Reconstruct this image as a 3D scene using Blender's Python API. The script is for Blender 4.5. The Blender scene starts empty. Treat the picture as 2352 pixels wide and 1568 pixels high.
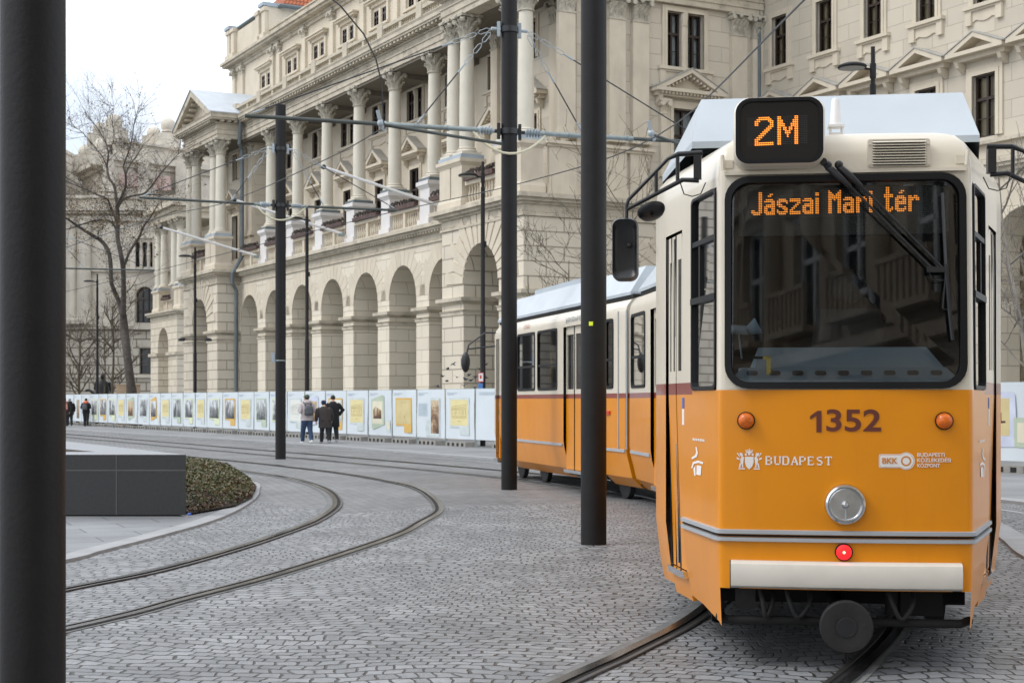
import bpy, bmesh, math, random
from mathutils import Vector, Matrix
R = math.radians
PI = math.pi
sc = bpy.context.scene
random.seed(7)
COL = sc.collection

# ---------------------------------------------------------------- camera, world, sun
CAM_H = 1.6
FPX = 3500.0                      # focal length in pixels of a 2352 px wide picture
cam_d = bpy.data.cameras.new('camera')
cam = bpy.data.objects.new('camera', cam_d)
COL.objects.link(cam)
cam.location = (0, 0, CAM_H)
cam.rotation_euler = (R(90), 0, 0)
cam_d.sensor_width = 36
cam_d.lens = FPX / 2352 * 36
cam_d.shift_y = 136 / 2352
cam_d.clip_start = 0.1
cam_d.clip_end = 3000
cam_d.dof.use_dof = True
cam_d.dof.focus_distance = 10.0
cam_d.dof.aperture_fstop = 9.0
sc.camera = cam

SUN_EL, SUN_AZ = R(48), R(258)    # azimuth clockwise from +Y: the light comes from behind on the left
world = bpy.data.worlds.new('World')
sc.world = world
world.use_nodes = True
wn, wl = world.node_tree.nodes, world.node_tree.links
bg = wn['Background']
bg.inputs[1].default_value = 0.11
sky = wn.new('ShaderNodeTexSky')
sky.sky_type = 'NISHITA'
sky.sun_disc = False
sky.sun_elevation = SUN_EL
sky.sun_rotation = SUN_AZ
tc = wn.new('ShaderNodeTexCoord')
mp = wn.new('ShaderNodeMapping'); mp.inputs['Scale'].default_value = (1.0, 1.0, 2.2)
nz = wn.new('ShaderNodeTexNoise'); nz.inputs['Scale'].default_value = 1.7; nz.inputs['Detail'].default_value = 6
cr = wn.new('ShaderNodeValToRGB')
cr.color_ramp.elements[0].position = 0.30; cr.color_ramp.elements[0].color = (.4, .4, .4, 1)
cr.color_ramp.elements[1].position = 0.52; cr.color_ramp.elements[1].color = (1, 1, 1, 1)
mx = wn.new('ShaderNodeMix'); mx.data_type = 'RGBA'
mx.inputs[7].default_value = (14.4, 15.1, 16.2, 1)      # the overcast layer
wl.new(tc.outputs['Generated'], mp.inputs[0]); wl.new(mp.outputs[0], nz.inputs['Vector'])
wl.new(nz.outputs['Fac'], cr.inputs[0]); # a thinner patch in the cloud, low on the left
dp = wn.new('ShaderNodeVectorMath'); dp.operation = 'DOT_PRODUCT'; dp.inputs[1].default_value = (-.273, .951, .141)
wl.new(tc.outputs['Generated'], dp.inputs[0])
pr = wn.new('ShaderNodeMapRange'); pr.interpolation_type = 'SMOOTHSTEP'; pr.inputs[1].default_value = .9935; pr.inputs[2].default_value = .9995; pr.inputs[3].default_value = 1.0; pr.inputs[4].default_value = .45
wl.new(dp.outputs['Value'], pr.inputs[0])
ml = wn.new('ShaderNodeMath'); ml.operation = 'MULTIPLY'; wl.new(cr.outputs[0], ml.inputs[0]); wl.new(pr.outputs[0], ml.inputs[1])
wl.new(ml.outputs[0], mx.inputs[0])
wl.new(sky.outputs[0], mx.inputs[6]); wl.new(mx.outputs[2], bg.inputs[0])

sun_d = bpy.data.lights.new('sun', 'SUN')
sun_d.energy = 1.5
sun_d.angle = R(20)
sun_d.color = (1, .965, .92)
sun = bpy.data.objects.new('sun', sun_d)
COL.objects.link(sun)
sd = Vector((math.sin(SUN_AZ) * math.cos(SUN_EL), math.cos(SUN_AZ) * math.cos(SUN_EL), math.sin(SUN_EL)))
sun.rotation_euler = sd.to_track_quat('Z', 'Y').to_euler()
sc.view_settings.view_transform = 'Standard'
sc.view_settings.look = 'None'
sc.view_settings.exposure = 0.0
sc.view_settings.gamma = 1.0
sc.view_settings.use_curve_mapping = False
sc.cycles.max_bounces = 8
sc.cycles.transparent_max_bounces = 12

def G(x, y, z=0.0):               # where the ray through pixel (x, y) meets height z
    Y = (CAM_H - z) * FPX / (y - 920)
    return Vector(((x - 1176) * Y / FPX, Y, z))
def at(x, y, Y):                  # the point at depth Y on that ray
    return Vector(((x - 1176) * Y / FPX, Y, CAM_H + (920 - y) * Y / FPX))

# ---------------------------------------------------------------- materials
M = {}
def new_mat(name):
    m = bpy.data.materials.new(name); m.use_nodes = True
    nt = m.node_tree
    return m, nt.nodes, nt.links, nt.nodes['Principled BSDF']
def pm(name, col, rough=.6, metal=0., var=.12, vs=2.5, bump=0., bs=60., coat=0., spec=.5, stain=0., stcol=(.06, .055, .045), zst=(1, 1, .25)):
    m, n, l, b = new_mat(name)
    t = n.new('ShaderNodeTexCoord')
    a = n.new('ShaderNodeTexNoise'); a.inputs['Scale'].default_value = vs; a.inputs['Detail'].default_value = 6
    l.new(t.outputs['Object'], a.inputs['Vector'])
    x = n.new('ShaderNodeMix'); x.data_type = 'RGBA'
    x.inputs[6].default_value = (*[c * (1 - var) for c in col], 1)
    x.inputs[7].default_value = (*[min(1, c * (1 + var)) for c in col], 1)
    rr = n.new('ShaderNodeMapRange'); rr.inputs[1].default_value = .3; rr.inputs[2].default_value = .7
    l.new(a.outputs['Fac'], rr.inputs[0]); l.new(rr.outputs[0], x.inputs[0])
    out = x.outputs[2]
    if stain:
        mpp = n.new('ShaderNodeMapping'); mpp.inputs['Scale'].default_value = zst
        s = n.new('ShaderNodeTexNoise'); s.inputs['Scale'].default_value = 1.6; s.inputs['Detail'].default_value = 8; s.inputs['Roughness'].default_value = .65
        l.new(t.outputs['Object'], mpp.inputs[0]); l.new(mpp.outputs[0], s.inputs['Vector'])
        r2 = n.new('ShaderNodeMapRange'); r2.inputs[1].default_value = .52; r2.inputs[2].default_value = .78; r2.inputs[4].default_value = stain
        l.new(s.outputs['Fac'], r2.inputs[0])
        y = n.new('ShaderNodeMix'); y.data_type = 'RGBA'; y.inputs[7].default_value = (*stcol, 1)
        l.new(r2.outputs[0], y.inputs[0]); l.new(out, y.inputs[6]); out = y.outputs[2]
    l.new(out, b.inputs['Base Color'])
    b.inputs['Roughness'].default_value = rough
    b.inputs['Metallic'].default_value = metal
    b.inputs['Specular IOR Level'].default_value = spec
    if coat:
        b.inputs['Coat Weight'].default_value = coat; b.inputs['Coat Roughness'].default_value = .08
    if bump:
        c = n.new('ShaderNodeTexNoise'); c.inputs['Scale'].default_value = bs; c.inputs['Detail'].default_value = 4
        l.new(t.outputs['Object'], c.inputs['Vector'])
        bb = n.new('ShaderNodeBump'); bb.inputs['Strength'].default_value = bump; bb.inputs['Distance'].default_value = .02
        l.new(c.outputs['Fac'], bb.inputs['Height']); l.new(bb.outputs[0], b.inputs['Normal'])
    M[name] = m
    return m
def blockm(name, col, bw, bh, mortar, mcol, depth=.03, off=.5, stain=.25, rough=.8, var=.06):
    """stone wall with courses: the courses run along x+y so that both directions of a corner carry them"""
    m, n, l, b = new_mat(name)
    t = n.new('ShaderNodeTexCoord')
    s = n.new('ShaderNodeSeparateXYZ'); l.new(t.outputs['Object'], s.inputs[0])
    ad = n.new('ShaderNodeMath'); ad.operation = 'ADD'; l.new(s.outputs[0], ad.inputs[0]); l.new(s.outputs[1], ad.inputs[1])
    cb = n.new('ShaderNodeCombineXYZ'); l.new(ad.outputs[0], cb.inputs[0]); l.new(s.outputs[2], cb.inputs[1])
    k = n.new('ShaderNodeTexBrick')
    k.inputs['Scale'].default_value = 1; k.inputs['Brick Width'].default_value = bw; k.inputs['Row Height'].default_value = bh
    k.inputs['Mortar Size'].default_value = mortar; k.inputs['Mortar Smooth'].default_value = .3; k.offset = off
    k.inputs['Color1'].default_value = (*[c * (1 - var) for c in col], 1)
    k.inputs['Color2'].default_value = (*[c * (1 + var) for c in col], 1)
    k.inputs['Mortar'].default_value = (*mcol, 1)
    l.new(cb.outputs[0], k.inputs['Vector'])
    ns = n.new('ShaderNodeTexNoise'); ns.inputs['Scale'].default_value = .9; ns.inputs['Detail'].default_value = 8
    mpp = n.new('ShaderNodeMapping'); mpp.inputs['Scale'].default_value = (1, 1, .35)
    l.new(t.outputs['Object'], mpp.inputs[0]); l.new(mpp.outputs[0], ns.inputs['Vector'])
    r2 = n.new('ShaderNodeMapRange'); r2.inputs[1].default_value = .45; r2.inputs[2].default_value = .8; r2.inputs[4].default_value = stain
    l.new(ns.outputs['Fac'], r2.inputs[0])
    y = n.new('ShaderNodeMix'); y.data_type = 'RGBA'; y.inputs[7].default_value = (*[c * .5 for c in col], 1)
    l.new(r2.outputs[0], y.inputs[0]); l.new(k.outputs['Color'], y.inputs[6]); l.new(y.outputs[2], b.inputs['Base Color'])
    bb = n.new('ShaderNodeBump'); bb.inputs['Strength'].default_value = 1; bb.inputs['Distance'].default_value = depth; bb.invert = True
    l.new(k.outputs['Fac'], bb.inputs['Height']); l.new(bb.outputs[0], b.inputs['Normal'])
    b.inputs['Roughness'].default_value = rough; b.inputs['Specular IOR Level'].default_value = .25
    M[name] = m
    return m
def glassm(name, tint, amount, rough=.02, refl=1.0):
    """window glass: clear to the degree given, mirror-like at grazing angles"""
    m, n, l, b = new_mat(name)
    n.remove(b)
    o = n['Material Output']
    tr = n.new('ShaderNodeBsdfTransparent'); tr.inputs[0].default_value = (*[c * amount for c in tint], 1)
    g = n.new('ShaderNodeBsdfGlossy'); g.inputs['Roughness'].default_value = rough; g.inputs[0].default_value = (refl, refl, refl, 1)
    f = n.new('ShaderNodeFresnel'); f.inputs[0].default_value = 1.55
    x = n.new('ShaderNodeMixShader')
    l.new(f.outputs[0], x.inputs[0]); l.new(tr.outputs[0], x.inputs[1]); l.new(g.outputs[0], x.inputs[2]); l.new(x.outputs[0], o.inputs[0])
    M[name] = m
    return m
def emit(name, col, s):
    m, n, l, b = new_mat(name)
    b.inputs['Base Color'].default_value = (*col, 1); b.inputs['Emission Color'].default_value = (*col, 1); b.inputs['Emission Strength'].default_value = s
    M[name] = m
    return m

ST = (.59, .525, .42)
pm('stone', ST, .85, var=.07, vs=1.2, bump=.15, bs=25, spec=.25, stain=.25, stcol=(.28, .24, .19))
pm('cornice', (.50, .45, .36), .85, var=.14, vs=1.6, bump=.25, bs=25, spec=.25, stain=.75, stcol=(.12, .11, .085), zst=(1, 1, 1.2))
pm('column_stone', (.62, .58, .49), .8, var=.06, vs=1.5, bump=.1, bs=25, spec=.25, stain=.25, stcol=(.3, .27, .21))
pm('carving', (.47, .435, .36), .9, var=.2, vs=6, bump=.6, bs=18, spec=.2, stain=.6, stcol=(.13, .115, .09))
pm('pale_pedestal', (.64, .62, .60), .8, var=.05, vs=1.5, spec=.25, stain=.2, stcol=(.45, .43, .42))
blockm('ashlar', (.67, .61, .50), 1.35, .56, .012, (.40, .35, .27), .02, stain=.18)
blockm('plain_blocks', (.54, .488, .40), 1.5, .62, .010, (.42, .37, .30), .012, stain=.15)
blockm('rusticated', (.63, .57, .465), 1.6, .58, .026, (.36, .315, .25), .05, stain=.2)
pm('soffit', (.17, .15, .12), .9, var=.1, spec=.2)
pm('zinc', (.34, .40, .45), .55, var=.12, vs=1.2, spec=.4, stain=.3, stcol=(.2, .24, .26))
pm('zinc_dark', (.115, .14, .15), .5, var=.15, spec=.4)
pm('zinc_roof', (.50, .54, .58), .5, var=.07, vs=1.5, spec=.4)
pm('window_frame', (.028, .016, .012), .5, var=.2)
pm('curtain', (.62, .63, .62), .9, var=.15, vs=5)
pm('room_dark', (.03, .03, .032), .9)
glassm('window_glass', (.85, .9, .92), .9, refl=.3)
blockm('roof_tile', (.42, .13, .06), .24, .3, .03, (.14, .045, .025), .04, stain=.3)
pm('cream_wall', (.62, .47, .27), .85, var=.08, spec=.25)
pm('planter_box', (.085, .05, .042), .8, var=.4, vs=8)
pm('pole_paint', (.0105, .010, .0105), .55, var=.15, vs=6, bump=.12, bs=35, spec=.28)
pm('galvanised', (.26, .30, .30), .5, .5, var=.15, vs=8)
pm('pipe_green', (.062, .072, .066), .5, .2, var=.2, vs=4)
pm('insulator', (.33, .38, .41), .3, var=.05)
pm('cable_cream', (.62, .58, .42), .6, var=.08)
pm('wire', (.03, .032, .035), .5, .3)
pm('white_paint', (.78, .78, .78), .45, var=.03)
pm('black_plastic', (.012, .013, .015), .38, var=.2, vs=8)
pm('rubber', (.006, .0065, .0075), .5, var=.15, spec=.25)
pm('concrete', (.27, .26, .24), .9, var=.2, vs=6, bump=.4, bs=50)
pm('slot_dark', (.015, .014, .013), .9)
# ---------------------------------------------------------------- mesh helpers
class MB:
    def __init__(s, fn=None):
        s.v, s.f, s.m, s.fn, s.k = [], [], [], fn, 0
    def add(s, vs, fs, mi=None):
        o = len(s.v)
        s.v += [tuple(s.fn(*p)) if s.fn else tuple(p) for p in vs]
        for f in fs:
            s.f.append([o + i for i in f]); s.m.append(s.k if mi is None else mi)
        return s
    def box(s, x0, x1, y0, y1, z0, z1, mi=None):
        return s.add([(x0, y0, z0), (x1, y0, z0), (x1, y1, z0), (x0, y1, z0), (x0, y0, z1), (x1, y0, z1), (x1, y1, z1), (x0, y1, z1)],
                     [(0, 3, 2, 1), (4, 5, 6, 7), (0, 1, 5, 4), (1, 2, 6, 5), (2, 3, 7, 6), (3, 0, 4, 7)], mi)
    def frus(s, x0, x1, y0, y1, z0, z1, e):      # box whose top is wider by e on each side
        return s.add([(x0, y0, z0), (x1, y0, z0), (x1, y1, z0), (x0, y1, z0), (x0 - e, y0 - e, z1), (x1 + e, y0 - e, z1), (x1 + e, y1 + e, z1), (x0 - e, y1 + e, z1)],
                     [(0, 3, 2, 1), (4, 5, 6, 7), (0, 1, 5, 4), (1, 2, 6, 5), (2, 3, 7, 6), (3, 0, 4, 7)])
    def quad(s, a, b, c, d, mi=None):
        return s.add([a, b, c, d], [(0, 1, 2, 3)], mi)
    def poly(s, pts, mi=None):
        return s.add(pts, [tuple(range(len(pts)))], mi)
    def prism(s, pts, off, mi=None):             # polygon extruded by the vector off
        n = len(pts); q = [(p[0] + off[0], p[1] + off[1], p[2] + off[2]) for p in pts]
        return s.add(list(pts) + q, [tuple(range(n))[::-1], tuple(range(n, 2 * n))] + [(i, (i + 1) % n, n + (i + 1) % n, n + i) for i in range(n)], mi)
    def tube(s, pts, r, n=8, cap=True, mi=None):
        pts = [Vector(p) for p in pts]; k = len(pts)
        rs = r if isinstance(r, (list, tuple)) else [r] * k
        vs, fs = [], []
        prev = None
        for i, p in enumerate(pts):
            d = (pts[min(i + 1, k - 1)] - pts[max(i - 1, 0)])
            if d.length < 1e-9: d = Vector((0, 0, 1))
            d.normalize()
            if prev is None:
                u = d.cross(Vector((0, 0, 1)))
                if u.length < 1e-3: u = d.cross(Vector((1, 0, 0)))
            else:
                u = prev - d * prev.dot(d)
                if u.length < 1e-6: u = d.orthogonal()
            u.normalize(); prev = u; w = d.cross(u)
            for j in range(n):
                a = 2 * PI * j / n
                vs.append(p + (u * math.cos(a) + w * math.sin(a)) * rs[i])
        for i in range(k - 1):
            for j in range(n):
                fs.append((i * n + j, i * n + (j + 1) % n, (i + 1) * n + (j + 1) % n, (i + 1) * n + j))
        if cap:
            fs += [tuple(range(n))[::-1], tuple(range((k - 1) * n, k * n))]
        return s.add(vs, fs, mi)
    def lathe(s, prof, n=16, c=(0, 0, 0), ax='z', mi=None, a0=0.0):
        vs, fs = [], []
        for r, h in prof:
            for j in range(n):
                a = 2 * PI * j / n + a0
                p, q = r * math.cos(a), r * math.sin(a)
                vs.append((c[0] + p, c[1] + q, c[2] + h) if ax == 'z' else (c[0] + p, c[1] + h, c[2] + q) if ax == 'y' else (c[0] + h, c[1] + p, c[2] + q))
        for i in range(len(prof) - 1):
            for j in range(n):
                fs.append((i * n + j, i * n + (j + 1) % n, (i + 1) * n + (j + 1) % n, (i + 1) * n + j))
        if prof[0][0] > 1e-6: fs.append(tuple(range(n)))
        if prof[-1][0] > 1e-6: fs.append(tuple(range((len(prof) - 1) * n, len(prof) * n)))
        return s.add(vs, fs, mi)
    def ball(s, c, rx, ry=None, rz=None, n=10, k=7, mi=None):
        ry = rx if ry is None else ry; rz = rx if rz is None else rz
        vs, fs = [], []
        for i in range(k + 1):
            t = PI * i / k
            for j in range(n):
                a = 2 * PI * j / n
                vs.append((c[0] + rx * math.sin(t) * math.cos(a), c[1] + ry * math.sin(t) * math.sin(a), c[2] + rz * math.cos(t)))
        for i in range(k):
            for j in range(n):
                fs.append((i * n + j, i * n + (j + 1) % n, (i + 1) * n + (j + 1) % n, (i + 1) * n + j))
        return s.add(vs, fs, mi)
    def loft(s, rings, n=14, mi=None):           # rings: cx, cy, z, rx, ry
        vs, fs = [], []
        for cx, cy, z, rx, ry in rings:
            for j in range(n):
                a = 2 * PI * j / n
                ca, sa = math.cos(a), math.sin(a)
                vs.append((cx + rx * math.copysign(abs(ca) ** .8, ca), cy + ry * math.copysign(abs(sa) ** .8, sa), z))
        k = len(rings)
        for i in range(k - 1):
            for j in range(n):
                fs.append((i * n + j, i * n + (j + 1) % n, (i + 1) * n + (j + 1) % n, (i + 1) * n + j))
        fs += [tuple(range(n)), tuple(range((k - 1) * n, k * n))]
        return s.add(vs, fs, mi)
    def build(s, name, mats, parent=None, smooth=False, merge=True):
        me = bpy.data.meshes.new(name)
        me.from_pydata(s.v, [], s.f)
        for m in (mats if isinstance(mats, (list, tuple)) else [mats]):
            me.materials.append(M[m] if isinstance(m, str) else m)
        me.polygons.foreach_set('material_index', s.m)
        bm = bmesh.new(); bm.from_mesh(me)
        if merge: bmesh.ops.remove_doubles(bm, verts=bm.verts, dist=1e-5)
        bmesh.ops.recalc_face_normals(bm, faces=bm.faces)
        bm.to_mesh(me); bm.free()
        if smooth:
            me.shade_smooth()
            if smooth is not True: me.set_sharp_from_angle(angle=R(smooth))
        o = bpy.data.objects.new(name, me); COL.objects.link(o)
        if parent: o.parent = parent
        return o
def tag(o, label=None, cat=None, group=None, kind=None):
    if label: o['label'] = label
    if cat: o['category'] = cat
    if group: o['group'] = group
    if kind: o['kind'] = kind
    return o
def thing(name, loc, label, cat, group=None, rz=0.0):
    o = bpy.data.objects.new(name, None); COL.objects.link(o)
    o.location = loc; o.rotation_euler = (0, 0, rz); o.empty_display_size = .3
    return tag(o, label, cat, group)
def copy_part(o, parent, loc=None):
    c = o.copy(); COL.objects.link(c); c.parent = parent
    if loc is not None: c.location = loc
    for ch in list(o.children): copy_part(ch, c)
    return c
def text_mesh(body, name, mat, parent, size, loc, thick=.003, offset=0., align='CENTER', width=None, rot=(R(90), 0, 0), shear=0.):
    cu = bpy.data.curves.new(name, 'FONT')
    cu.body = body; cu.size = size; cu.extrude = thick / 2; cu.offset = offset; cu.align_x = align; cu.align_y = 'CENTER'; cu.shear = shear
    tmp = bpy.data.objects.new('tmp', cu); COL.objects.link(tmp)
    me = bpy.data.meshes.new_from_object(tmp.evaluated_get(bpy.context.evaluated_depsgraph_get()))
    bpy.data.objects.remove(tmp)
    me.materials.clear(); me.materials.append(M[mat])
    o = bpy.data.objects.new(name, me); COL.objects.link(o); o.parent = parent
    xs = [v.co.x for v in me.vertices]
    if width and xs: me.transform(Matrix.Scale(width / (max(xs) - min(xs)), 4, (1, 0, 0)))
    me.transform(Matrix.Translation(loc) @ Matrix.Rotation(rot[2], 4, 'Z') @ Matrix.Rotation(rot[0], 4, 'X'))
    return o
def skin(name, mat, parent, verts, edges, radii, sub=1):
    me = bpy.data.meshes.new(name); me.from_pydata(verts, edges, [])
    o = bpy.data.objects.new(name, me); COL.objects.link(o)
    md = o.modifiers.new('skin', 'SKIN')
    for i, r in enumerate(radii):
        me.skin_vertices[0].data[i].radius = (r, r) if not isinstance(r, tuple) else r
    me.skin_vertices[0].data[0].use_root = True
    s = o.modifiers.new('sub', 'SUBSURF'); s.levels = s.render_levels = sub
    m2 = bpy.data.meshes.new_from_object(o.evaluated_get(bpy.context.evaluated_depsgraph_get()))
    o.modifiers.clear(); o.data = m2; m2.name = name
    m2.materials.clear(); m2.materials.append(M[mat]); m2.shade_smooth()
    o.parent = parent
    return o
def smooth_line(pts, per=8):                      # Catmull-Rom through the points
    pts = [Vector(p) for p in pts]; out = []
    for i in range(len(pts) - 1):
        p0, p1, p2, p3 = pts[max(i - 1, 0)], pts[i], pts[i + 1], pts[min(i + 2, len(pts) - 1)]
        for k in range(per):
            t = k / per
            out.append(.5 * ((2 * p1) + (p2 - p0) * t + (2 * p0 - 5 * p1 + 4 * p2 - p3) * t * t + (3 * p1 - p0 - 3 * p2 + p3) * t ** 3))
    return out + [pts[-1]]
def strip(mb, line, o0, o1, z, mi=None, z1=None):  # a band between two sideways offsets of a line; z1: give it height
    L = []
    for i, p in enumerate(line):
        d = line[min(i + 1, len(line) - 1)] - line[max(i - 1, 0)]; d.z = 0; d.normalize()
        n = Vector((-d.y, d.x, 0)); L.append((p + n * o0, p + n * o1))
    k = len(L)
    vs = []
    for a, b in L: vs += [(a.x, a.y, z), (b.x, b.y, z)]
    fs = [(2 * i, 2 * i + 1, 2 * i + 3, 2 * i + 2) for i in range(k - 1)]
    if z1 is not None:
        o = len(vs)
        for a, b in L: vs += [(a.x, a.y, z1), (b.x, b.y, z1)]
        fs = [(o + 2 * i, o + 2 * i + 1, o + 2 * i + 3, o + 2 * i + 2) for i in range(k - 1)]
        fs += [(2 * i, 2 * i + 2, o + 2 * i + 2, o + 2 * i) for i in range(k - 1)] + [(2 * i + 1, 2 * i + 3, o + 2 * i + 3, o + 2 * i + 1) for i in range(k - 1)]
        fs += [(0, 1, o + 1, o), (2 * k - 2, 2 * k - 1, o + 2 * k - 1, o + 2 * k - 2)]
    mb.add(vs, fs, mi)
def structure(o, label=None):
    o['kind'] = 'structure'
    return o
# ---------------------------------------------------------------- ground
def ground_mats():
    # small setts laid in slightly wavering rows
    m, n, l, b = new_mat('setts')
    t = n.new('ShaderNodeTexCoord')
    mp = n.new('ShaderNodeMapping'); mp.inputs['Rotation'].default_value = (0, 0, R(6)); l.new(t.outputs['Object'], mp.inputs[0])
    w1 = n.new('ShaderNodeTexNoise'); w1.inputs['Scale'].default_value = .55; w1.inputs['Detail'].default_value = 1
    w2 = n.new('ShaderNodeTexNoise'); w2.inputs['Scale'].default_value = 5; w2.inputs['Detail'].default_value = 2
    l.new(mp.outputs[0], w1.inputs['Vector']); l.new(mp.outputs[0], w2.inputs['Vector'])
    def wob(tex, amt, prev):
        s = n.new('ShaderNodeVectorMath'); s.operation = 'SUBTRACT'; s.inputs[1].default_value = (.5, .5, .5); l.new(tex.outputs['Color'], s.inputs[0])
        k = n.new('ShaderNodeVectorMath'); k.operation = 'SCALE'; k.inputs['Scale'].default_value = amt; l.new(s.outputs[0], k.inputs[0])
        a = n.new('ShaderNodeVectorMath'); a.operation = 'ADD'; l.new(prev, a.inputs[0]); l.new(k.outputs[0], a.inputs[1]); return a.outputs[0]
    co = wob(w2, .12, wob(w1, .9, mp.outputs[0]))
    k = n.new('ShaderNodeTexBrick'); k.inputs['Scale'].default_value = 1; k.inputs['Brick Width'].default_value = .135; k.inputs['Row Height'].default_value = .125
    k.inputs['Mortar Size'].default_value = .011; k.inputs['Mortar Smooth'].default_value = .6; k.offset = .5; k.inputs['Bias'].default_value = 0
    k.inputs['Color1'].default_value = (.165, .170, .177, 1); k.inputs['Color2'].default_value = (.275, .283, .293, 1); k.inputs['Mortar'].default_value = (.028, .026, .021, 1)
    l.new(co, k.inputs['Vector'])
    g = n.new('ShaderNodeTexNoise'); g.inputs['Scale'].default_value = .8; g.inputs['Detail'].default_value = 9; g.inputs['Roughness'].default_value = .62; l.new(t.outputs['Object'], g.inputs['Vector'])
    gr = n.new('ShaderNodeMapRange'); gr.inputs[1].default_value = .3; gr.inputs[2].default_value = .7; gr.inputs[3].default_value = .66; gr.inputs[4].default_value = 1.2; l.new(g.outputs['Fac'], gr.inputs[0])
    mm = n.new('ShaderNodeVectorMath'); mm.operation = 'SCALE'; l.new(k.outputs['Color'], mm.inputs[0]); l.new(gr.outputs[0], mm.inputs['Scale'])
    jn = n.new('ShaderNodeTexNoise'); jn.inputs['Scale'].default_value = 9; jn.inputs['Detail'].default_value = 2; l.new(t.outputs['Object'], jn.inputs['Vector'])
    jr = n.new('ShaderNodeMapRange'); jr.inputs[1].default_value = .46; jr.inputs[2].default_value = .62; jr.inputs[4].default_value = .4; l.new(jn.outputs['Fac'], jr.inputs[0])
    jm = n.new('ShaderNodeMix'); jm.data_type = 'RGBA'; jm.inputs[7].default_value = (.165, .17, .175, 1); l.new(jr.outputs[0], jm.inputs[0]); l.new(mm.outputs[0], jm.inputs[6])
    l.new(jm.outputs[2], b.inputs['Base Color'])
    f = n.new('ShaderNodeTexNoise'); f.inputs['Scale'].default_value = 45; f.inputs['Detail'].default_value = 4; l.new(t.outputs['Object'], f.inputs['Vector'])
    h = n.new('ShaderNodeMath'); h.operation = 'MULTIPLY_ADD'; h.inputs[1].default_value = -1.0
    fs = n.new('ShaderNodeMath'); fs.operation = 'MULTIPLY'; fs.inputs[1].default_value = .35; l.new(f.outputs['Fac'], fs.inputs[0])
    f2 = n.new('ShaderNodeTexNoise'); f2.inputs['Scale'].default_value = 7; f2.inputs['Detail'].default_value = 2; l.new(t.outputs['Object'], f2.inputs['Vector'])
    f3 = n.new('ShaderNodeMath'); f3.operation = 'MULTIPLY_ADD'; f3.inputs[1].default_value = .9; l.new(f2.outputs['Fac'], f3.inputs[0]); l.new(fs.outputs[0], f3.inputs[2])
    l.new(k.outputs['Fac'], h.inputs[0]); l.new(f3.outputs[0], h.inputs[2])
    bb = n.new('ShaderNodeBump'); bb.inputs['Strength'].default_value = .9; bb.inputs['Distance'].default_value = .022; l.new(h.outputs[0], bb.inputs['Height']); l.new(bb.outputs[0], b.inputs['Normal'])
    b.inputs['Roughness'].default_value = .55; b.inputs['Specular IOR Level'].default_value = .5
    M['setts'] = m
ground_mats()
def pave(name, col, bw, bh, rot, mcol, mortar=.008, var=.08, wob=.03):
    m, n, l, b = new_mat(name)
    t = n.new('ShaderNodeTexCoord')
    mp = n.new('ShaderNodeMapping'); mp.inputs['Rotation'].default_value = (0, 0, rot); l.new(t.outputs['Object'], mp.inputs[0])
    k = n.new('ShaderNodeTexBrick'); k.inputs['Scale'].default_value = 1; k.inputs['Brick Width'].default_value = bw; k.inputs['Row Height'].default_value = bh
    k.inputs['Mortar Size'].default_value = mortar; k.inputs['Mortar Smooth'].default_value = .3
    k.inputs['Color1'].default_value = (*[c * (1 - var) for c in col], 1); k.inputs['Color2'].default_value = (*[c * (1 + var) for c in col], 1); k.inputs['Mortar'].default_value = (*mcol, 1)
    l.new(mp.outputs[0], k.inputs['Vector'])
    g = n.new('ShaderNodeTexNoise'); g.inputs['Scale'].default_value = .35; g.inputs['Detail'].default_value = 9; g.inputs['Roughness'].default_value = .65; l.new(t.outputs['Object'], g.inputs['Vector'])
    gr = n.new('ShaderNodeMapRange'); gr.inputs[1].default_value = .3; gr.inputs[2].default_value = .7; gr.inputs[3].default_value = .68; gr.inputs[4].default_value = 1.2; l.new(g.outputs['Fac'], gr.inputs[0])
    mm = n.new('ShaderNodeVectorMath'); mm.operation = 'SCALE'; l.new(k.outputs['Color'], mm.inputs[0]); l.new(gr.outputs[0], mm.inputs['Scale'])
    l.new(mm.outputs[0], b.inputs['Base Color'])
    f = n.new('ShaderNodeTexNoise'); f.inputs['Scale'].default_value = 60; l.new(t.outputs['Object'], f.inputs['Vector'])
    h = n.new('ShaderNodeMath'); h.operation = 'MULTIPLY_ADD'; h.inputs[1].default_value = -1; l.new(k.outputs['Fac'], h.inputs[0]); l.new(f.outputs['Fac'], h.inputs[2])
    bb = n.new('ShaderNodeBump'); bb.inputs['Strength'].default_value = .6; bb.inputs['Distance'].default_value = .008; l.new(h.outputs[0], bb.inputs['Height']); l.new(bb.outputs[0], b.inputs['Normal'])
    b.inputs['Roughness'].default_value = .6
    M[name] = m
pave('plaza_stone', (.19, .193, .197), .24, .12, R(-60), (.075, .073, .068), .010, .16)
pave('sidewalk_stone', (.215, .223, .232), 1.1, .62, R(-24), (.09, .09, .09), .010)
pm('asphalt_smooth', (.21, .215, .22), .75, var=.2, vs=.5, bump=.2, bs=90)
pm('kerb_stone', (.30, .305, .31), .75, var=.1, vs=3, bump=.2, bs=60)
pm('rail_bed', (.15, .152, .15), .85, var=.25, vs=5, bump=.4, bs=70)
pm('rail_steel', (.13, .128, .128), .2, .85, var=.25, vs=1.2)
pm('rail_lip', (.09, .085, .08), .45, .6, var=.3, vs=3)
pm('groove', (.006, .006, .006), .9)

mb = MB(); mb.quad((-400, -150, 0), (400, -150, 0), (400, 700, 0), (-400, 700, 0))
structure(mb.build('plaza_paving', 'plaza_stone'))
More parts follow.
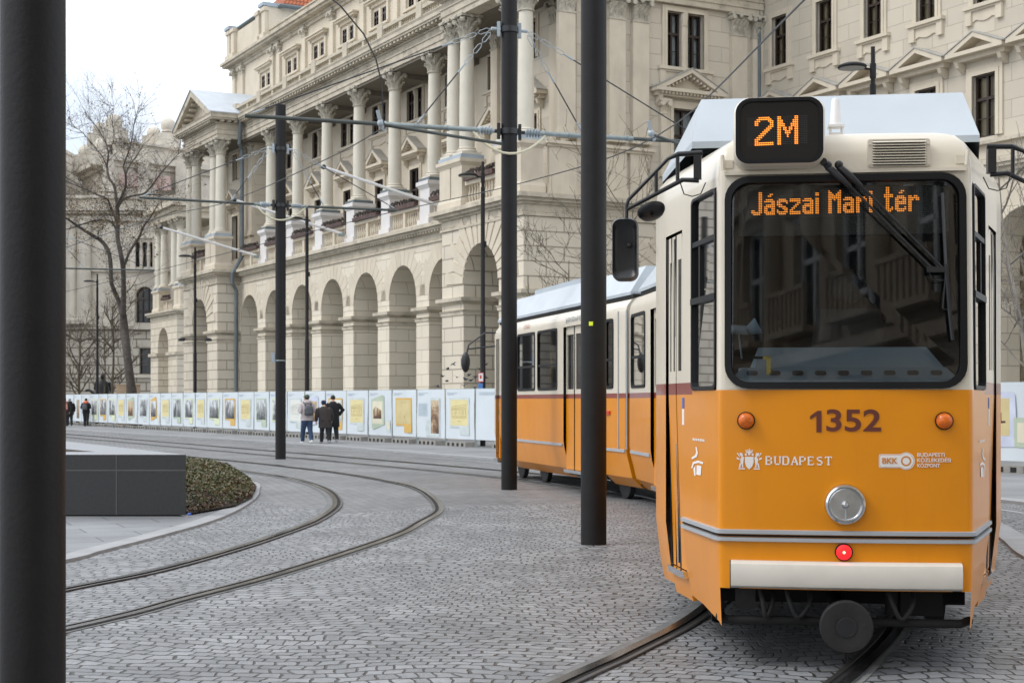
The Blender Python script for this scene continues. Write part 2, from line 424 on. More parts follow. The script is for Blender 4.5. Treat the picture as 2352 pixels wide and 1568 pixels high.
# the strip of smooth pavement before the banner fence
kl = smooth_line([(-40, 112, 0), (-24, 83.6, 0), (-8.56, 57.7, 0), (-.67, 42.1, 0), (5.5, 30.3, 0), (7.85, 24.6, 0), (8.6, 20, 0), (8.9, 12, 0), (8.9, -20, 0)], 8)
mb = MB(); strip(mb, kl, 0, 14, .006)
structure(mb.build('pavement', 'asphalt_smooth'))
mb = MB(); strip(mb, kl, -.34, 0, 0, None, .05)
structure(mb.build('kerb', 'kerb_stone'))
mb = MB(); strip(mb, kl, -1.25, -1.13, .008)
structure(mb.build('gutter', 'kerb_stone'))
# the setts of the near roadway
mb = MB(); mb.poly([(-4.4, -40, .004), (40, -40, .004), (40, 27.3, .004), (4.5, 26.2, .004), (1.19, 23.9, .004), (-1.08, 22.9, .004), (-2.29, 21.6, .004), (-4.1, 24.2, .004), (-4.2, 17, .004), (-4.55, 12.5, .004), (-5.6, 8, .004), (-8, 3, .004)])
structure(mb.build('cobbled_roadway', 'setts'))
# left pavement with its pale kerb
kerb_px = [(145, 1293.5), (232, 1271), (360, 1237.6), (476, 1204.5), (538.5, 1179.6), (584, 1150.6), (596, 1130)]
kb = [Vector((-7.8, 6.5, 0)), Vector((-5.3, 11.6, 0))] + [G(*p) for p in kerb_px] + [Vector((-5.0, 29.6, 0)), Vector((-6.4, 32.4, 0)), Vector((-8.6, 35.4, 0)), Vector((-14, 42, 0)), Vector((-26, 60, 0))]
kb = smooth_line(kb, 6)
mb = MB(); strip(mb, kb, 0, .24, 0, None, .035)
structure(mb.build('kerb', 'kerb_stone'))
inner = []
for i, p in enumerate(kb):
    d = kb[min(i + 1, len(kb) - 1)] - kb[max(i - 1, 0)]; d.z = 0; d.normalize(); inner.append(p + Vector((-d.y, d.x, 0)) * .23)
mb = MB(); mb.poly([(p.x, p.y, .032) for p in inner] + [(-60, 60, .032), (-60, 6.5, .032)])
structure(mb.build('pavement', 'sidewalk_stone'))
# right kerb
kr = smooth_line([(4.55, 4, 0), (4.85, 12, 0), (5.15, 15.3, 0), (5.6, 17.5, 0), (6.1, 20.5, 0), (6.4, 24, 0), (5.4, 28.4, 0)], 6)
mb = MB(); strip(mb, kr, -.32, 0, 0, None, .035)
structure(mb.build('kerb', 'kerb_stone'))

# rails: running head, groove and lip, set in a narrow bed
def rail(name, pts, side):
    ln = smooth_line(pts, 8)
    mb = MB()
    mb.k = 0; strip(mb, ln, -.075, .125, .009)
    mb.k = 1; strip(mb, ln, -.035, .035, .009, None, .024)
    mb.k = 2; strip(mb, ln, side * .035, side * .085, .012)
    mb.k = 3; strip(mb, ln, side * .085, side * .115, .009, None, .021)
    o = mb.build(name, ['rail_bed', 'rail_steel', 'groove', 'rail_lip'])
    return structure(o)
outer_l = [(-5.2, 5.5, 0), (-3.11, 10.55, 0), (-2.6, 12.22, 0), (-2.08, 14.14, 0), (-1.37, 17.78, 0), (-1.154, 20, 0), (-1.03, 21.6, 0), (-1.08, 23, 0), (-1.30, 25.1, 0), (-1.63, 27.3, 0), (-2.11, 29.2, 0), (-3.48, 32.9, 0), (-5.41, 36.8, 0), (-7.4, 40.4, 0), (-16, 55, 0), (-30, 78, 0)]
inner_l = [(-6.55, 6.1, 0), (-4.4, 10.9, 0), (-3.79, 12.87, 0), (-3.36, 14.2, 0), (-2.98, 16.37, 0), (-2.73, 18.6, 0), (-2.62, 20.3, 0), (-2.66, 22.67, 0), (-2.90, 24.8, 0), (-3.35, 27.2, 0), (-4.04, 29.7, 0), (-4.94, 32.1, 0), (-6.6, 35.4, 0), (-8.65, 39.1, 0), (-17.2, 54, 0), (-31.2, 77, 0)]
rail('tram_rail', outer_l, 1)
rail('tram_rail', inner_l, -1)
tl = [(-2.6, 2.4, 0), (-1.05, 5.5, 0), (.28, 8.64, 0), (.70, 9.6, 0), (1.375, 11.38, 0), (2.1, 14.2, 0), (2.5, 17.6, 0), (2.6, 21, 0), (2.24, 24.67, 0), (1.66, 26.7, 0), (.93, 28.7, 0), (-.25, 31.6, 0), (-4.14, 39.0, 0), (-14, 56.8, 0), (-27, 80, 0)]
tr = []
tls = [Vector(p) for p in tl]
for i, p in enumerate(tls):
    d = tls[min(i + 1, len(tls) - 1)] - tls[max(i - 1, 0)]; d.normalize(); tr.append(tuple(p - Vector((-d.y, d.x, 0)) * 1.49))
rail('tram_rail', tl, -1)
rail('tram_rail', tr, 1)
# ---------------------------------------------------------------- the arcaded stone building
# local axes: x = s along the arcade towards the viewer, y = t into the building, z up
bld = thing('arcaded_building', (-3.56, 70, 0), 'long cream stone building with an arcade, tall columns and a rusticated corner pavilion', 'building', rz=math.atan2(-.88138, .47242))
PC, PL = 8.6, -30.2          # centres of the two pavilions
def arch_wall(mb, s0, s1, t0, t1, z0, z1, arches, n=18, ax='s'):
    f = (lambda a, d, z: (a, d, z)) if ax == 's' else (lambda a, d, z: (d, a, z))
    def bx(a0, a1, c0, c1):
        p = [f(a, d, z) for z in (c0, c1) for d in (t0, t1) for a in (a0, a1)]
        mb.add(p, [(0, 1, 3, 2), (4, 5, 7, 6), (0, 1, 5, 4), (2, 3, 7, 6), (0, 2, 6, 4), (1, 3, 7, 5)])
    cur = s0
    for c, r, zc in sorted(arches):
        bx(cur, c - r, z0, z1)
        pts = [(c - r * math.cos(PI * i / n), zc + r * math.sin(PI * i / n)) for i in range(n + 1)]
        for i in range(n):
            (a, za), (b, zb) = pts[i], pts[i + 1]
            for d in (t0, t1): mb.quad(f(a, d, za), f(b, d, zb), f(b, d, z1), f(a, d, z1))
            mb.quad(f(a, t0, za), f(b, t0, zb), f(b, t1, zb), f(a, t1, za))
        mb.quad(f(c - r, t0, z1), f(c + r, t0, z1), f(c + r, t1, z1), f(c - r, t1, z1))
        cur = c + r
    bx(cur, s1, z0, z1)
def voussoirs(mb, c, r, zc, t0, ro, n, proud, gap, ax='s', step=0.0):
    for i in range(n):
        a0 = PI * i / n + gap / r; a1 = PI * (i + 1) / n - gap / r
        am = abs((i + .5) / n - .5) * 2
        rr = ro + (step if i % 2 == 0 else 0) + (.25 if i == n // 2 else 0)
        g = gap * .5
        q = [(c - k * math.cos(a), zc + k * math.sin(a)) for a, k in ((a0, r), (a0 + g / ro, rr), (a1 - g / ro, rr), (a1, r))]
        if ax == 's': mb.prism([(x, t0 - proud, z) for x, z in q], (0, proud + .02, 0))
        else: mb.prism([(t0 + proud, x, z) for x, z in q], (-proud - .02, 0, 0))
def ring_box(mb, s0, s1, t0, t1, z0, z1, e):   # a moulding round a block: the block grown by e
    mb.box(s0 - e, s1 + e, t0 - e, t1 + e, z0, z1)
def mould(mb, s0, s1, t0, t1, prof):
    for z0, z1, e, fl in prof:
        if fl: mb.frus(s0 - e, s1 + e, t0 - e, t1 + e, z0, z1, fl)
        else: ring_box(mb, s0, s1, t0, t1, z0, z1, e)

# base storey: arcade between the pavilions
arcs = [(-2.25 - 4.5 * k, 1.56, 6.4) for k in range(-1, 6)]
mb = MB(); arch_wall(mb, -26.6, 5.0, -.6, .95, 0, 8.85, arcs)
mb.box(-26.6, 5.0, 4.6, 4.9, 0, 8.7); mb.box(-26.6, 5.0, .95, 4.6, 8.5, 8.85)
mb.build('arcade_wall', 'ashlar', bld)
for c, r, zc in arcs:
    mb = MB(); voussoirs(mb, c, r, zc, -.6, 2.3, 13, .012, .012, step=.25); mb.build('arch_surround', 'stone', bld)
pier0 = None
for k in range(-1, 7):
    c = -4.5 * k
    if c > 4.9: continue
    if k == 6: continue
    mb = MB(); s0, s1 = c - .69, c + .69
    MB().box(s0 - .1, s1 + .1, -.7, 1.05, 0, 2.05).build('pier_plinth', 'cornice', bld)
    mould(mb, s0, s1, -.6, .95, [(5.22, 5.32, .05, 0), (5.32, 5.4, .05, .06), (5.62, 5.72, .03, .12), (5.72, 5.87, .2, 0)])
    if pier0 is None: pier0 = mb.build('pier_moulding', 'cornice', bld); pc = c
    else: copy_part(pier0, bld, (c - pc, 0, 0))
# belt cornice of the arcade
mb = MB()
mb.box(-26.2, 4.6, -.68, .9, 8.72, 8.82); mb.box(-26.2, 4.6, -.62, .9, 8.85, 9.15)
mb.box(-26.2, 4.6, -.72, .9, 9.15, 9.25); mb.box(-26.2, 4.6, -.88, .9, 9.25, 9.38); mb.box(-26.2, 4.6, -1.04, 2.1, 9.38, 9.55)
for i in range(100): mb.box(-26 + i * .305, -25.86 + i * .305, -.86, -.6, 9.16, 9.24)
mb.build('belt_cornice', 'cornice', bld)

# pavilions: rusticated base with one arch on the front
def pavilion(c, right):
    s0, s1 = c - 3.6, c + 3.6
    deep = 9.5 if right else 2.0
    mb = MB()
    arch_wall(mb, s0, s1, -2.0, -.4, 0, 8.85, [(c, 1.56, 6.4)])
    mb.box(s0, s0 + 1.5, -.4, deep, 0, 8.85)
    if right: arch_wall(mb, -.4, 9.27, s1 - 1.5, s1, 0, 8.85, [(5.5, 1.4, 6.2)], ax='t')
    else: arch_wall(mb, -.4, .9, s1 - 1.2, s1, 0, 8.85, [], ax='t')
    mb.box(s0 + 1.5, s1 - 1.5, 3, 3.3, 0, 8.8); mb.box(s0 + 1.5, s1 - 1.5, -.4, 3, 8.5, 8.85)
    mb.build('pavilion_base', 'rusticated', bld)
    mb = MB(); voussoirs(mb, c, 1.56, 6.4, -2.0, 2.75, 15, .05, .03, step=.45)
    mb.build('arch_surround', 'stone', bld)
    if right:
        mb = MB(); voussoirs(mb, 5.5, 1.4, 6.2, s1, 2.5, 13, .05, .03, ax='t', step=.4); mb.build('arch_surround', 'stone', bld)
    for a, b in ((s0, c - 1.56), (c + 1.56, s1)):
        mb = MB()
        MB().box(a - .1, b + .1, -2.1, -.3, 0, 2.05).build('pier_plinth', 'cornice', bld)
        mould(mb, a, b, -2.0, -.4, [(5.15, 5.25, .05, 0), (5.25, 5.35, .05, .06), (5.6, 5.72, .03, .12), (5.72, 5.87, .22, 0)])
        mb.build('pier_moulding', 'cornice', bld)
    if right:
        for a, b in ((-.38, 4.1), (6.9, 9.2)):
            mb = MB()
            MB().box(s1 - 1.4, s1 + .1, a, b, 0, 2.05).build('pier_plinth', 'cornice', bld); mb.box(s1 - 1.4, s1 + .06, a, b, 5.15, 5.35); mb.box(s1 - 1.4, s1 + .12, a, b, 5.6, 5.72); mb.box(s1 - 1.4, s1 + .22, a, b, 5.72, 5.87)
            mb.build('pier_moulding', 'cornice', bld)
    mb = MB(); t1 = 9.2 if right else .8
    for z0, z1, e in ((8.7, 8.8, .08), (8.85, 9.15, .02), (9.15, 9.25, .12), (9.25, 9.38, .28), (9.38, 9.55, .44)):
        mb.box(s0 - e, s1 + e, -2.0 - e, t1, z0, z1)
    mb.build('belt_cornice', 'cornice', bld)
pavilion(PC, True); pavilion(PL, False)

# columns
def capital_mesh(r=.30, h=.97, ab=.5):
    mb = MB()
    mb.lathe([(r, 0), (r * 1.12, .02), (r * 1.12, .07), (r * .98, .09), (r * 1.0, .35), (r * 1.15, .65), (r * 1.45, .84), (r * 1.2, .86)], 16)
    for row, (z0, hh, rr, nn) in enumerate(((.09, .34, r * 1.0, 8), (.34, .36, r * 1.08, 8))):
        for i in range(nn):
            a = 2 * PI * (i + row * .5) / nn; ca, sa = math.cos(a), math.sin(a)
            w = .11
            def q(rad, side, z): return (rad * ca - side * sa, rad * sa + side * ca, z)
            pr = [(rr, z0), (rr + .06, z0 + hh * .55), (rr + .15, z0 + hh * .85), (rr + .2, z0 + hh * .98), (rr + .19, z0 + hh * .8)]
            vs = []
            for j, (x, z) in enumerate(pr):
                ww = w * (1, 1.15, .95, .6, .35)[j]
                vs += [q(x - .03, -ww, z), q(x + .02, 0, z), q(x - .03, ww, z)]
            fs = []
            for j in range(4): fs += [(3 * j, 3 * j + 1, 3 * j + 4, 3 * j + 3), (3 * j + 1, 3 * j + 2, 3 * j + 5, 3 * j + 4)]
            mb.add(vs, fs)
    for i in range(4):
        a = PI / 4 + PI / 2 * i; ca, sa = math.cos(a), math.sin(a)
        mb.tube([(ca * (ab + .02) - sa * .1, sa * (ab + .02) + ca * .1, .74), (ca * (ab + .02) + sa * .1, sa * (ab + .02) - ca * .1, .74)], .115, 8)
        mb.tube([(ca * r, sa * r, .5), (ca * (r + .12), sa * (r + .12), .68), (ca * ab, sa * ab, .8)], [.05, .06, .05], 6)
    mb.box(-ab, ab, -ab, ab, .86, .97)
    mb.ball((0, -ab, .9), .09); mb.ball((ab, 0, .9), .09)
    return mb
CB, CT = 11.78, 17.57
shaft0 = MB().lathe([(.325, .28), (.325, .5), (.32, 2), (.30, 3.5), (.275, 4.84)], 20).build('column', 'column_stone', bld, smooth=40)
shaft0.location = (0, 0, CB)
b0 = MB().box(-.45, .45, -.45, .45, 0, .1).lathe([(.42, .1), (.45, .15), (.42, .2), (.36, .22), (.36, .25), (.39, .27), (.36, .3), (.33, .31)], 20).build('column_base', 'column_stone', shaft0, smooth=40)
c0 = capital_mesh().build('capital', 'carving', shaft0, smooth=35); c0.location = (0, 0, 4.82)
spots = [(-4.5 * k, 0) for k in range(0, 6)]
for c in (PC, PL): spots += [(c + d, -1.65) for d in (-3.15, -1.95, 1.95, 3.15)]
spots += [(PC + 3.15, -.35 + .0)]
for i, (s, t) in enumerate(spots[:-1]):
    if i == 0: shaft0.location = (s, t, CB)
    else: copy_part(shaft0, bld, (s, t, CB))
# pedestals
ped0 = None
for s, t in [(-4.5 * k, 0) for k in range(6)]:
    if ped0 is None:
        ped0 = MB().box(-.62, .62, -.6, .6, 0, .35).box(-.52, .52, -.5, .5, .35, 1.75).frus(-.54, .54, -.52, .52, 1.75, 1.9, .1).box(-.66, .66, -.64, .64, 1.9, 2.08).build('pedestal', 'pale_pedestal', bld)
        MB().box(-.56, .56, -.54, .54, 2.082, 2.23).build('pedestal_cover', 'zinc_dark', ped0)
        ped0.location = (s, t, 9.55)
    else: copy_part(ped0, bld, (s, t, 9.55))
pp = None
for c in (PC, PL):
    for d in (-2.55, 2.55):
        if pp is None:
            pp = MB().box(-1.12, 1.12, -.55, .6, 0, .3).frus(-1.12, 1.12, -.55, .6, .3, .45, -.06).box(-1.06, .0 - .06, -.47, .5, .45, 1.75).box(.06, 1.06, -.47, .5, .45, 1.75).box(-.06, .06, -.40, .5, .45, 1.75).frus(-1.05, 1.05, -.48, .5, 1.75, 1.9, .1).box(-1.17, 1.17, -.6, .62, 1.9, 2.05).build('pedestal', 'stone', bld)
            MB().box(-1.08, 1.08, -.52, .56, 2.052, 2.22).build('pedestal_cover', 'zinc', pp)
            pp.location = (c + d, -1.65, 9.55)
        else: copy_part(pp, bld, (c + d, -1.65, 9.55))
# balustrades with flower boxes
def balustrade(w, name='balustrade', h=1.05, n=None, box=True, mat='stone', parent=None):
    n = n or int(w / .24)
    mb = MB(); mb.box(-w / 2, w / 2, -.15, .15, 0, .18); mb.box(-w / 2, w / 2, -.17, .17, h - .16, h)
    mb.box(-.12, .12, -.14, .14, .18, h - .16)
    for i in range(n):
        x = -w / 2 + (i + .5) * w / n
        if abs(x) < .18: continue
        k = (h - .34) / .7
        mb.lathe([(.06, .18), (.035, .18 + .08 * k), (.068, .18 + .25 * k), (.06, .18 + .35 * k), (.03, .18 + .52 * k), (.055, .18 + .66 * k), (.06, .18 + .7 * k)], 6, (x, 0, 0))
    o = mb.build(name, mat, parent or bld, smooth=50)
    if box:
        mb = MB(); rnd = random.Random(3)
        mb.box(-w / 2 + .1, w / 2 - .1, -.32, -.1, h + .0, h + .2)
        b = mb.build('flower_box', 'planter_box', o)
        mb = MB()
        for i in range(int(w * 30)):
            x = rnd.uniform(-w / 2 + .1, w / 2 - .1); y = rnd.uniform(-.32, -.08); z = h + .18 + rnd.random() * .16; a = rnd.random() * 6
            mb.quad((x, y, z), (x + .09 * math.cos(a), y + .09 * math.sin(a), z + .05), (x + .05, y, z + .14), (x - .05, y - .03, z + .09))
        mb.build('dry_plants', 'dry_plant', o, merge=False)
    return o
pm('dry_plant', (.07, .055, .045), .9, var=.5, vs=20)
bb0 = balustrade(3.2)
for k in range(6):
    s = -2.25 - 4.5 * k
    if k == 0: bb0.location = (s, -.38, 9.55)
    else: copy_part(bb0, bld, (s, -.38, 9.55))
copy_part(bb0, bld, (2.35, -.38, 9.55))
b1 = balustrade(2.8); b1.location = (PC, -1.85, 9.55); copy_part(b1, bld, (PL, -1.85, 9.55))

# walls behind the columns
def rect_wall(mb, mp, a0, a1, z0, z1, ops, depth=.3):
    A = sorted(set([a0, a1] + [v for o in ops for v in o[:2]])); Z = sorted(set([z0, z1] + [v for o in ops for v in o[2:4]]))
    for i in range(len(A) - 1):
        for j in range(len(Z) - 1):
            am, zm = (A[i] + A[i + 1]) / 2, (Z[j] + Z[j + 1]) / 2
            if any(o[0] < am < o[1] and o[2] < zm < o[3] for o in ops): continue
            mb.quad(mp(A[i], 0, Z[j]), mp(A[i + 1], 0, Z[j]), mp(A[i + 1], 0, Z[j + 1]), mp(A[i], 0, Z[j + 1]))
    for b0, b1, c0, c1 in [o[:4] for o in ops]:
        for p, q in (((b0, c0), (b0, c1)), ((b0, c1), (b1, c1)), ((b1, c1), (b1, c0)), ((b1, c0), (b0, c0))):
            mb.quad(mp(p[0], 0, p[1]), mp(q[0], 0, q[1]), mp(q[0], depth, q[1]), mp(p[0], depth, p[1]))
MS = lambda tc: (lambda a, d, z: (a, tc + d, z))        # a wall that faces the plaza
MT = lambda s_: (lambda a, d, z: (s_ - d, a, z))        # a wall that faces the viewer
win_cache = {}
def window(mp_key, mp, a0, a1, z0, z1, depth=.3, trans=.62, curt=True):
    w, h = a1 - a0, z1 - z0
    key = (mp_key[0], round(w, 2), round(h, 2), curt)
    loc = mp((a0 + a1) / 2, 0, z0)
    if key in win_cache:
        return copy_part(win_cache[key], bld, loc)
    o0 = mp(0, 0, 0)
    def L(a, d, z):
        p = mp(a, d, z); return (p[0] - o0[0], p[1] - o0[1], p[2] - o0[2])
    mb = MB(L)
    d = depth
    fw = .07
    for x0, x1, y0, y1 in ((-w / 2, -w / 2 + fw, 0, h), (w / 2 - fw, w / 2, 0, h), (-w / 2 + fw, w / 2 - fw, 0, fw), (-w / 2 + fw, w / 2 - fw, h - fw, h),
                           (-.045, .045, fw, h - fw), (-w / 2 + fw, -.045, h * trans - .05, h * trans + .05), (.045, w / 2 - fw, h * trans - .05, h * trans + .05)):
        mb.box(x0, x1, d - .12, d, y0, y1)
    for x0, x1 in ((-w / 2 + fw, -.045), (.045, w / 2 - fw)): mb.box(x0, x1, d - .09, d - .05, h * trans * .5 - .014, h * trans * .5 + .014)
    f = mb.build('window', 'window_frame', bld)
    MB(L).quad((-w / 2, d - .06, 0), (w / 2, d - .06, 0), (w / 2, d - .06, h), (-w / 2, d - .06, h)).build('pane', 'window_glass', f)
    if curt:
        mb = MB(L); rnd = random.Random(int(w * 100 + h * 10))
        for x0, x1 in ((-w / 2, -w / 4 - .02), (w * .12, w / 2 - .02)):
            n = 7
            for i in range(n):
                xa, xb = x0 + (x1 - x0) * i / n, x0 + (x1 - x0) * (i + 1) / n
                mb.quad((xa, d + .1 + .03 * (i % 2), 0), (xb, d + .1 + .03 * ((i + 1) % 2), 0), (xb, d + .1 + .03 * ((i + 1) % 2), h), (xa, d + .1 + .03 * (i % 2), h))
        mb.build('curtain', 'curtain', f)
    MB(L).box(-w / 2 - .3, w / 2 + .3, d + .35, d + .4, -.2, h + .2).build('room', 'room_dark', f)
    f.location = loc
    win_cache[key] = f
    return f
def surround(mp, a0, a1, z0, z1, e=.2, p=.07):
    mb = MB(mp)
    for k, (ee, pp_) in enumerate(((e, p), (e * .5, p + .035))):
        mb.box(a0 - ee, a0, -pp_, .02, z0, z1 + ee); mb.box(a1, a1 + ee, -pp_, .02, z0, z1 + ee); mb.box(a0, a1, -pp_, .02, z1, z1 + ee)
    return mb.build('window_surround', 'stone', bld)
def sill(mp, a0, a1, z, apron=True, p=.2):
    mb = MB(mp)
    mb.box(a0 - .42, a1 + .42, -p, .05, z - .13, z); mb.box(a0 - .36, a1 + .36, -p * .6, .05, z - .2, z - .13)
    if apron:
        for x in (a0 - .22, a1 + .22): mb.box(x - .14, x + .14, -.12, .05, z - .66, z - .2)
        n = 14; x0, x1 = a0 - .08, a1 + .08
        for i in range(n):
            xa, xb = x0 + (x1 - x0) * i / n, x0 + (x1 - x0) * (i + 1) / n
            za, zb = [z - .5 - .09 * abs(math.cos(PI * 1.5 * (x - (x0 + x1) / 2) / (x1 - x0))) for x in (xa, xb)]
            mb.prism([(xa, -.05, za), (xb, -.05, zb), (xb, -.05, z - .2), (xa, -.05, z - .2)], (0, .07, 0))
    return mb.build('window_sill', 'stone', bld)
ped_cache = {}
def pediment(key, mp, a0, a1, z0, z1, p=.5, dent=True):
    w, h = a1 - a0, z1 - z0; k = (key[0], round(w, 2), round(h, 2))
    loc = mp((a0 + a1) / 2, 0, z0)
    if k in ped_cache: return copy_part(ped_cache[k], bld, loc)
    o0 = mp(0, 0, 0)
    def L(a, d, z):
        q = mp(a, d, z); return (q[0] - o0[0], q[1] - o0[1], q[2] - o0[2])
    mb = MB(L); hw = w / 2
    mb.box(-hw + .14, hw - .14, -p * .55, .02, -.24, -.08); mb.box(-hw, hw, -p, .02, -.08, .06)
    mb.prism([(-hw + .2, -.1, .06), (hw - .2, -.1, .06), (0, -.1, h - .1)], (0, .12, 0))
    for s in (-1, 1):
        mb.prism([(s * hw, -p, .06), (s * (hw - .42), -p, .06), (0, -p, h - .17), (0, -p, h)], (0, p + .02, 0))
    if dent:
        n = int(w / .2)
        for i in range(n):
            x = -hw + .25 + (w - .5) * (i + .5) / n; mb.box(x - .045, x + .045, -p * .85, -.0, -.17, -.08)
            zz = .06 + (1 - abs(x) / hw) * (h - .06) - .24
            if zz > .12: mb.box(x - .045, x + .045, -p * .8, -.05, zz - .08, zz + .02)
    for s in (-1, 1):
        mb.prism([(s * (hw - .42), -.02, -.24), (s * (hw - .42), -p * .7, -.24), (s * (hw - .42), -p * .55, -.42), (s * (hw - .42), -.1, -.55), (s * (hw - .42), -.02, -.6)], (s * .16, 0, 0))
    o = mb.build('pediment', 'stone', bld)
    mb = MB(L)
    for s in (-1, 1):
        mb.prism([(s * (hw + .03), -p - .03, .062), (s * (hw + .03), -p - .03, .10), (0, -p - .03, h + .045), (0, -p - .03, h + .005)], (0, p + .03, 0))
    mb.build('pediment_cover', 'zinc_grey', o)
    o.location = loc; ped_cache[k] = o
    return o
pm('zinc_grey', (.36, .35, .32), .7, var=.15)
def pilaster_cap(mb, a0, a1, p, z0, h):
    w = a1 - a0; m_ = (a0 + a1) / 2
    mb.box(a0 - .02, a1 + .02, -p - .03, .02, z0, z0 + .07)
    mb.box(a0 + .02, a1 - .02, -p, .02, z0 + .07, z0 + h - .1); mb.box(a0 - .14, a1 + .14, -p - .16, .02, z0 + h - .1, z0 + h)
    for row, (zz, n, o) in enumerate(((.1, 3, .1), (.38, 4, .16))):
        for i in range(n):
            x = a0 + w * (i + .5) / n
            mb.prism([(x - w * .12, -p, z0 + zz), (x + w * .12, -p, z0 + zz), (x + w * .14, -p - o * .5, z0 + zz + .2), (x + w * .08, -p - o, z0 + zz + .26), (x - w * .08, -p - o, z0 + zz + .26), (x - w * .14, -p - o * .5, z0 + zz + .2)], (0, .05, .03))
    for s in (-1, 1):
        x = m_ + s * (w / 2 + .02); mb.tube([(x, -p - .2, z0 + h - .2), (x, .0, z0 + h - .2)], .105, 8)
    mb.ball((m_, -p - .1, z0 + h - .12), .1)
def pilaster(mp, a0, a1, z0, z1, p=.15, ch=.95):
    mb = MB(mp); mb.box(a0 - .08, a1 + .08, -p - .1, .02, z0, z0 + .14); mb.box(a0 - .05, a1 + .05, -p - .06, .02, z0 + .14, z0 + .3); mb.box(a0, a1, -p, .02, z0 + .3, z1 - ch)
    o = mb.build('pilaster', 'stone', bld)
    mb = MB(mp); pilaster_cap(mb, a0, a1, p, z1 - ch, ch); mb.build('capital', 'carving', o)
    return o

# loggia wall (behind the colonnade) with paired upper windows and pedimented lower ones
mpl = MS(2.15)
ops = []
for k in range(-1, 6):
    c = -2.25 - 4.5 * k
    for d in (-.56, .56): ops.append((c + d - .36, c + d + .36, 15.75, 17.3))
    ops.append((c - .55, c + .55, 10.6, 13.3))
mb = MB(); rect_wall(mb, mpl, -27, 5.2, 9.55, 17.57, ops, .14)
mb.build('loggia_wall', 'stone', bld)
for o in ops: window('s', mpl, *o, depth=.14, curt=(o[3] < 14))
for k in range(-1, 6):
    c = -2.25 - 4.5 * k
    surround(mpl, c - .55, c + .55, 10.6, 13.3); surround(mpl, c - .92, c + .92, 15.75, 17.3, .14); sill(mpl, c - .92, c + .92, 15.75)
    pediment('s', mpl, c - 1.25, c + 1.25, 14.05, 14.9)
    MB(mpl).lathe([(.12, 0), (.1, .1), (.09, 1.2), (.14, 1.35), (.16, 1.5)], 8, (c, -.02, 15.77)).build('window_column', 'stone', bld)
mb = MB(); mb.box(-27, 5.2, -.3, 2.2, 17.45, 17.56)
for k in range(-1, 7): mb.box(-4.5 * k - .3, -4.5 * k + .3, .35, 2.15, 17.2, 17.45)
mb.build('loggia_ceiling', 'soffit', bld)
# pavilion upper walls
for c, rt in ((PC, True), (PL, False)):
    mpp_ = MS(.35)
    mb = MB(); rect_wall(mb, mpp_, c - 3.6, c + 3.6, 9.55, 17.57, [(c - .6, c + .6, 10.6, 13.3), (c - .5, c + .5, 15.6, 17.2)])
    mb.quad((c - 3.6, .35, 9.55), (c - 3.6, 2.2, 9.55), (c - 3.6, 2.2, 17.57), (c - 3.6, .35, 17.57))
    if not rt: mb.quad((c + 3.6, .35, 9.55), (c + 3.6, 2.2, 9.55), (c + 3.6, 2.2, 17.57), (c + 3.6, .35, 17.57))
    mb.build('pavilion_wall', 'plain_blocks', bld)
    window('s', mpp_, c - .6, c + .6, 10.6, 13.3); window('s', mpp_, c - .5, c + .5, 15.6, 17.2)
    surround(mpp_, c - .6, c + .6, 10.6, 13.3); surround(mpp_, c - .5, c + .5, 15.6, 17.2, .14); pediment('s', mpp_, c - 1.3, c + 1.3, 14.05, 14.95)
    for d in (-3.15, -1.95, 1.95, 3.15): pilaster(mpp_, c + d - .3, c + d + .3, 11.78, 17.57, .12)
    for d in (-2.55, 2.55): MB(mpp_).box(c + d - 1.05, c + d + 1.05, -.2, .02, 9.55, 11.6).build('wall_pedestal', 'stone', bld)
# entablatures
def entab(s0, s1, tf, tb, endl=False, endr=False):
    mb = MB()
    for z0, z1, e in ((17.57, 17.8, 0), (17.8, 18.08, .05), (18.08, 18.14, .1), (18.14, 18.42, .02), (18.42, 18.5, .1), (18.62, 18.72, .5), (18.72, 18.88, .56)):
        mb.box(s0 - (e if endl else 0), s1 + (e if endr else 0), tf - e, tb, z0, z1)
    mb.frus(s0 - (.56 if endl else 0), s1 + (.56 if endr else 0), tf - .56, tb, 18.88, 18.98, .06)
    n = int((s1 - s0) / .42)
    for i in range(n):
        x = s0 + (s1 - s0) * (i + .5) / n; mb.box(x - .1, x + .1, tf - .44, tf + .02, 18.5, 18.62)
    if endr:
        n = int((tb - tf) / .42)
        for i in range(n):
            x = tf + (tb - tf) * (i + .5) / n; mb.box(s1 - .02, s1 + .44, x - .1, x + .1, 18.5, 18.62)
    mb.build('entablature', 'cornice', bld)
entab(PL + 3.6, PC - 3.6, -.36, 2.2)
entab(PL - 3.6, PL + 3.6, -2.0, 2.2, True, True)
entab(PC - 3.6, PC + 3.6, -2.0, .6, True, True)
for c in (PC, PL): MB().box(c - 3.3, c + 3.3, -1.3, .34, 17.55, 17.569).build('portico_ceiling', 'soffit', bld)
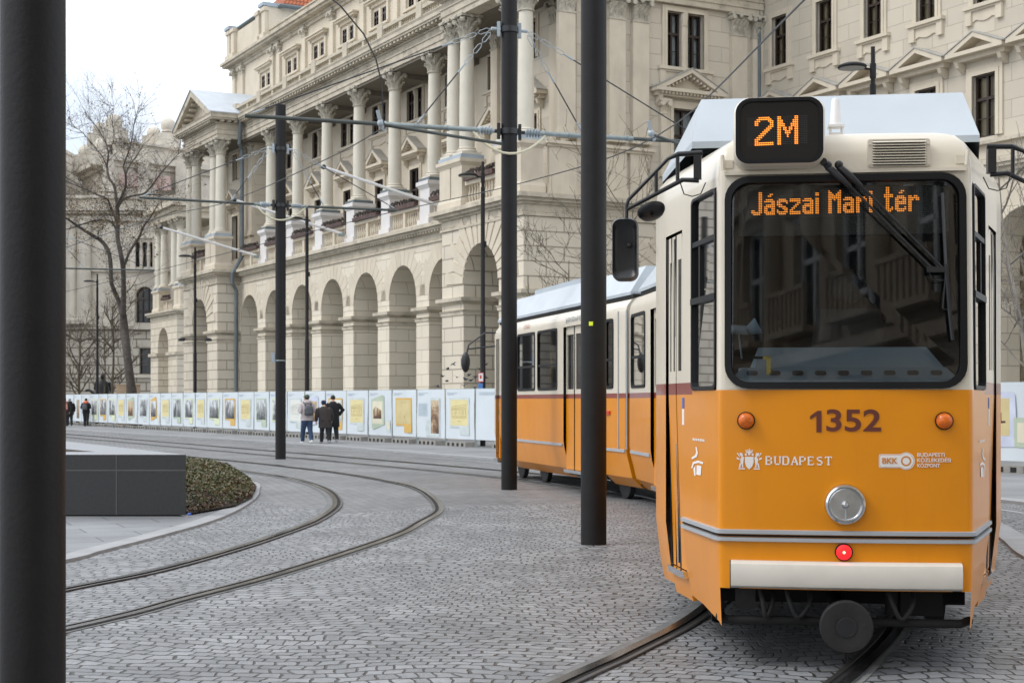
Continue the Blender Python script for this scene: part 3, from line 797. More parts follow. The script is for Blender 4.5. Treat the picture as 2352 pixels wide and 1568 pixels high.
# gables over the pavilions
for c in (PC, PL):
    mb = MB(); hw = 4.15; zb, zt = 18.99, 21.0
    mb.prism([(c - hw + .3, -1.9, zb), (c + hw - .3, -1.9, zb), (c, -1.9, zt - .2)], (0, 4.0, 0))
    for s in (-1, 1): mb.prism([(c + s * hw, -2.6, zb), (c + s * (hw - .75), -2.6, zb), (c, -2.6, zt - .38), (c, -2.6, zt)], (0, .75, 0))
    for i in range(-7, 8):
        x = i * .5; zz = zb + (zt - zb) * (1 - abs(x) / hw) - .5
        if zz > zb + .05: mb.box(c + x - .1, c + x + .1, -2.4, -1.85, zz - .12, zz + .02)
    mb.build('gable', 'cornice', bld)
    mb = MB()
    for s in (-1, 1): mb.prism([(c + s * (hw + .08), -2.66, zb), (c + s * (hw + .08), -2.66, zb + .06), (c, -2.66, zt + .09), (c, -2.66, zt + .03)], (0, 4.8, 0))
    mb.build('gable_roof', 'zinc_roof', bld)
# balustrade above the colonnade
tb0 = balustrade(3.9, 'roof_balustrade', .62, 16, False, 'cornice')
mbp = MB().box(-.3, .3, -.22, .22, 0, .78).build('balustrade_post', 'cornice', tb0); mbp.location = (-2.25, 0, 0)
for k in range(7):
    s = -2.25 - 4.5 * k + (0 if k < 6 else .6)
    if k == 6: continue
    if k == 0: tb0.location = (s, -.6, 18.98)
    else: copy_part(tb0, bld, (s, -.6, 18.98))
copy_part(tb0, bld, (2.25, -.6, 18.98))
# attic storey
ops = []
for k in range(-3, 8):
    c = -2.25 - 4.5 * k - (.35 if k == 6 else 0)
    if k == 7: continue
    for d in (-.55, .55): ops.append((c + d - .34, c + d + .34, 21.55, 22.4))
mb = MB(); rect_wall(mb, mpl, -36.6, 14, 18.9, 24.2, ops, .12); mb.box(-36.6, -36.3, 2.15, 12, 18.9, 24.2)
mb.build('attic_wall', 'stone', bld)
for o in ops: window('s', mpl, *o, depth=.12, curt=False)
for k in range(-3, 7):
    c = -2.25 - 4.5 * k - (.35 if k == 6 else 0)
    mb = MB(mpl)
    mb.box(c - 1.25, c - 1.0, -.12, .02, 20.6, 22.75); mb.box(c + 1.0, c + 1.25, -.12, .02, 20.6, 22.75); mb.box(c - 1.25, c + 1.25, -.12, .02, 22.6, 22.8)
    mb.box(c - 1.4, c + 1.4, -.3, .02, 22.8, 22.92); mb.box(c - 1.5, c + 1.5, -.38, .02, 22.92, 23.0); mb.box(c - 1.3, c + 1.3, -.2, .02, 21.4, 21.52)
    mb.box(c - .14, c + .14, -.06, .02, 21.55, 22.45)
    mb.build('window_surround', 'stone', bld)
for s in [-4.5 * k for k in range(-2, 7)] + [-28.2, -34.2, -35.9]: pilaster(mpl, s - .27, s + .27, 20.5, 23.75, .16, .5)
mb = MB()
for z0, z1, e in ((23.75, 23.95, .12), (23.95, 24.1, .2), (24.1, 24.25, .55), (24.25, 24.42, .68)): mb.box(-36.6 - e, 14, 2.15 - e, 12, z0, z1)
mb.box(-28.6, 14, 2.05, 2.5, 24.42, 24.95); mb.box(-28.6, 14, 1.98, 2.55, 24.95, 25.05)
mb.build('attic_cornice', 'cornice', bld)
mb = MB(); mb.box(-36.6, -28.6, 1.95, 4.6, 24.42, 26.2)
for s in (-36.2, -35.3, -30.2, -29.0): mb.box(s - .32, s + .32, 1.72, 4.7, 24.42, 26.45); mb.box(s - .42, s + .42, 1.6, 4.8, 24.42, 24.8); mb.box(s - .4, s + .4, 1.64, 4.75, 26.2, 26.45)
mb.build('corner_parapet', 'stone', bld)
mb = MB(); mb.box(-36.7, -28.5, 1.9, 4.75, 26.452, 26.52)
for s in (-36.2, -29.2): mb.box(s - .5, s + .5, 1.6, 4.8, 26.522, 26.75)
mb.build('parapet_cover', 'zinc', bld)
mb = MB(); mb.box(-36, -28.62, 4.8, 13, 24.3, 26.5); mb.box(-36, -28.62, 2.6, 4.8, 24.3, 26.1); mb.build('roof_wall', 'cream_wall', bld)
mb = MB(); mb.add([(-36.3, 2.7, 26.55), (-28.2, 2.7, 26.55), (-28.2, 13.3, 26.55), (-36.3, 13.3, 26.55), (-32.2, 7, 31.2), (-32.2, 9, 31.2)], [(0, 1, 4), (1, 2, 5, 4), (2, 3, 5), (3, 0, 4, 5)]); mb.build('roof', 'roof_tile', bld)
mb = MB(); mb.tube([(-28.15, 2.6, 26.5), (-28.15, 13.3, 26.5)], .12, 6); mb.tube([(-36.3, 2.65, 26.5), (-28.2, 2.65, 26.5)], .12, 6); mb.build('gutter', 'zinc_dark', bld)
MB().box(-28.6, 14, 2.5, 12.9, 24.43, 24.8).build('flat_roof', 'zinc_roof', bld)

# the end wall that faces the viewer, and the wing beside it
S1 = PC + 3.6
mr = MT(S1)
ops = [(4.55, 5.3, 15.05, 17.3), (5.6, 6.35, 15.05, 17.3), (4.85, 6.05, 10.6, 13.4)]
mb = MB(); rect_wall(mb, mr, .35, 9.27, 9.55, 17.57, ops); mb.build('end_wall', 'plain_blocks', bld)
for o in ops: window('t', mr, *o)
surround(mr, 4.55, 6.35, 15.05, 17.3, .22); sill(mr, 4.55, 6.35, 15.05)
MB(mr).lathe([(.15, 0), (.15, .1), (.1, .16), (.09, 1.7), (.13, 1.75), (.17, 2.0), (.17, 2.25)], 10, (5.45, .05, 15.05)).build('window_column', 'stone', bld)
MB(mr).box(5.32, 5.58, .08, .3, 15.05, 17.3).build('window_mullion', 'stone', bld)
surround(mr, 4.85, 6.05, 10.6, 13.4, .3); pediment('t', mr, 3.75, 7.15, 14.05, 14.95, .55)
for a in (4.2, 6.4):
    mb = MB(mr); mb.box(a, a + .3, -.16, .02, 10.6, 13.1); pilaster_cap(mb, a, a + .3, .16, 13.1, .6); mb.build('window_pilaster', 'stone', bld)
for a0, a1 in ((-.55, .2), (1.75, 2.5), (2.85, 3.6), (7.68, 8.45), (8.75, 9.27)): pilaster(mr, a0, a1, 11.78, 17.57, .2)
for a0, a1 in ((-1.0, .35), (1.6, 2.64), (2.7, 3.75), (7.5, 8.6)):
    mb = MB(mr); mb.box(a0, a1, -.2, .02, 9.55, 9.95); mb.box(a0 + .06, a1 - .06, -.14, .02, 9.95, 11.4); mb.box(a0 - .03, a1 + .03, -.22, .02, 11.4, 11.5); mb.box(a0 - .1, a1 + .1, -.32, .02, 11.5, 11.62)
    mb.build('wall_pedestal', 'stone', bld)
mb = MB()
for z0, z1, e in ((17.57, 17.8, .0), (17.8, 18.08, .05), (18.08, 18.14, .1), (18.14, 18.5, .02), (18.5, 18.7, .3), (18.7, 18.98, .56)): mb.box(S1 - .5, S1 + .25 + e, .3, 9.2, z0, z1)
mb.build('entablature', 'cornice', bld)
TW = 9.27
mw = MS(TW)
cen = [13.54 + 2.81 * k for k in range(0, 9)]
ops = [(c - .48, c + .48, 15.3, 17.35) for c in cen] + [(c - .54, c + .54, 10.68, 12.85) for c in cen]
mb = MB(); rect_wall(mb, mw, S1, 38, 9.55, 18.6, ops, .22); mb.build('wing_wall', 'plain_blocks', bld)
for o in ops: window('w', mw, *o, depth=.22)
for c in cen:
    surround(mw, c - .48, c + .48, 15.3, 17.35, .24); sill(mw, c - .48, c + .48, 15.3)
    surround(mw, c - .54, c + .54, 10.68, 12.85, .3); pediment('s', mw, c - 1.32, c + 1.32, 13.62, 14.25, .6, False)
warcs = [(26.72 + 5.62 * k, 1.52, 6.6) for k in range(-2, 3)]
mb = MB(); arch_wall(mb, S1 + .02, 38, TW - .1, TW + 1.2, 0, 9.3, warcs); mb.box(S1, 38, TW + 4, TW + 4.3, 0, 9.3); mb.box(S1, 38, TW + 1.2, TW + 4, 8.9, 9.3)
arch_wall(mb, S1 + .02, 38, TW + 2.6, TW + 3.1, 0, 8.9, [(c - .4, 1.2, 5.6) for c, r, z in warcs])
mb.build('wing_base', 'ashlar', bld)
for c, r, zc in warcs:
    mb = MB(); voussoirs(mb, c, r, zc, TW - .1, 2.5, 13, .03, .014, step=.3); mb.build('arch_surround', 'stone', bld)
mb = MB()
for z0, z1, e in ((9.2, 9.35, .12), (9.35, 9.5, .2), (9.5, 9.62, .38), (9.62, 9.75, .46), (10.4, 10.52, .12)): mb.box(S1 + .05, 38, TW - .1 - e, TW + .1, z0, z1)
prev = S1 + .02
for c, r, zc in warcs:
    mb.box(max(prev, S1 + .02), c - r + .12, TW - .25, TW + 1.3, 5.75, 5.9); mb.box(max(prev, S1 + .02), c - r + .06, TW - .18, TW + 1.26, 5.15, 5.3); prev = c + r - .12
mb.build('wing_moulding', 'cornice', bld)
mb = MB(); mb.box(S1 - .5, 38, TW + .3, TW + 12, 18.6, 24); mb.box(S1 - .4, 38, TW + .32, TW + 12, 9.6, 18.6); mb.build('wing_roof', 'cream_wall', bld)
# rain pipes
mb = MB(); mb.tube([(S1 + .16, 9.05, 0), (S1 + .16, 9.05, 18.4)], .1, 8); mb.box(S1 + .02, S1 + .3, 8.88, 9.2, 12, 12.1); mb.build('rain_pipe', 'zinc_dark', bld)
mb = MB(); s = PL + 3.6 + .3
mb.tube([(s + .25, -.7, 18.7), (s + .12, -.75, 17.2), (s - .12, -.5, 16.9), (s - .12, -.5, 10.4), (s + .3, -1.25, 9.3), (s + .3, -1.25, 8.7), (s + .14, -.95, 8.3), (s + .14, -.95, 0)], .12, 8)
mb.build('rain_pipe', 'zinc_dark', bld)
# body behind, so that no sky shows through
mb = MB(); mb.box(-36.2, S1 - .6, 5.2, 13, 0, 24.2); mb.box(-36.2, -34, 2.3, 5.2, 0, 24.2); mb.build('rear_body', 'stone', bld)
# the far end pavilion
mb = MB(); arch_wall(mb, -75.5, -66.8, 6.9, 8.4, 0, 8.85, [(-71.3, 1.7, 6.4)]); mb.box(-75.5, -66.8, 8.4, 12, 0, 8.85); mb.box(-74, -64, 10, 13, 8.85, 17)
mb.build('far_pavilion', 'rusticated', bld)
mb = MB()
for z0, z1, e in ((8.85, 9.2, .05), (9.2, 9.38, .3), (9.38, 9.55, .44), (9.551, 9.552, .44)): mb.box(-75.5 - e, -66.8 + e, 6.9 - e, 12, z0, z1)
mb.build('far_pavilion_cornice', 'cornice', bld)
mb = MB()
for z0, z1, e in ((17.57, 18.1, .02), (18.1, 18.5, .2), (18.5, 18.9, .6)): mb.box(-75.5 - e, -66.8 + e, 6.9 - e, 12, z0, z1)
mb.build('far_pavilion_cornice', 'cornice', bld)
for a, b in ((-75.5, -73), (-69.6, -66.8)): MB().box(a - .2, b + .2, 6.7, 8.5, 5.6, 5.87).build('pier_moulding', 'cornice', bld)
for s in (-74.6, -72.8, -69.4, -67.6):
    copy_part(pp, bld, (s, 7.6, 9.55)) if s in (-74.6, -67.6) else None
    copy_part(shaft0, bld, (s, 7.4, CB))
bq = copy_part(b1, bld, (-71.2, 7.3, 9.55))
# flagpoles that lean out over the plaza
for s in (2.55, -9.56, -23.0):
    fp = MB().tube([(s, -.75, 10.15), (s + .02, -6.35, 11.5)], [.075, .06], 8).build('flagpole', 'white_paint', bld, smooth=50)
    MB().ball((s + .02, -6.42, 11.52), .11).build('flagpole_tip', 'black_plastic', fp)
    MB().box(s - .07, s + .07, -.9, -.6, 10.0, 10.2).build('flagpole_socket', 'galvanised', fp)
# ---------------------------------------------------------------- the tram
# local axes: x = a to the right of the picture, y = b back along the car, z up; the nose is at b = 0
pm('tram_orange', (.72, .25, .001), .3, var=.05, vs=1.5, coat=.25, bump=.015, bs=3, spec=.35, stain=.14, stcol=(.30, .11, .01), zst=(3, 3, .5))
pm('tram_cream', (.66, .60, .49), .38, var=.05, vs=2, coat=.45, bump=.015, bs=3, stain=.18, stcol=(.3, .25, .17))
pm('tram_red', (.235, .035, .022), .35, var=.08, coat=.5)
pm('bumper_cream', (.66, .62, .55), .45, var=.06, vs=4, coat=.2, stain=.2, stcol=(.3, .25, .2))
pm('roof_cover', (.44, .49, .53), .4, var=.06, vs=2, coat=.2, stain=.2, stcol=(.3, .32, .33))
pm('grey_trim', (.36, .38, .40), .45, var=.05)
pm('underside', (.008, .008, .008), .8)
pm('steel_dark', (.018, .018, .019), .6, .2, var=.3, vs=6, bump=.15, bs=30)
pm('chrome', (.75, .76, .78), .12, 1.0, var=.03)
pm('reflector', (.55, .56, .56), .22, .9, var=.25, vs=7)
pm('amber', (.62, .125, .004), .3, var=.25, vs=40, coat=.15)
pm('letter_brown', (.12, .025, .014), .5)
pm('letter_white', (.80, .76, .72), .5, var=.03)
pm('letter_orange', (.60, .22, .03), .5)
pm('letter_blue', (.04, .12, .4), .5)
pm('dash_grey', (.22, .26, .29), .55, var=.1)
pm('cab_dark', (.02, .02, .02), .8)
pm('yellow_paint', (.65, .42, .03), .5)
pm('display_black', (.006, .006, .007), .25)
pm('dot_off', (.10, .10, .10), .5)
pm('mirror_glass', (.5, .55, .6), .05, 1.0, var=.0)
pm('saloon_grey', (.06, .06, .06), .8, var=.2)
emit('dot_lit', (1.0, .27, .012), .95)
emit('dot_core', (1.0, .50, .09), 1.25)
emit('red_lamp', (1.0, .012, .015), 1.3)
emit('red_core', (1.0, .45, .25), 3.0)
pm('dark_glass', (.018, .020, .022), .06, spec=.35, var=.3, vs=2)
glassm('windscreen', (.8, .9, .95), .9, refl=1.0)
glassm('tram_glass', (.75, .82, .85), .55, refl=.7)
TH = R(8.1)
tram = thing('tram', (1.967, 9.0, 0), 'yellow and cream articulated tram bent round the curve, its route display lit', 'tram', rz=-TH)
XF = {}
TA, TBv = Vector((-.74, .06)), Vector((-1.2, 1.82))     # the tapered cab side runs from TA to TBv
def bow(a, z=1.0):                                        # the nose bulges and leans a little
    return .035 * min(1, (a / .7)) ** 2 + max(0, z - 1.66) * .05 if abs(a) < .72 else .035 + max(0, z - 1.66) * .05
def N(a, d, z): return (a, d + bow(a, z), z)              # a point d behind the nose skin
tp = lambda p: TA + (TBv - TA) * p
Lc = [(-1.2, 9.2), (-1.2, 4.0), (-1.2, 2.1), tuple(tp(.995)), tuple(tp(.815)), tuple(tp(.54)), tuple(tp(.375)), tuple(tp(.03)), (-.738, .0555), (-.733, .0495), (-.725, .043), (-.714, .038), (-.70, .035)]
fc = [-.70 + 1.4 * i / 8 for i in range(1, 8)]
colsL = Lc; nL = len(Lc)
cols = Lc + [(a, bow(a)) for a in fc] + [(-a, b) for a, b in Lc[::-1]]
levels = [('bot', 0), (.48, 0), (.76, 0), (.86, 0), (1.64, 0), (1.665, 0), (1.718, 0), (2.74, 0), (2.90, 0), (2.955, 0), (3.06, .008), (3.13, .03), (3.185, .08), (3.215, .16), (3.235, .34)]
def colpt(i, j):
    a, b = cols[i]; z, ins = levels[j]
    left = i < nL; ii = i if left else len(cols) - 1 - i
    fr = not (i < nL or i >= nL + 7)
    if z == 'bot':
        if fr: z = .479
        elif ii >= 9: z = .475
        elif ii >= 5: z = .25 + .02 * (8 - ii)
        elif ii >= 3: z = .33
        else: z = .30
    lean = max(0, z - 1.66) * .05 if b < .2 else max(0, z - 1.66) * .05 * max(0, 1 - (b - .2) / 1.6)
    low = max(0, .76 - z) ** 1.5 * .22
    s = 1 if a > 0 else -1
    k = min(1, abs(a) / .7)
    a2 = a - s * (ins + low * (1 if b > .2 else .2)) * k
    b2 = b + lean + ins * max(0, 1 - b / 1.5) * 1.0
    return (a2, b2, z)
mb = MB()
nc = len(cols)
vid = {}
for i in range(nc):
    for j in range(len(levels)): vid[i, j] = i * len(levels) + j
vs = [colpt(i, j) for i in range(nc) for j in range(len(levels))]
fs, ms = [], []
for i in range(nc - 1):
    left = i < nL - 1; right = i >= nL + 7
    ii = i if left else (nc - 2 - i if right else 99)
    for j in range(len(levels) - 1):
        zl = levels[j][0]; zl = 0 if zl == 'bot' else zl
        front = not left and not right
        if front and 5 <= j < 9: continue                       # windscreen zone
        if ii == 6 and 5 <= j < 8: continue                     # cab side window
        if ii == 4 and j < 7: continue                          # door
        if j == 0 and (front or ii >= 8): continue              # open below the bumper
        if front or ii >= 6: mt = 0 if j < 5 else 1
        else: mt = 0 if j < 4 else (2 if j < 6 else 1)
        fs.append((vid[i, j], vid[i + 1, j], vid[i + 1, j + 1], vid[i, j + 1])); ms.append(mt)
J = len(levels) - 1
for i in range(nc // 2):
    k = nc - 1 - i
    if i + 1 <= k - 1: fs.append((vid[i, J], vid[i + 1, J], vid[k - 1, J], vid[k, J])); ms.append(1)
fs.append(tuple(vid[0, j] for j in range(J + 1)) + tuple(vid[nc - 1, j] for j in range(J, -1, -1))); ms.append(1)
mb.v = vs; mb.f = [list(f) for f in fs]; mb.m = ms
def rrect(x0, x1, z0, z1, r, n=7):
    out = []
    for cx, cz, a0 in ((x1 - r, z1 - r, 0), (x0 + r, z1 - r, 90), (x0 + r, z0 + r, 180), (x1 - r, z0 + r, 270)):
        for i in range(n):
            a = R(a0 + 90 * i / (n - 1)); out.append((cx + r * math.cos(a), cz + r * math.sin(a)))
    return out
# cream surround of the windscreen: from the square zone to the rounded opening
ou = rrect(-.70, .70, 1.665, 2.955, .002); inn = rrect(-.668, .668, 1.70, 2.92, .12)
n = len(ou); o = len(mb.v)
mb.v += [N(a, 0, z) for a, z in ou] + [N(a, 0, z) for a, z in inn]
for i in range(n): mb.f.append([o + i, o + (i + 1) % n, o + n + (i + 1) % n, o + n + i]); mb.m.append(1)
body = mb.build('front_car_body', ['tram_orange', 'tram_cream', 'tram_red'], tram, smooth=32)
def ring(mb, outer, inner, d0, d1, f=N):
    n = len(outer)
    vs = [f(a, d1, z) for a, z in outer] + [f(a, d0, z) for a, z in outer] + [f(a, d0, z) for a, z in inner] + [f(a, d1, z) for a, z in inner]
    fs = []
    for i in range(n):
        j = (i + 1) % n
        for k in range(3): fs.append((k * n + i, k * n + j, (k + 1) * n + j, (k + 1) * n + i))
    mb.add(vs, fs)
mb = MB(); ring(mb, rrect(-.705, .705, 1.672, 2.945, .14), rrect(-.666, .666, 1.711, 2.906, .108), -.028, .03)
ws = mb.build('windscreen', 'rubber', tram, smooth=40)
g = rrect(-.66, .66, 1.715, 2.90, .1)
MB().poly([N(a, .008, z) for a, z in g]).build('pane', 'windscreen', ws)
# grille, display box, fittings of the brow
mb = MB(); mb.prism([N(a, -.035, z) for a, z in ((-.705, 2.955), (.705, 2.955), (.705, 2.975), (-.705, 2.975))], (0, .03, 0)); mb.build('brow_edge', 'tram_cream', tram)
BXA = lambda a: -.386 + (a + .3825) * .958
BXZ = lambda z: 2.985 + (z - 2.985) * .872
ou = rrect(-.66, -.105, 2.985, 3.432, .09)
mb = MB(lambda a, d, z: (BXA(a), d, BXZ(z + (.028 * (1 - ((a + .3825) / .28) ** 2) if z > 3.25 else 0))))
n = len(ou); mid = rrect(-.645, -.12, 3.0, 3.418, .085)
mb.add([(a, -.10, z) for a, z in mid] + [(a, -.07, z) for a, z in ou] + [(a, .5, z) for a, z in ou], [(i, (i + 1) % n, n + (i + 1) % n, n + i) for i in range(n)] + [(n + i, n + (i + 1) % n, 2 * n + (i + 1) % n, 2 * n + i) for i in range(n)])
box = mb.build('route_display', 'tram_cream', tram, smooth=40)
mb = MB(lambda a, d, z: (BXA(a), d, BXZ(z + (.028 * (1 - ((a + .3825) / .28) ** 2) if z > 3.25 else 0))))
ring(mb, rrect(-.648, -.117, 2.997, 3.421, .083), rrect(-.622, -.143, 3.022, 3.396, .065), -.112, -.08, f=lambda a, d, z: (a, d, z))
mb.build('display_frame', 'rubber', box, smooth=40)
mb = MB(lambda a, d, z: (BXA(a), d, BXZ(z + (.028 * (1 - ((a + .3825) / .28) ** 2) if z > 3.25 else 0))))
mb.poly([(a, -.094, z) for a, z in rrect(-.63, -.135, 3.015, 3.405, .07)]); mb.build('display_face', 'display_black', box)
def dots(rows, a0, z0, da, dz, y, parent, W, H, off=(0, 0), f=None, slope=0.0):
    lit = MB(f); unl = MB(f); core = MB(f)
    on = set((x + off[0], r + off[1]) for r, row in rows.items() for x, ch in enumerate(row) if ch == '#')
    for x in range(W):
        for r in range(H):
            a = a0 + x * da; z = z0 - r * dz + slope * x
            if (x, r) in on:
                rx, rz = da * .52, dz * .36
                lit.poly([(a + rx * math.cos(PI * k / 4), y, z + rz * math.sin(PI * k / 4) - .25 * rx * math.cos(PI * k / 4)) for k in range(8)])
                core.poly([(a + .45 * rx * math.cos(PI * k / 3), y - .0015, z + .5 * rz * math.sin(PI * k / 3)) for k in range(6)])
            else: unl.poly([(a - .0026, y, z + .0006), (a + .0026, y, z - .0014), (a + .0026, y, z + .0004), (a - .0026, y, z + .0024)])
    lit.build('lit_dots', 'dot_lit', parent); core.build('lit_dot_centres', 'dot_core', parent); unl.build('unlit_dots', 'dot_off', parent)
two = ['..######..', '.########.', '###....###', '##......##', '##......##', '.......###', '......###.', '.....###..', '....###...', '...###....', '..###.....', '.###......', '###.......', '##........', '##########', '##########']
mmm = ['##.......##'] * 2 + ['###.....###'] * 2 + ['####...####'] * 2 + ['##.##.##.##'] * 2 + ['##..#####..##'[:4] + '###' + '..##'] * 2 + ['##...#...##'] * 2 + ['##.......##'] * 4
dots({r: two[r] + '..' + mmm[r] for r in range(16)}, -.5675, 3.262, .01098, .0106, -.097, box, 32, 16, (4, 0), slope=.00026)
GL = {'J': {**{r: '....##' for r in range(1, 11)}, 11: '##..##', 12: '######', 13: '.####.'},
 'a': {5: '.####.', 6: '######', 7: '....##', 8: '.#####', 9: '######', 10: '##..##', 11: '##..##', 12: '######', 13: '.#####'},
 's': {5: '.####.', 6: '######', 7: '##...#', 8: '###...', 9: '.####.', 10: '...###', 11: '#...##', 12: '######', 13: '.####.'},
 'z': {5: '######', 6: '######', 7: '....##', 8: '...##.', 9: '..##..', 10: '.##...', 11: '##....', 12: '######', 13: '######'},
 'i': {2: '##', 3: '##', **{r: '##' for r in range(5, 14)}},
 'M': {1: '#.....#', 2: '##...##', 3: '###.###', 4: '#######', 5: '#######', 6: '##.#.##', **{r: '##...##' for r in range(7, 14)}},
 'r': {5: '##.##.', 6: '######', 7: '###.##', **{r: '##....' for r in range(8, 14)}},
 't': {**{r: '.##..' for r in range(0, 4)}, 4: '#####', 5: '#####', **{r: '.##..' for r in range(6, 11)}, 11: '.##.#', 12: '.####', 13: '..##.'},
 'e': {5: '.####.', 6: '######', 7: '##..##', 8: '######', 9: '######', 10: '##....', 11: '##...#', 12: '######', 13: '.####.'}}
rows = {r: ['.'] * 98 for r in range(16)}
for ch, x0, acc in (('J', 3, 0), ('a', 10, 1), ('s', 17, 0), ('z', 24, 0), ('a', 31, 0), ('i', 38, 0), ('M', 45, 0), ('a', 53, 0), ('r', 60, 0), ('i', 67, 0), ('t', 75, 0), ('e', 81, 1), ('r', 88, 0)):
    for r, row in GL[ch].items():
        for k, c in enumerate(row): rows[r][x0 + k] = c
    if acc:
        for k in (3, 4): rows[2][x0 + k] = '#'
        for k in (2, 3): rows[3][x0 + k] = '#'
mb = MB(); mb.prism([(-.62, .19, 2.60), (.62, .19, 2.60), (.62, .19, 2.91), (-.62, .19, 2.91)], (0, .1, 0))
dd = mb.build('destination_display', 'display_black', tram)
dots({r: ''.join(v) for r, v in rows.items()}, -.572, 2.870, .01092, .01085, .183, dd, 98, 16, slope=.00010)
MB().box(.355, .415, .178, .186, 2.883, 2.895).build('display_label', 'grey_trim', dd)
# ventilation grille
mb = MB(); mb.prism([N(a, -.012, z) for a, z in rrect(.135, .50, 2.985, 3.15, .015, 3)], (0, .02, 0))
for a in (.147, .488):
    for z in (3.0, 3.118): mb.lathe([(.0, -.02), (.006, -.018), (.007, -.01)], 8, (a, bow(a, z), z), 'y')
gr = mb.build('ventilation_grille', 'tram_cream', tram, smooth=30)
MB().prism([N(a, -.014, z) for a, z in ((.165, 2.992), (.47, 2.992), (.47, 3.142), (.165, 3.142))], (0, .004, 0)).build('grille_back', 'slot_dark', gr)
mb = MB()
for i in range(9):
    z = 2.996 + i * .0162
    mb.add([(.163, bow(.163, z) - .034, z), (.472, bow(.472, z) - .034, z), (.472, bow(.472, z) - .016, z + .0125), (.163, bow(.163, z) - .016, z + .0125), (.163, bow(.163, z) - .034, z + .0025), (.472, bow(.472, z) - .034, z + .0025)], [(0, 1, 5, 4), (4, 5, 2, 3)])
mb.build('louvres', 'tram_cream', gr)
for a in (-.70, .655):
    mb = MB(); y = bow(.7, 3.03); mb.prism([(a - .005, y - .008, 3.0), (a + .045, y - .008, 3.0), (a + .045, y - .008, 3.05), (a - .005, y - .008, 3.05)], (0, .02, 0))
    mb.tube([(a - .012 if a < 0 else a + .05, y - .04, 2.985), (a - .018 if a < 0 else a + .058, y - .04, 3.075)], .012, 8); mb.build('flag_holder', 'tram_cream', tram, smooth=40)
mb = MB(); mb.lathe([(.045, 0), (.036, .02), (.026, .15), (.02, .165), (0, .17)], 14, (-.025, .42, 3.30)); mb.box(-.06, .01, .385, .455, 3.235, 3.25); mb.box(-.075, .025, .37, .47, 3.285, 3.30)
for da in (-.035, .035): mb.tube([(-.025 + da, .40, 3.22), (-.025 + da, .40, 3.28)], .009, 6)
mb.build('roof_antenna', 'white_paint', tram, smooth=40)
# lamps, bumper, rub strip
def disc(name, a, z, r, prof, mat, parent=tram, n=24, y=0.0):
    return MB().lathe(prof, n, (a, bow(a, z) + y, z), 'y').build(name, mat, parent, smooth=35)
hl = disc('headlight', 0, .99, .118, [(.122, .01), (.122, -.03), (.115, -.045), (.104, -.048), (.100, -.035)], 'chrome', n=32)
disc('lamp_glass', 0, .99, .1, [(0, -.018), (.03, -.02), (.06, -.026), (.085, -.034), (.092, -.04), (.1, -.036)], 'reflector', hl, 32)
disc('lamp_bulb', 0, .99, .02, [(0, -.068), (.014, -.064), (.022, -.05), (.024, -.036), (.018, -.02)], 'chrome', hl, 16)
MB().box(-.004, .004, -.043, -.03, .892, .97).build('bulb_wire', 'grey_trim', hl)
for a in (-.578, .57):
    t_ = disc('turn_signal', a, 1.482, .05, [(.053, .01), (.053, -.018), (.046, -.02)], 'rubber')
    disc('signal_lens', a, 1.482, .045, [(0, -.056), (.02, -.055), (.036, -.045), (.046, -.03), (.047, -.012)], 'amber', t_)
rl = disc('tail_lamp', -.008, .708, .05, [(.052, .01), (.052, -.022), (.045, -.024)], 'rubber')
disc('signal_lens', -.008, .708, .045, [(.012, -.038), (.03, -.037), (.044, -.03), (.046, -.012)], 'red_lamp', rl)
disc('lamp_bulb', -.008, .708, .01, [(0, -.0395), (.0085, -.0385)], 'red_core', rl, 10)
mb = MB(lambda a, d, z: (a, d + bow(a) + .035 * (a / .67) ** 2 * 0, z))
k = 12
for i in range(k):
    a0, a1 = -.668 + 1.336 * i / k, -.668 + 1.336 * (i + 1) / k
    pr = [(-.05, .49), (-.078, .505), (-.085, .53), (-.085, .61), (-.078, .635), (-.05, .65), (.0, .65), (.0, .49)]
    mb.add([(a0, y, z) for y, z in pr] + [(a1, y, z) for y, z in pr], [(q, (q + 1) % 8, 8 + (q + 1) % 8, 8 + q) for q in range(8)] + ([tuple(range(8))] if i == 0 else []) + ([tuple(range(8, 16))] if i == k - 1 else []))
mb.build('bumper', 'bumper_cream', tram, smooth=40)
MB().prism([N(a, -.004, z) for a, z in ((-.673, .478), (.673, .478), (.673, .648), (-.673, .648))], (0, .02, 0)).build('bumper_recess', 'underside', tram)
pth = [tuple(tp(.51)), tuple(tp(.27)), tuple(tp(.03)), (-.738, .0555), (-.733, .0495), (-.725, .043), (-.714, .038)] + [(a, bow(a)) for a in [-.70 + 1.4 * i / 8 for i in range(9)]]
pth += [(-a, b) for a, b in pth[:7][::-1]]
def offs(k, d):
    a, b = pth[k]; p, q = Vector(pth[max(k - 1, 0)]), Vector(pth[min(k + 1, len(pth) - 1)]); t = (q - p).normalized(); nn = Vector((t.y, -t.x)); return (a + nn.x * d, b + nn.y * d)
mb = MB()
for z0, z1, d, mi in ((.760, .788, .022, 0), (.788, .804, .010, 1), (.804, .834, .022, 0)):
    vs = []
    for k in range(len(pth)):
        x, y = offs(k, -.01); xo, yo = offs(k, d); e = .0
        drop = .03 if k in (0, 1, len(pth) - 1, len(pth) - 2) else 0
        vs += [(x, y, z0 + drop * 0), (xo, yo, z0 + .004), (xo, yo, z1 - .004), (x, y, z1)]
    m_ = len(pth); fs = []
    for k in range(m_ - 1):
        for q in range(4): fs.append((4 * k + q, 4 * k + (q + 1) % 4, 4 * k + 4 + (q + 1) % 4, 4 * k + 4 + q))
    fs += [(0, 1, 2, 3), (4 * m_ - 4, 4 * m_ - 3, 4 * m_ - 2, 4 * m_ - 1)]
    mb.add(vs, fs, mi)
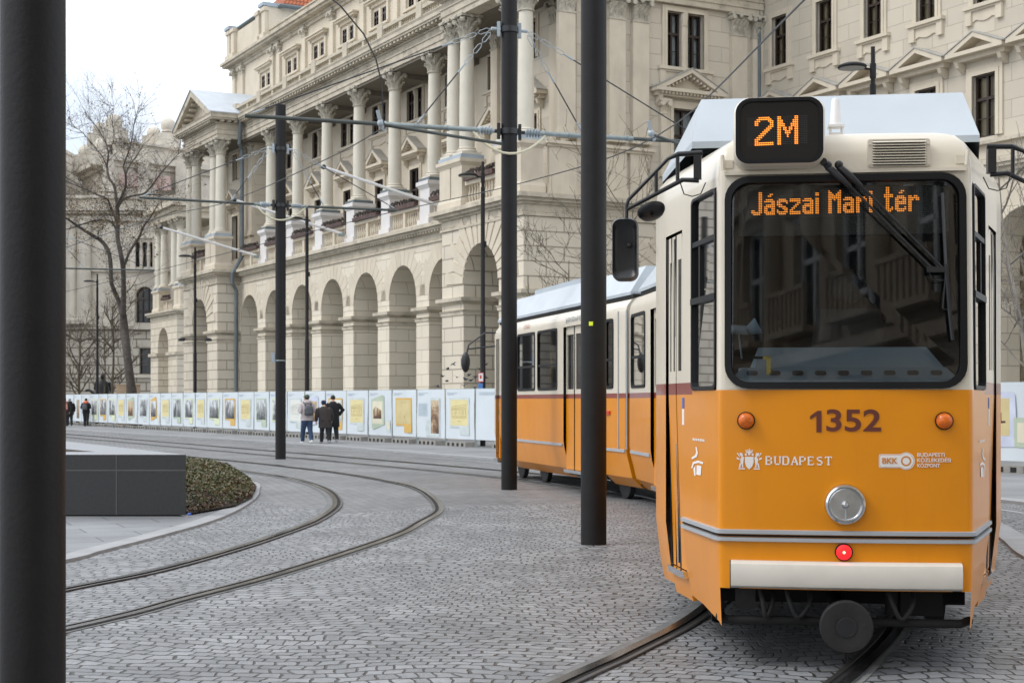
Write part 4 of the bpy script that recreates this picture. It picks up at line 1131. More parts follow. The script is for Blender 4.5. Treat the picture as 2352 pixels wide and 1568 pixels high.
mb.build('rub_strip', ['grey_trim', 'rubber'], tram, smooth=30)
# coupler, cross bar and the dark space under the nose
mb = MB(); mb.lathe([(.03, -.09), (.035, -.115), (.05, -.12), (.147, -.12), (.154, -.11), (.154, -.06), (.14, -.05), (.05, -.05)], 40, (.0, 0, .28), 'y'); mb.tube([(0, -.06, .28), (0, 1.6, .36)], .05, 12)
mb.tube([(0, -.1, .13), (.0, -.06, .08)], .012, 6)
cp = mb.build('coupler', 'steel_dark', tram, smooth=35)
MB().lathe([(0, -.10), (.035, -.101), (.05, -.122), (.062, -.121)], 24, (.0, -.003, .28), 'y').build('coupler_hub', 'black_plastic', cp, smooth=30)
mb = MB(); mb.tube([(-.74, .2, .29), (-.68, .12, .28), (.68, .12, .28), (.74, .2, .29)], .026, 10); mb.build('cross_bar', 'underside', tram, smooth=40)
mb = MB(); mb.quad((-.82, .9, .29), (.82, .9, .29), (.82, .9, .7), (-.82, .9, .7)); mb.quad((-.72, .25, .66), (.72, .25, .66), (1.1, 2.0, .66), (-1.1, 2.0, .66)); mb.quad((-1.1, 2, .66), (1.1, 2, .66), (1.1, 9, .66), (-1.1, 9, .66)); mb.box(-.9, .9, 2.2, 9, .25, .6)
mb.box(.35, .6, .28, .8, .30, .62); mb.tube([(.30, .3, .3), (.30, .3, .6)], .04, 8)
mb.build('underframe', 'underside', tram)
for a0, a1 in ((-.34, -.20), (.26, .40), (-.5, -.42)): MB().tube(smooth_line([(a0, .12, .50), (a0 + .02, .06, .40), ((a0 + a1) / 2, .05, .31), (a1, .09, .40), (a1, .2, .5)], 5), .016, 7).build('brake_hose', 'steel_dark', tram, smooth=True)
MB().box(-.64, -.52, .16, .4, .34, .47).build('junction_box', 'steel_dark', tram)
def bogie(parent, cx, cy, half=.72, f=None):
    mb = MB(f); mb.box(cx - .62, cx + .62, cy - 1.3, cy + 1.3, .3, .55); mb.box(cx - .95, cx - .85, cy - 1.2, cy + 1.2, .28, .46); mb.box(cx + .85, cx + .95, cy - 1.2, cy + 1.2, .28, .46)
    b = mb.build('bogie', 'steel_dark', parent)
    for dy in (-.9, .9):
        for sx in (-1, 1):
            w = MB(f).lathe([(0, -.06), (.1, -.07), (.11, -.05), (.29, -.05), (.335, -.04), (.335, .05), (.0, .05)], 20, (cx + sx * .76, cy + dy, .335), 'x').build('wheel', 'steel_dark', b, smooth=35)
    return b
bogie(tram, 0, 2.9)
# cab interior: dashboard with slots, yellow handle, seat back and rear wall
mb = MB(); mb.add([(-.66, .10, 1.735), (.66, .10, 1.735), (.66, .07, 1.60), (-.66, .07, 1.60), (-.60, .16, 1.80), (.60, .16, 1.80), (-.62, .42, 1.80), (.62, .42, 1.80), (-.62, .5, 1.60), (.62, .5, 1.60)],
    [(3, 2, 1, 0), (0, 1, 5, 4), (4, 5, 7, 6), (6, 7, 9, 8), (0, 4, 6, 8, 3), (1, 2, 9, 7, 5)])
mb.add([(-.52, .24, 1.80), (.60, .24, 1.80), (.5, .28, 1.925), (-.5, .28, 1.925), (-.55, .5, 1.80), (.64, .5, 1.80), (.5, .48, 1.925), (-.5, .48, 1.925)], [(0, 1, 2, 3), (3, 2, 6, 7), (0, 3, 7, 4), (1, 5, 6, 2)])
ds = mb.build('dashboard', 'dash_grey', tram, smooth=20)
mb = MB()
for i in range(9):
    a = -.54 + i * .135; mb.poly([(a + x, .127 + .92 * (z_ - .0) * .0 + (z_) * .92 * .6, 1.765 + z_) for x, z_ in rrect(-.034, .034, -.014, .014, .013, 5)])
for p in mb.v: pass
mb.v = [(x, .098 + (z - 1.735) * .92 - .006, z + .002) for x, y, z in mb.v]
mb.build('dashboard_slot', 'slot_dark', ds)
mb = MB(); mb.box(-1.0, 1.0, 1.9, 1.95, .9, 3.0); mb.quad((-.74, .3, 1.2), (.74, .3, 1.2), (1.05, 1.9, 1.2), (-1.05, 1.9, 1.2)); mb.quad((-.72, .12, 2.99), (.72, .12, 2.99), (1.08, 1.9, 2.99), (-1.08, 1.9, 2.99)); mb.build('cab_wall', 'cab_dark', tram)
mb = MB(); mb.tube([(-.56, .13, 1.86), (-.455, .13, 1.86)], .009, 6); ha = mb.build('blind_rod', 'black_plastic', tram)
mb = MB(); mb.box(-.455, -.43, .12, .14, 1.73, 1.865); mb.box(-.475, -.43, .12, .14, 1.85, 1.868); mb.build('blind_handle', 'yellow_paint', tram)
mb = MB(); mb.tube([(-.66, .3, 2.04), (-.56, .26, 2.03)], .03, 10); mb.tube([(-.56, .26, 2.03), (-.5, .26, 2.06)], [.03, .055], 10); mb.tube([(-.62, .3, 2.02), (-.6, .32, 1.86)], .006, 5); mb.build('cab_fan', 'dash_grey', tram, smooth=40)
mb = MB(); mb.loft([(.1, 1.0, 1.5, .24, .07), (.1, 1.0, 2.0, .24, .07), (.1, 1.02, 2.2, .2, .05)], 14); mb.ball((.1, 1.04, 2.34), .12, .05, .1); mb.build('driver_seat', 'cab_dark', tram, smooth=40)
# wipers
mb = MB(); piv = Vector((-.105, -.045, 2.995))
mb.lathe([(.0, -.05), (.02, -.045), (.022, 0)], 12, (-.125, .02, 3.012), 'y')
for d0, d1 in (((-.10, 2.985), (.50, 2.372)), ((-.035, 2.985), (.565, 2.372))):
    a0, z0 = d0; a1, z1 = d1
    am, zm = a0 + (a1 - a0) * .22, z0 + (z1 - z0) * .2
    mb.tube([N(a0, -.045, z0), N((a0 + am) / 2, -.06, (z0 + zm) / 2), N(am, -.062, zm)], [.021, .022, .013], 10)
    mb.tube([N(am, -.06, zm), N(a1, -.05, z1)], .0075, 8)
    mb.ball(N(a0, -.05, z0 + .01), .026)
wa = mb.build('wiper', 'black_plastic', tram, smooth=40)
mb = MB(); mb.prism([N(.47, -.062, 2.385), N(.585, -.062, 2.385), N(.585, -.062, 2.352), N(.47, -.062, 2.352)], (0, .022, 0)); mb.build('wiper_bracket', 'black_plastic', wa)
mb = MB(); mb.tube([N(.562, -.05, 2.82), N(.572, -.05, 2.55), N(.578, -.055, 2.40)], .009, 6); mb.tube([N(.578, -.055, 2.40), N(.60, -.05, 2.12), N(.616, -.05, 1.955)], .011, 6); mb.tube([N(.578, -.055, 2.34), N(.56, -.05, 2.14), N(.595, -.05, 2.13)], .004, 5); mb.tube([N(.48, -.05, 2.36), N(.5, -.05, 2.31), N(.565, -.05, 2.305)], .003, 5); mb.build('wiper_blade', 'black_plastic', wa)
# texts and emblems
def nose_text(body, name, a0, a1, zc, size, mat, off=0.0, parent=tram):
    o = text_mesh(body, name, mat, parent, size, (0, 0, 0), .002, off, 'CENTER', a1 - a0)
    for v in o.data.vertices:
        v.co = Vector(N(v.co.x + (a0 + a1) / 2, -.0035 + v.co.y, v.co.z + zc))
    return o
nose_text('352', 'fleet_number', -.112, .205, 1.477, .178, 'letter_brown', .0035)
MB().poly([N(x, -.0045, z) for x, z in ((-.166, 1.413), (-.137, 1.413), (-.137, 1.541), (-.160, 1.541), (-.203, 1.510), (-.203, 1.488), (-.166, 1.512))]).build('fleet_number', 'letter_brown', tram)
nose_text('BKK', 'emblem_letters', .212, .30, 1.246, .046, 'letter_orange', .0012)
for i, tx in enumerate(('BUDAPESTI', 'KÖZLEKEDÉSI', 'KÖZPONT')):
    w = (.158, .193, .130)[i]; nose_text(tx, 'company_lettering', .416, .416 + w, 1.282 - i * .0315, .031, 'letter_white', .0004)
# key-shaped emblem: white plate with an orange ring
mb = MB()
pl = [(.20, 1.20), (.20, 1.288)]
def arcpts(cx, cz, r, a0, a1, n): return [(cx + r * math.cos(R(a0 + (a1 - a0) * i / n)), cz + r * math.sin(R(a0 + (a1 - a0) * i / n))) for i in range(n + 1)]
key = [(.195, 1.213), (.202, 1.206), (.318, 1.206)] + arcpts(.352, 1.246, .051, 232, 488, 22) + [(.318, 1.286), (.202, 1.286), (.195, 1.279)]
def shrink(pts, e):
    cx, cz = .28, 1.246; return [(x + e * (1 if x < .21 else (-1 if x > .38 else 0)), z + (e if z < 1.246 else -e)) for x, z in pts]
mb.add([N(x, -.0025, z) for x, z in key], [tuple(range(len(key)))], 0)
mb.build('key_emblem_rim', 'letter_white', tram)
k2 = [(cx_, cz_) for cx_, cz_ in shrink(key, .004)]
MB().poly([N(x, -.0032, z) for x, z in k2]).build('key_emblem', 'letter_orange', tram)
MB().poly([N(x, -.0039, z) for x, z in shrink(key, .006)]).build('key_emblem_face', 'letter_white', tram)
mb = MB(); oo = arcpts(.352, 1.246, .030, 0, 360, 24)[:-1]; ii_ = arcpts(.352, 1.246, .021, 0, 360, 24)[:-1]
mb.add([N(x, -.0046, z) for x, z in oo] + [N(x, -.0046, z) for x, z in ii_], [(i, (i + 1) % 24, 24 + (i + 1) % 24, 24 + i) for i in range(24)]); mb.build('key_emblem_ring', 'letter_orange', tram)
for o in [c for c in tram.children if c.name.startswith('emblem_letters')]:
    for v in o.data.vertices: v.co.y -= .002
# slab-serif lettering made of strokes on a 5 x 7 field
SER = {'B': [(0, 0, 0, 7, 1.5), (0, 7, 3.4, 7, 1), (0, 3.6, 3.4, 3.6, .9), (0, 0, 3.6, 0, 1), (4.2, 4, 4.2, 6.5, 1.4), (4.4, .5, 4.4, 3.2, 1.5), (-.9, 0, .8, 0, .8), (-.9, 7, .8, 7, .8)],
 'U': [(.3, 1, .3, 7, 1.5), (4.7, 1, 4.7, 7, 1.0), (.6, .2, 4.2, .2, 1.2), (-.9, 7, 1.5, 7, .8), (3.6, 7, 5.9, 7, .8)],
 'D': [(0, 0, 0, 7, 1.5), (0, 7, 3.4, 7, 1), (0, 0, 3.4, 0, 1), (4.7, 1.2, 4.7, 5.8, 1.6), (3.4, 0, 4.7, 1.2, 1.1), (3.4, 7, 4.7, 5.8, 1.1), (-.9, 0, .8, 0, .8), (-.9, 7, .8, 7, .8)],
 'A': [(.1, 0, 2.6, 7.2, .9), (2.6, 7.2, 5.2, 0, 1.6), (1.0, 2.3, 4.2, 2.3, .8), (-.9, 0, 1.2, 0, .8), (4.0, 0, 6.3, 0, .8)],
 'P': [(0, 0, 0, 7, 1.5), (0, 7, 3.4, 7, 1), (0, 3.1, 3.4, 3.1, .9), (4.3, 3.7, 4.3, 6.4, 1.5), (-.9, 0, 1.2, 0, .8), (-.9, 7, .8, 7, .8)],
 'E': [(0, 0, 0, 7, 1.5), (0, 7, 4.2, 7, .9), (0, 3.6, 3.2, 3.6, .8), (0, 0, 4.5, 0, .9), (4.2, 5.9, 4.2, 7, .7), (4.5, 0, 4.5, 1.3, .7), (-.9, 0, .8, 0, .8), (-.9, 7, .8, 7, .8)],
 'S': [(.6, 6.4, 4, 7, 1.1), (.4, 4.6, .4, 6.3, 1.4), (.6, 4.3, 4, 2.9, 1.4), (4.3, .8, 4.3, 2.7, 1.4), (.5, .1, 4, .1, 1.1), (4.2, 5.6, 4.2, 7, .6), (.3, .1, .3, 1.5, .6)],
 'T': [(2.6, 0, 2.6, 7, 1.5), (-.2, 7, 5.4, 7, .9), (-.2, 5.6, -.2, 7, .7), (5.4, 5.6, 5.4, 7, .7), (1.2, 0, 4, 0, .8)]}
def serif_word(word, a0, a1, zb, h, f, parent, mat='letter_white', name='city_lettering'):
    adv = (a1 - a0) / (len(word) * 7.6 - 1.6); sz = h / 7
    mb = MB()
    for i, ch in enumerate(word):
        for q, (x0, y0, x1, y1, w) in enumerate(SER[ch]):
            p, r_ = Vector((a0 + (i * 7.6 + x0 + .6) * adv, zb + y0 * sz)), Vector((a0 + (i * 7.6 + x1 + .6) * adv, zb + y1 * sz))
            d = (r_ - p).normalized(); nn = Vector((-d.y, d.x)) * w * .5 * (adv if abs(d.x) < .5 else sz)
            lift = -.003 - .00012 * q
            mb.poly([f(v.x, lift, v.y) for v in (p + nn, p - nn, r_ - nn, r_ + nn)])
    return mb.build(name, mat, parent, merge=False)
serif_word('BUDAPEST', -.462, -.078, 1.222, .046, N, tram)
def crest(f, ac, zc, s, parent, mat='letter_white'):
    mb = MB()
    sh = [(-.3, .15), (.3, .15), (.3, -.25), (.2, -.55), (0, -.75), (-.2, -.55), (-.3, -.25)]
    mb.poly([f(ac + x * s, -.003, zc + z * s) for x, z in sh])
    for x, z, w, h in ((-.3, .22, .13, .16), (.17, .22, .13, .16), (-.08, .26, .16, .2), (-.22, .42, .44, .1)): mb.poly([f(ac + a * s, -.0031, zc + b * s) for a, b in ((x, z), (x + w, z), (x + w, z + h), (x, z + h))])
    for i in range(5): mb.poly([f(ac + a * s, -.0032, zc + b * s) for a, b in ((-.22 + i * .11 - .05, .54), (-.22 + i * .11 + .05, .54), (-.22 + i * .11, .66 + (.12 if i == 2 else 0)))])
    for sx in (-1, 1):   # the supporters: a lion and a griffin in outline
        for pts in ([(.36, .1), (.5, .2), (.62, -.05), (.58, -.4), (.42, -.35)], [(.42, .22), (.5, .42), (.68, .4), (.66, .24), (.52, .16)], [(.34, .02), (.36, .1), (.5, .08), (.5, 0)], [(.58, -.36), (.66, -.3), (.72, -.62), (.6, -.62)],
                    [(.44, -.34), (.52, -.36), (.5, -.6), (.4, -.62)], [(.62, .1), (.7, .15), (.86, .4), (.78, .42)], [(.64, -.1), (.86, -.02), (.88, .12), (.7, .04)]):
            mb.poly([f(ac + sx * x * s, -.0029, zc + z * s) for x, z in pts])
        mb.poly([f(ac + sx * x * s, -.0028, zc + z * s) for x, z in ((.3, -.66), (.74, -.66), (.74, -.74), (.3, -.74))])
    return mb.build('crest', mat, parent, merge=False)
crest(N, -.559, 1.254, .085, tram)
# ---- tapered cab sides: window, door, stickers
def taper_frame(sx):
    d = (TBv - TA).normalized(); nn = Vector((-d.y, d.x)) * 1.0
    if nn.x > 0: nn = -nn
    def f(p, dd, z):
        q = TA + (TBv - TA) * p - nn * dd
        low = max(0, .76 - z) ** 1.5 * .22
        lean = max(0, z - 1.66) * .05 * max(0, 1 - p)
        return (sx * -(q.x + low) if sx > 0 else q.x + low, q.y + lean, z)
    return f
for sx in (-1, 1):
    f = taper_frame(sx)
    pw = rrect(.028, .377, 1.668, 2.898, .035, 4)
    mb = MB(); ring(mb, pw, rrect(.042, .363, 1.69, 2.88, .03, 4), -.012, .05, f)
    for z in (2.60,): mb.add([f(p, d, zz) for zz in (z - .016, z + .016) for d in (-.008, .03) for p in (.04, .365)], [(0, 1, 3, 2), (4, 5, 7, 6), (0, 1, 5, 4), (2, 3, 7, 6), (0, 2, 6, 4), (1, 3, 7, 5)])
    z = 2.235; mb.add([f(p, d, zz) for zz in (z - .02, z + .02) for d in (-.016, .03) for p in (.03, .375)], [(0, 1, 3, 2), (4, 5, 7, 6), (0, 1, 5, 4), (2, 3, 7, 6), (0, 2, 6, 4), (1, 3, 7, 5)])
    sw = mb.build('cab_side_window', 'rubber', tram, smooth=40)
    MB().poly([f(p, .012, z) for p, z in rrect(.042, .363, 1.69, 2.88, .03, 4)]).build('pane', 'tram_glass', sw)
    mb = MB(); mb.add([f(p, d, zz) for zz in (2.26, 2.58) for d in (-.002, .015) for p in (.26, .28)], [(0, 1, 3, 2), (4, 5, 7, 6), (0, 1, 5, 4), (2, 3, 7, 6), (0, 2, 6, 4), (1, 3, 7, 5)]); mb.build('sliding_frame', 'rubber', sw)
    # door: two narrow leaves set back in the opening
    def bx(mb, p0, p1, d0, d1, z0, z1, mi=None):
        mb.add([f(p, d, zz) for zz in (z0, z1) for d in (d0, d1) for p in (p0, p1)], [(0, 1, 3, 2), (4, 5, 7, 6), (0, 1, 5, 4), (2, 3, 7, 6), (0, 2, 6, 4), (1, 3, 7, 5)], mi)
    mb = MB()
    for p0, p1, d in ((.545, .637, .004), (.662, .725, .008), (.728, .788, .010)):
        for z0, z1, mi in ((.47, 1.64, 0), (1.64, 1.718, 2), (1.718, 1.80, 1), (2.55, 2.72, 1)): bx(mb, p0, p1, d, d + .03, z0, z1, mi)
        bx(mb, p0, p0 + .014, d, d + .03, 1.80, 2.55, 1); bx(mb, p1 - .022, p1, d, d + .03, 1.80, 2.55, 1)
    dr = mb.build('door', ['tram_orange', 'tram_cream', 'tram_red'], tram)
    mb = MB()
    for p0, p1, d in ((.557, .617, .008), (.674, .705, .012), (.740, .768, .014)): mb.quad(f(p0, d, 1.8), f(p1, d, 1.8), f(p1, d, 2.55), f(p0, d, 2.55))
    mb.build('pane', 'dark_glass', dr)
    mb = MB()
    for p, d, w_ in ((.65, .002, .009), (.7265, .002, .0022), (.803, .002, .011), (.541, .0, .004)): bx(mb, p - w_, p + w_, d, d + .03, .47, 2.72)
    mb.build('door_seal', 'rubber', dr)
    mb = MB(); bx(mb, .664, .676, -.002, .02, .5, 2.7); mb.build('door_edge', 'chrome', dr)
    mb = MB(); bx(mb, .54, .82, .06, .09, .40, 2.74); mb.build('door_back', 'saloon_grey', dr)
    mb = MB(); bx(mb, .54, .81, -.03, .12, .415, .465); st_ = mb.build('door_step', 'chrome', tram)
    mb = MB(); bx(mb, .54, .815, .0, .03, .27, .41); mb.build('step_skirt', 'tram_orange', tram)
    mb = MB(); bx(mb, .50, .53, -.003, .0, 1.55, 1.62, 0); bx(mb, .50, .53, -.0032, .0, 1.44, 1.545, 1); mb.build('sticker', ['letter_blue', 'letter_white'], tram)
    # the operator's swan-like emblem
    mb = MB()
    for pts in ([(.20, 1.305), (.19, 1.27), (.20, 1.243), (.245, 1.222), (.245, 1.235), (.215, 1.252), (.205, 1.272), (.212, 1.305)], [(.145, 1.216), (.19, 1.222), (.235, 1.205), (.25, 1.165), (.238, 1.165), (.225, 1.195), (.185, 1.207), (.145, 1.203)], [(.16, 1.19), (.2, 1.19), (.205, 1.13), (.165, 1.13)], [(.212, 1.185), (.23, 1.165), (.222, 1.12), (.21, 1.12)]):
        mb.poly([f(.20 + (p - .14) * 1.7, -.003, z) for p, z in pts])
    for i in range(7): mb.poly([f(p, -.003, z) for p, z in ((.19 + i * .026, 1.345), (.207 + i * .026, 1.345), (.207 + i * .026, 1.36), (.19 + i * .026, 1.36))])
    mb.build('swan_emblem', 'letter_white', tram, merge=False)
    # mirrors
    s_ = sx
    mb = MB(); mb.box(s_ * .845 - .03, s_ * .845 + .03, .17, .26, 2.93, 3.12) if False else None
    bxx = sorted((s_ * .845, s_ * .893))
    mb.box(bxx[0], bxx[1], .17, .24, 2.955, 3.10)
    br = mb.build('mirror_bracket', 'black_plastic', tram)
    mb = MB()
    mb.tube([(s_ * .84, .19, 3.112), (s_ * .985, .19, 3.108), (s_ * 1.05, .19, 3.08), (s_ * 1.29, .19, 2.835), (s_ * 1.302, .19, 2.80), (s_ * 1.302, .19, 2.45)], [.016, .016, .012, .012, .012, .011], 10)
    mb.tube([(s_ * .86, .19, 2.945), (s_ * .96, .19, 2.95), (s_ * 1.302, .19, 2.775)], [.016, .015, .012], 10)
    mb.tube([(s_ * .99, .19, 3.10), (s_ * .99, .19, 2.94)], .012, 8); mb.tube([(s_ * 1.12, .19, 3.0), (s_ * 1.12, .19, 2.87)], .012, 8)
    mb.tube([(s_ * .98, .18, 2.95), (s_ * .95, .17, 2.86), (s_ * .90, .17, 2.845), (s_ * .85, .18, 2.86), (s_ * .82, .19, 2.93)], .004, 6)
    arm = mb.build('mirror_arm', 'black_plastic', tram, smooth=45)
    mb = MB(); cx = s_ * 1.302
    pts = rrect(cx - .088, cx + .072, 2.335, 2.722, .05, 6) if s_ < 0 else rrect(cx - .072, cx + .088, 2.335, 2.722, .05, 6)
    n = len(pts); mx_ = sum(p[0] for p in pts) / n
    def sc_(k): return [(mx_ + (x - mx_) * k, 2.53 + (z - 2.53) * k) for x, z in pts]
    lay = [(.155, .74), (.125, .93), (.17, 1.0), (.235, 1.0), (.245, .97)]
    vs = []
    for y, k in lay: vs += [(x, y, z) for x, z in sc_(k)]
    fs = [tuple(range(n))] + [(q * n + i, q * n + (i + 1) % n, (q + 1) * n + (i + 1) % n, (q + 1) * n + i) for q in range(len(lay) - 1) for i in range(n)]
    mb.add(vs, fs); mb.lathe([(.0, .09), (.012, .092), (.016, .13)], 10, (cx - s_ * .02, .03, 2.55), 'y')
    mir = mb.build('mirror', 'black_plastic', arm, smooth=40)
    MB().poly([(x, .247, z) for x, z in sc_(.96)]).build('mirror_glass', 'mirror_glass', mir) if False else MB().poly([(x, .246, z) for x, z in sc_(.965)]).build('glass', 'mirror_glass', arm)
    mb = MB(); c_ = Vector((s_ * 1.15, .19, 2.762)); R3 = Matrix.Rotation(R(-18) * -s_, 3, 'Y') @ Matrix.Rotation(R(62), 3, 'X')
    mb2 = MB(lambda x, y, z: tuple(c_ + R3 @ Vector((x, y, z)))); mb2.lathe([(0, -.035), (.04, -.032), (.075, -.02), (.088, 0), (.088, .008), (0, .008)], 24, (0, 0, 0), 'y'); mb2.tube([(0, -.03, 0), (0, -.06, .03)], .01, 6)
    mb2.build('round_mirror', 'black_plastic', arm, smooth=40)
# ---- roof equipment of the front car
def roof_cover(parent, f, L, w0=.12, w1=.34, x0=0, W=2.4, h0=3.26, h1=3.63, nose=.55, tail=.35, name='roof_cover'):
    mb = MB(f)
    lo = [(x0, w0), (L, w0), (L, W - w0), (x0, W - w0)]; hi = [(x0 + nose, w1), (L - tail, w1), (L - tail, W - w1), (x0 + nose, W - w1)]
    lip = [(x, y, h0 - .05) for x, y in lo]
    v = [(x, y, h0) for x, y in lo] + [(x, y, h1) for x, y in hi] + lip
    mb.add(v, [(0, 1, 5, 4), (1, 2, 6, 5), (2, 3, 7, 6), (3, 0, 4, 7), (4, 5, 6, 7), (8, 9, 1, 0), (9, 10, 2, 1), (10, 11, 3, 2), (11, 8, 0, 3)])
    return mb.build(name, 'roof_cover', parent)
fr = lambda x, y, z: (-1.2 + y, x, z)
lo = [(-.92, .95), (.92, .95), (1.07, 2.0), (1.07, 7.0), (-1.16, 7.0), (-1.16, 2.0)]; hi = [(-.865, 1.3), (.865, 1.3), (.95, 2.0), (.95, 6.7), (-.95, 6.7), (-.95, 2.0)]; zl = (3.31, 3.31, 3.24, 3.24, 3.24, 3.24)
mb = MB(); mb.add([(x, y, z - .045) for (x, y), z in zip(lo, zl)] + [(x, y, z) for (x, y), z in zip(lo, zl)] + [(x, y, 3.655) for x, y in hi], [(i, (i + 1) % 6, 6 + (i + 1) % 6, 6 + i) for i in range(6)] + [(6 + i, 6 + (i + 1) % 6, 12 + (i + 1) % 6, 12 + i) for i in range(6)] + [tuple(range(12, 18))]); rc = mb.build('roof_cover', 'roof_cover', tram)
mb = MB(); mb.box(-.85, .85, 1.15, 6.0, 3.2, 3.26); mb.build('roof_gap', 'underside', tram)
for a in (-.60, .08):
    mb = MB(); mb.tube([(a, 1.8, 3.65), (a + .03, 1.8, 3.75), (a + .42, 1.8, 3.77 - .03), (a + .45, 1.8, 3.65)] if a > 0 else [(a, 1.8, 3.65), (a + .02, 1.8, 3.73), (a + .33, 1.8, 3.69), (a + .34, 1.8, 3.65)], .007, 5); mb.tube([(a + .2, 1.8, 3.745 if a > 0 else 3.70), (a + .22, 1.8, 3.65)], .006, 5); mb.build('roof_handle', 'galvanised', tram)
# pantograph
mb = MB(); y = 6.3
mb.box(-.5, .5, y - .6, y + .6, 3.62, 3.70); mb.tube([(-.45, y + .5, 3.7), (-.35, y - .8, 4.1), (-.35, y + .05, 4.42)], .035, 8); mb.tube([(.45, y + .5, 3.7), (.35, y - .8, 4.1), (.35, y + .05, 4.42)], .035, 8)
mb.tube([(-.4, y - .8, 4.1), (.4, y - .8, 4.1)], .03, 8)
pg = mb.build('pantograph', 'steel_dark', tram, smooth=40)
for dy in (-.14, .14):
    MB().tube([(-.98, y + dy, 4.12), (-.93, y + dy, 4.22), (-.78, y + dy, 4.36), (-.6, y + dy, 4.44), (.6, y + dy, 4.44), (.78, y + dy, 4.36), (.93, y + dy, 4.22), (.98, y + dy, 4.12)], .027, 8).build('contact_strip', 'black_plastic', pg, smooth=40)
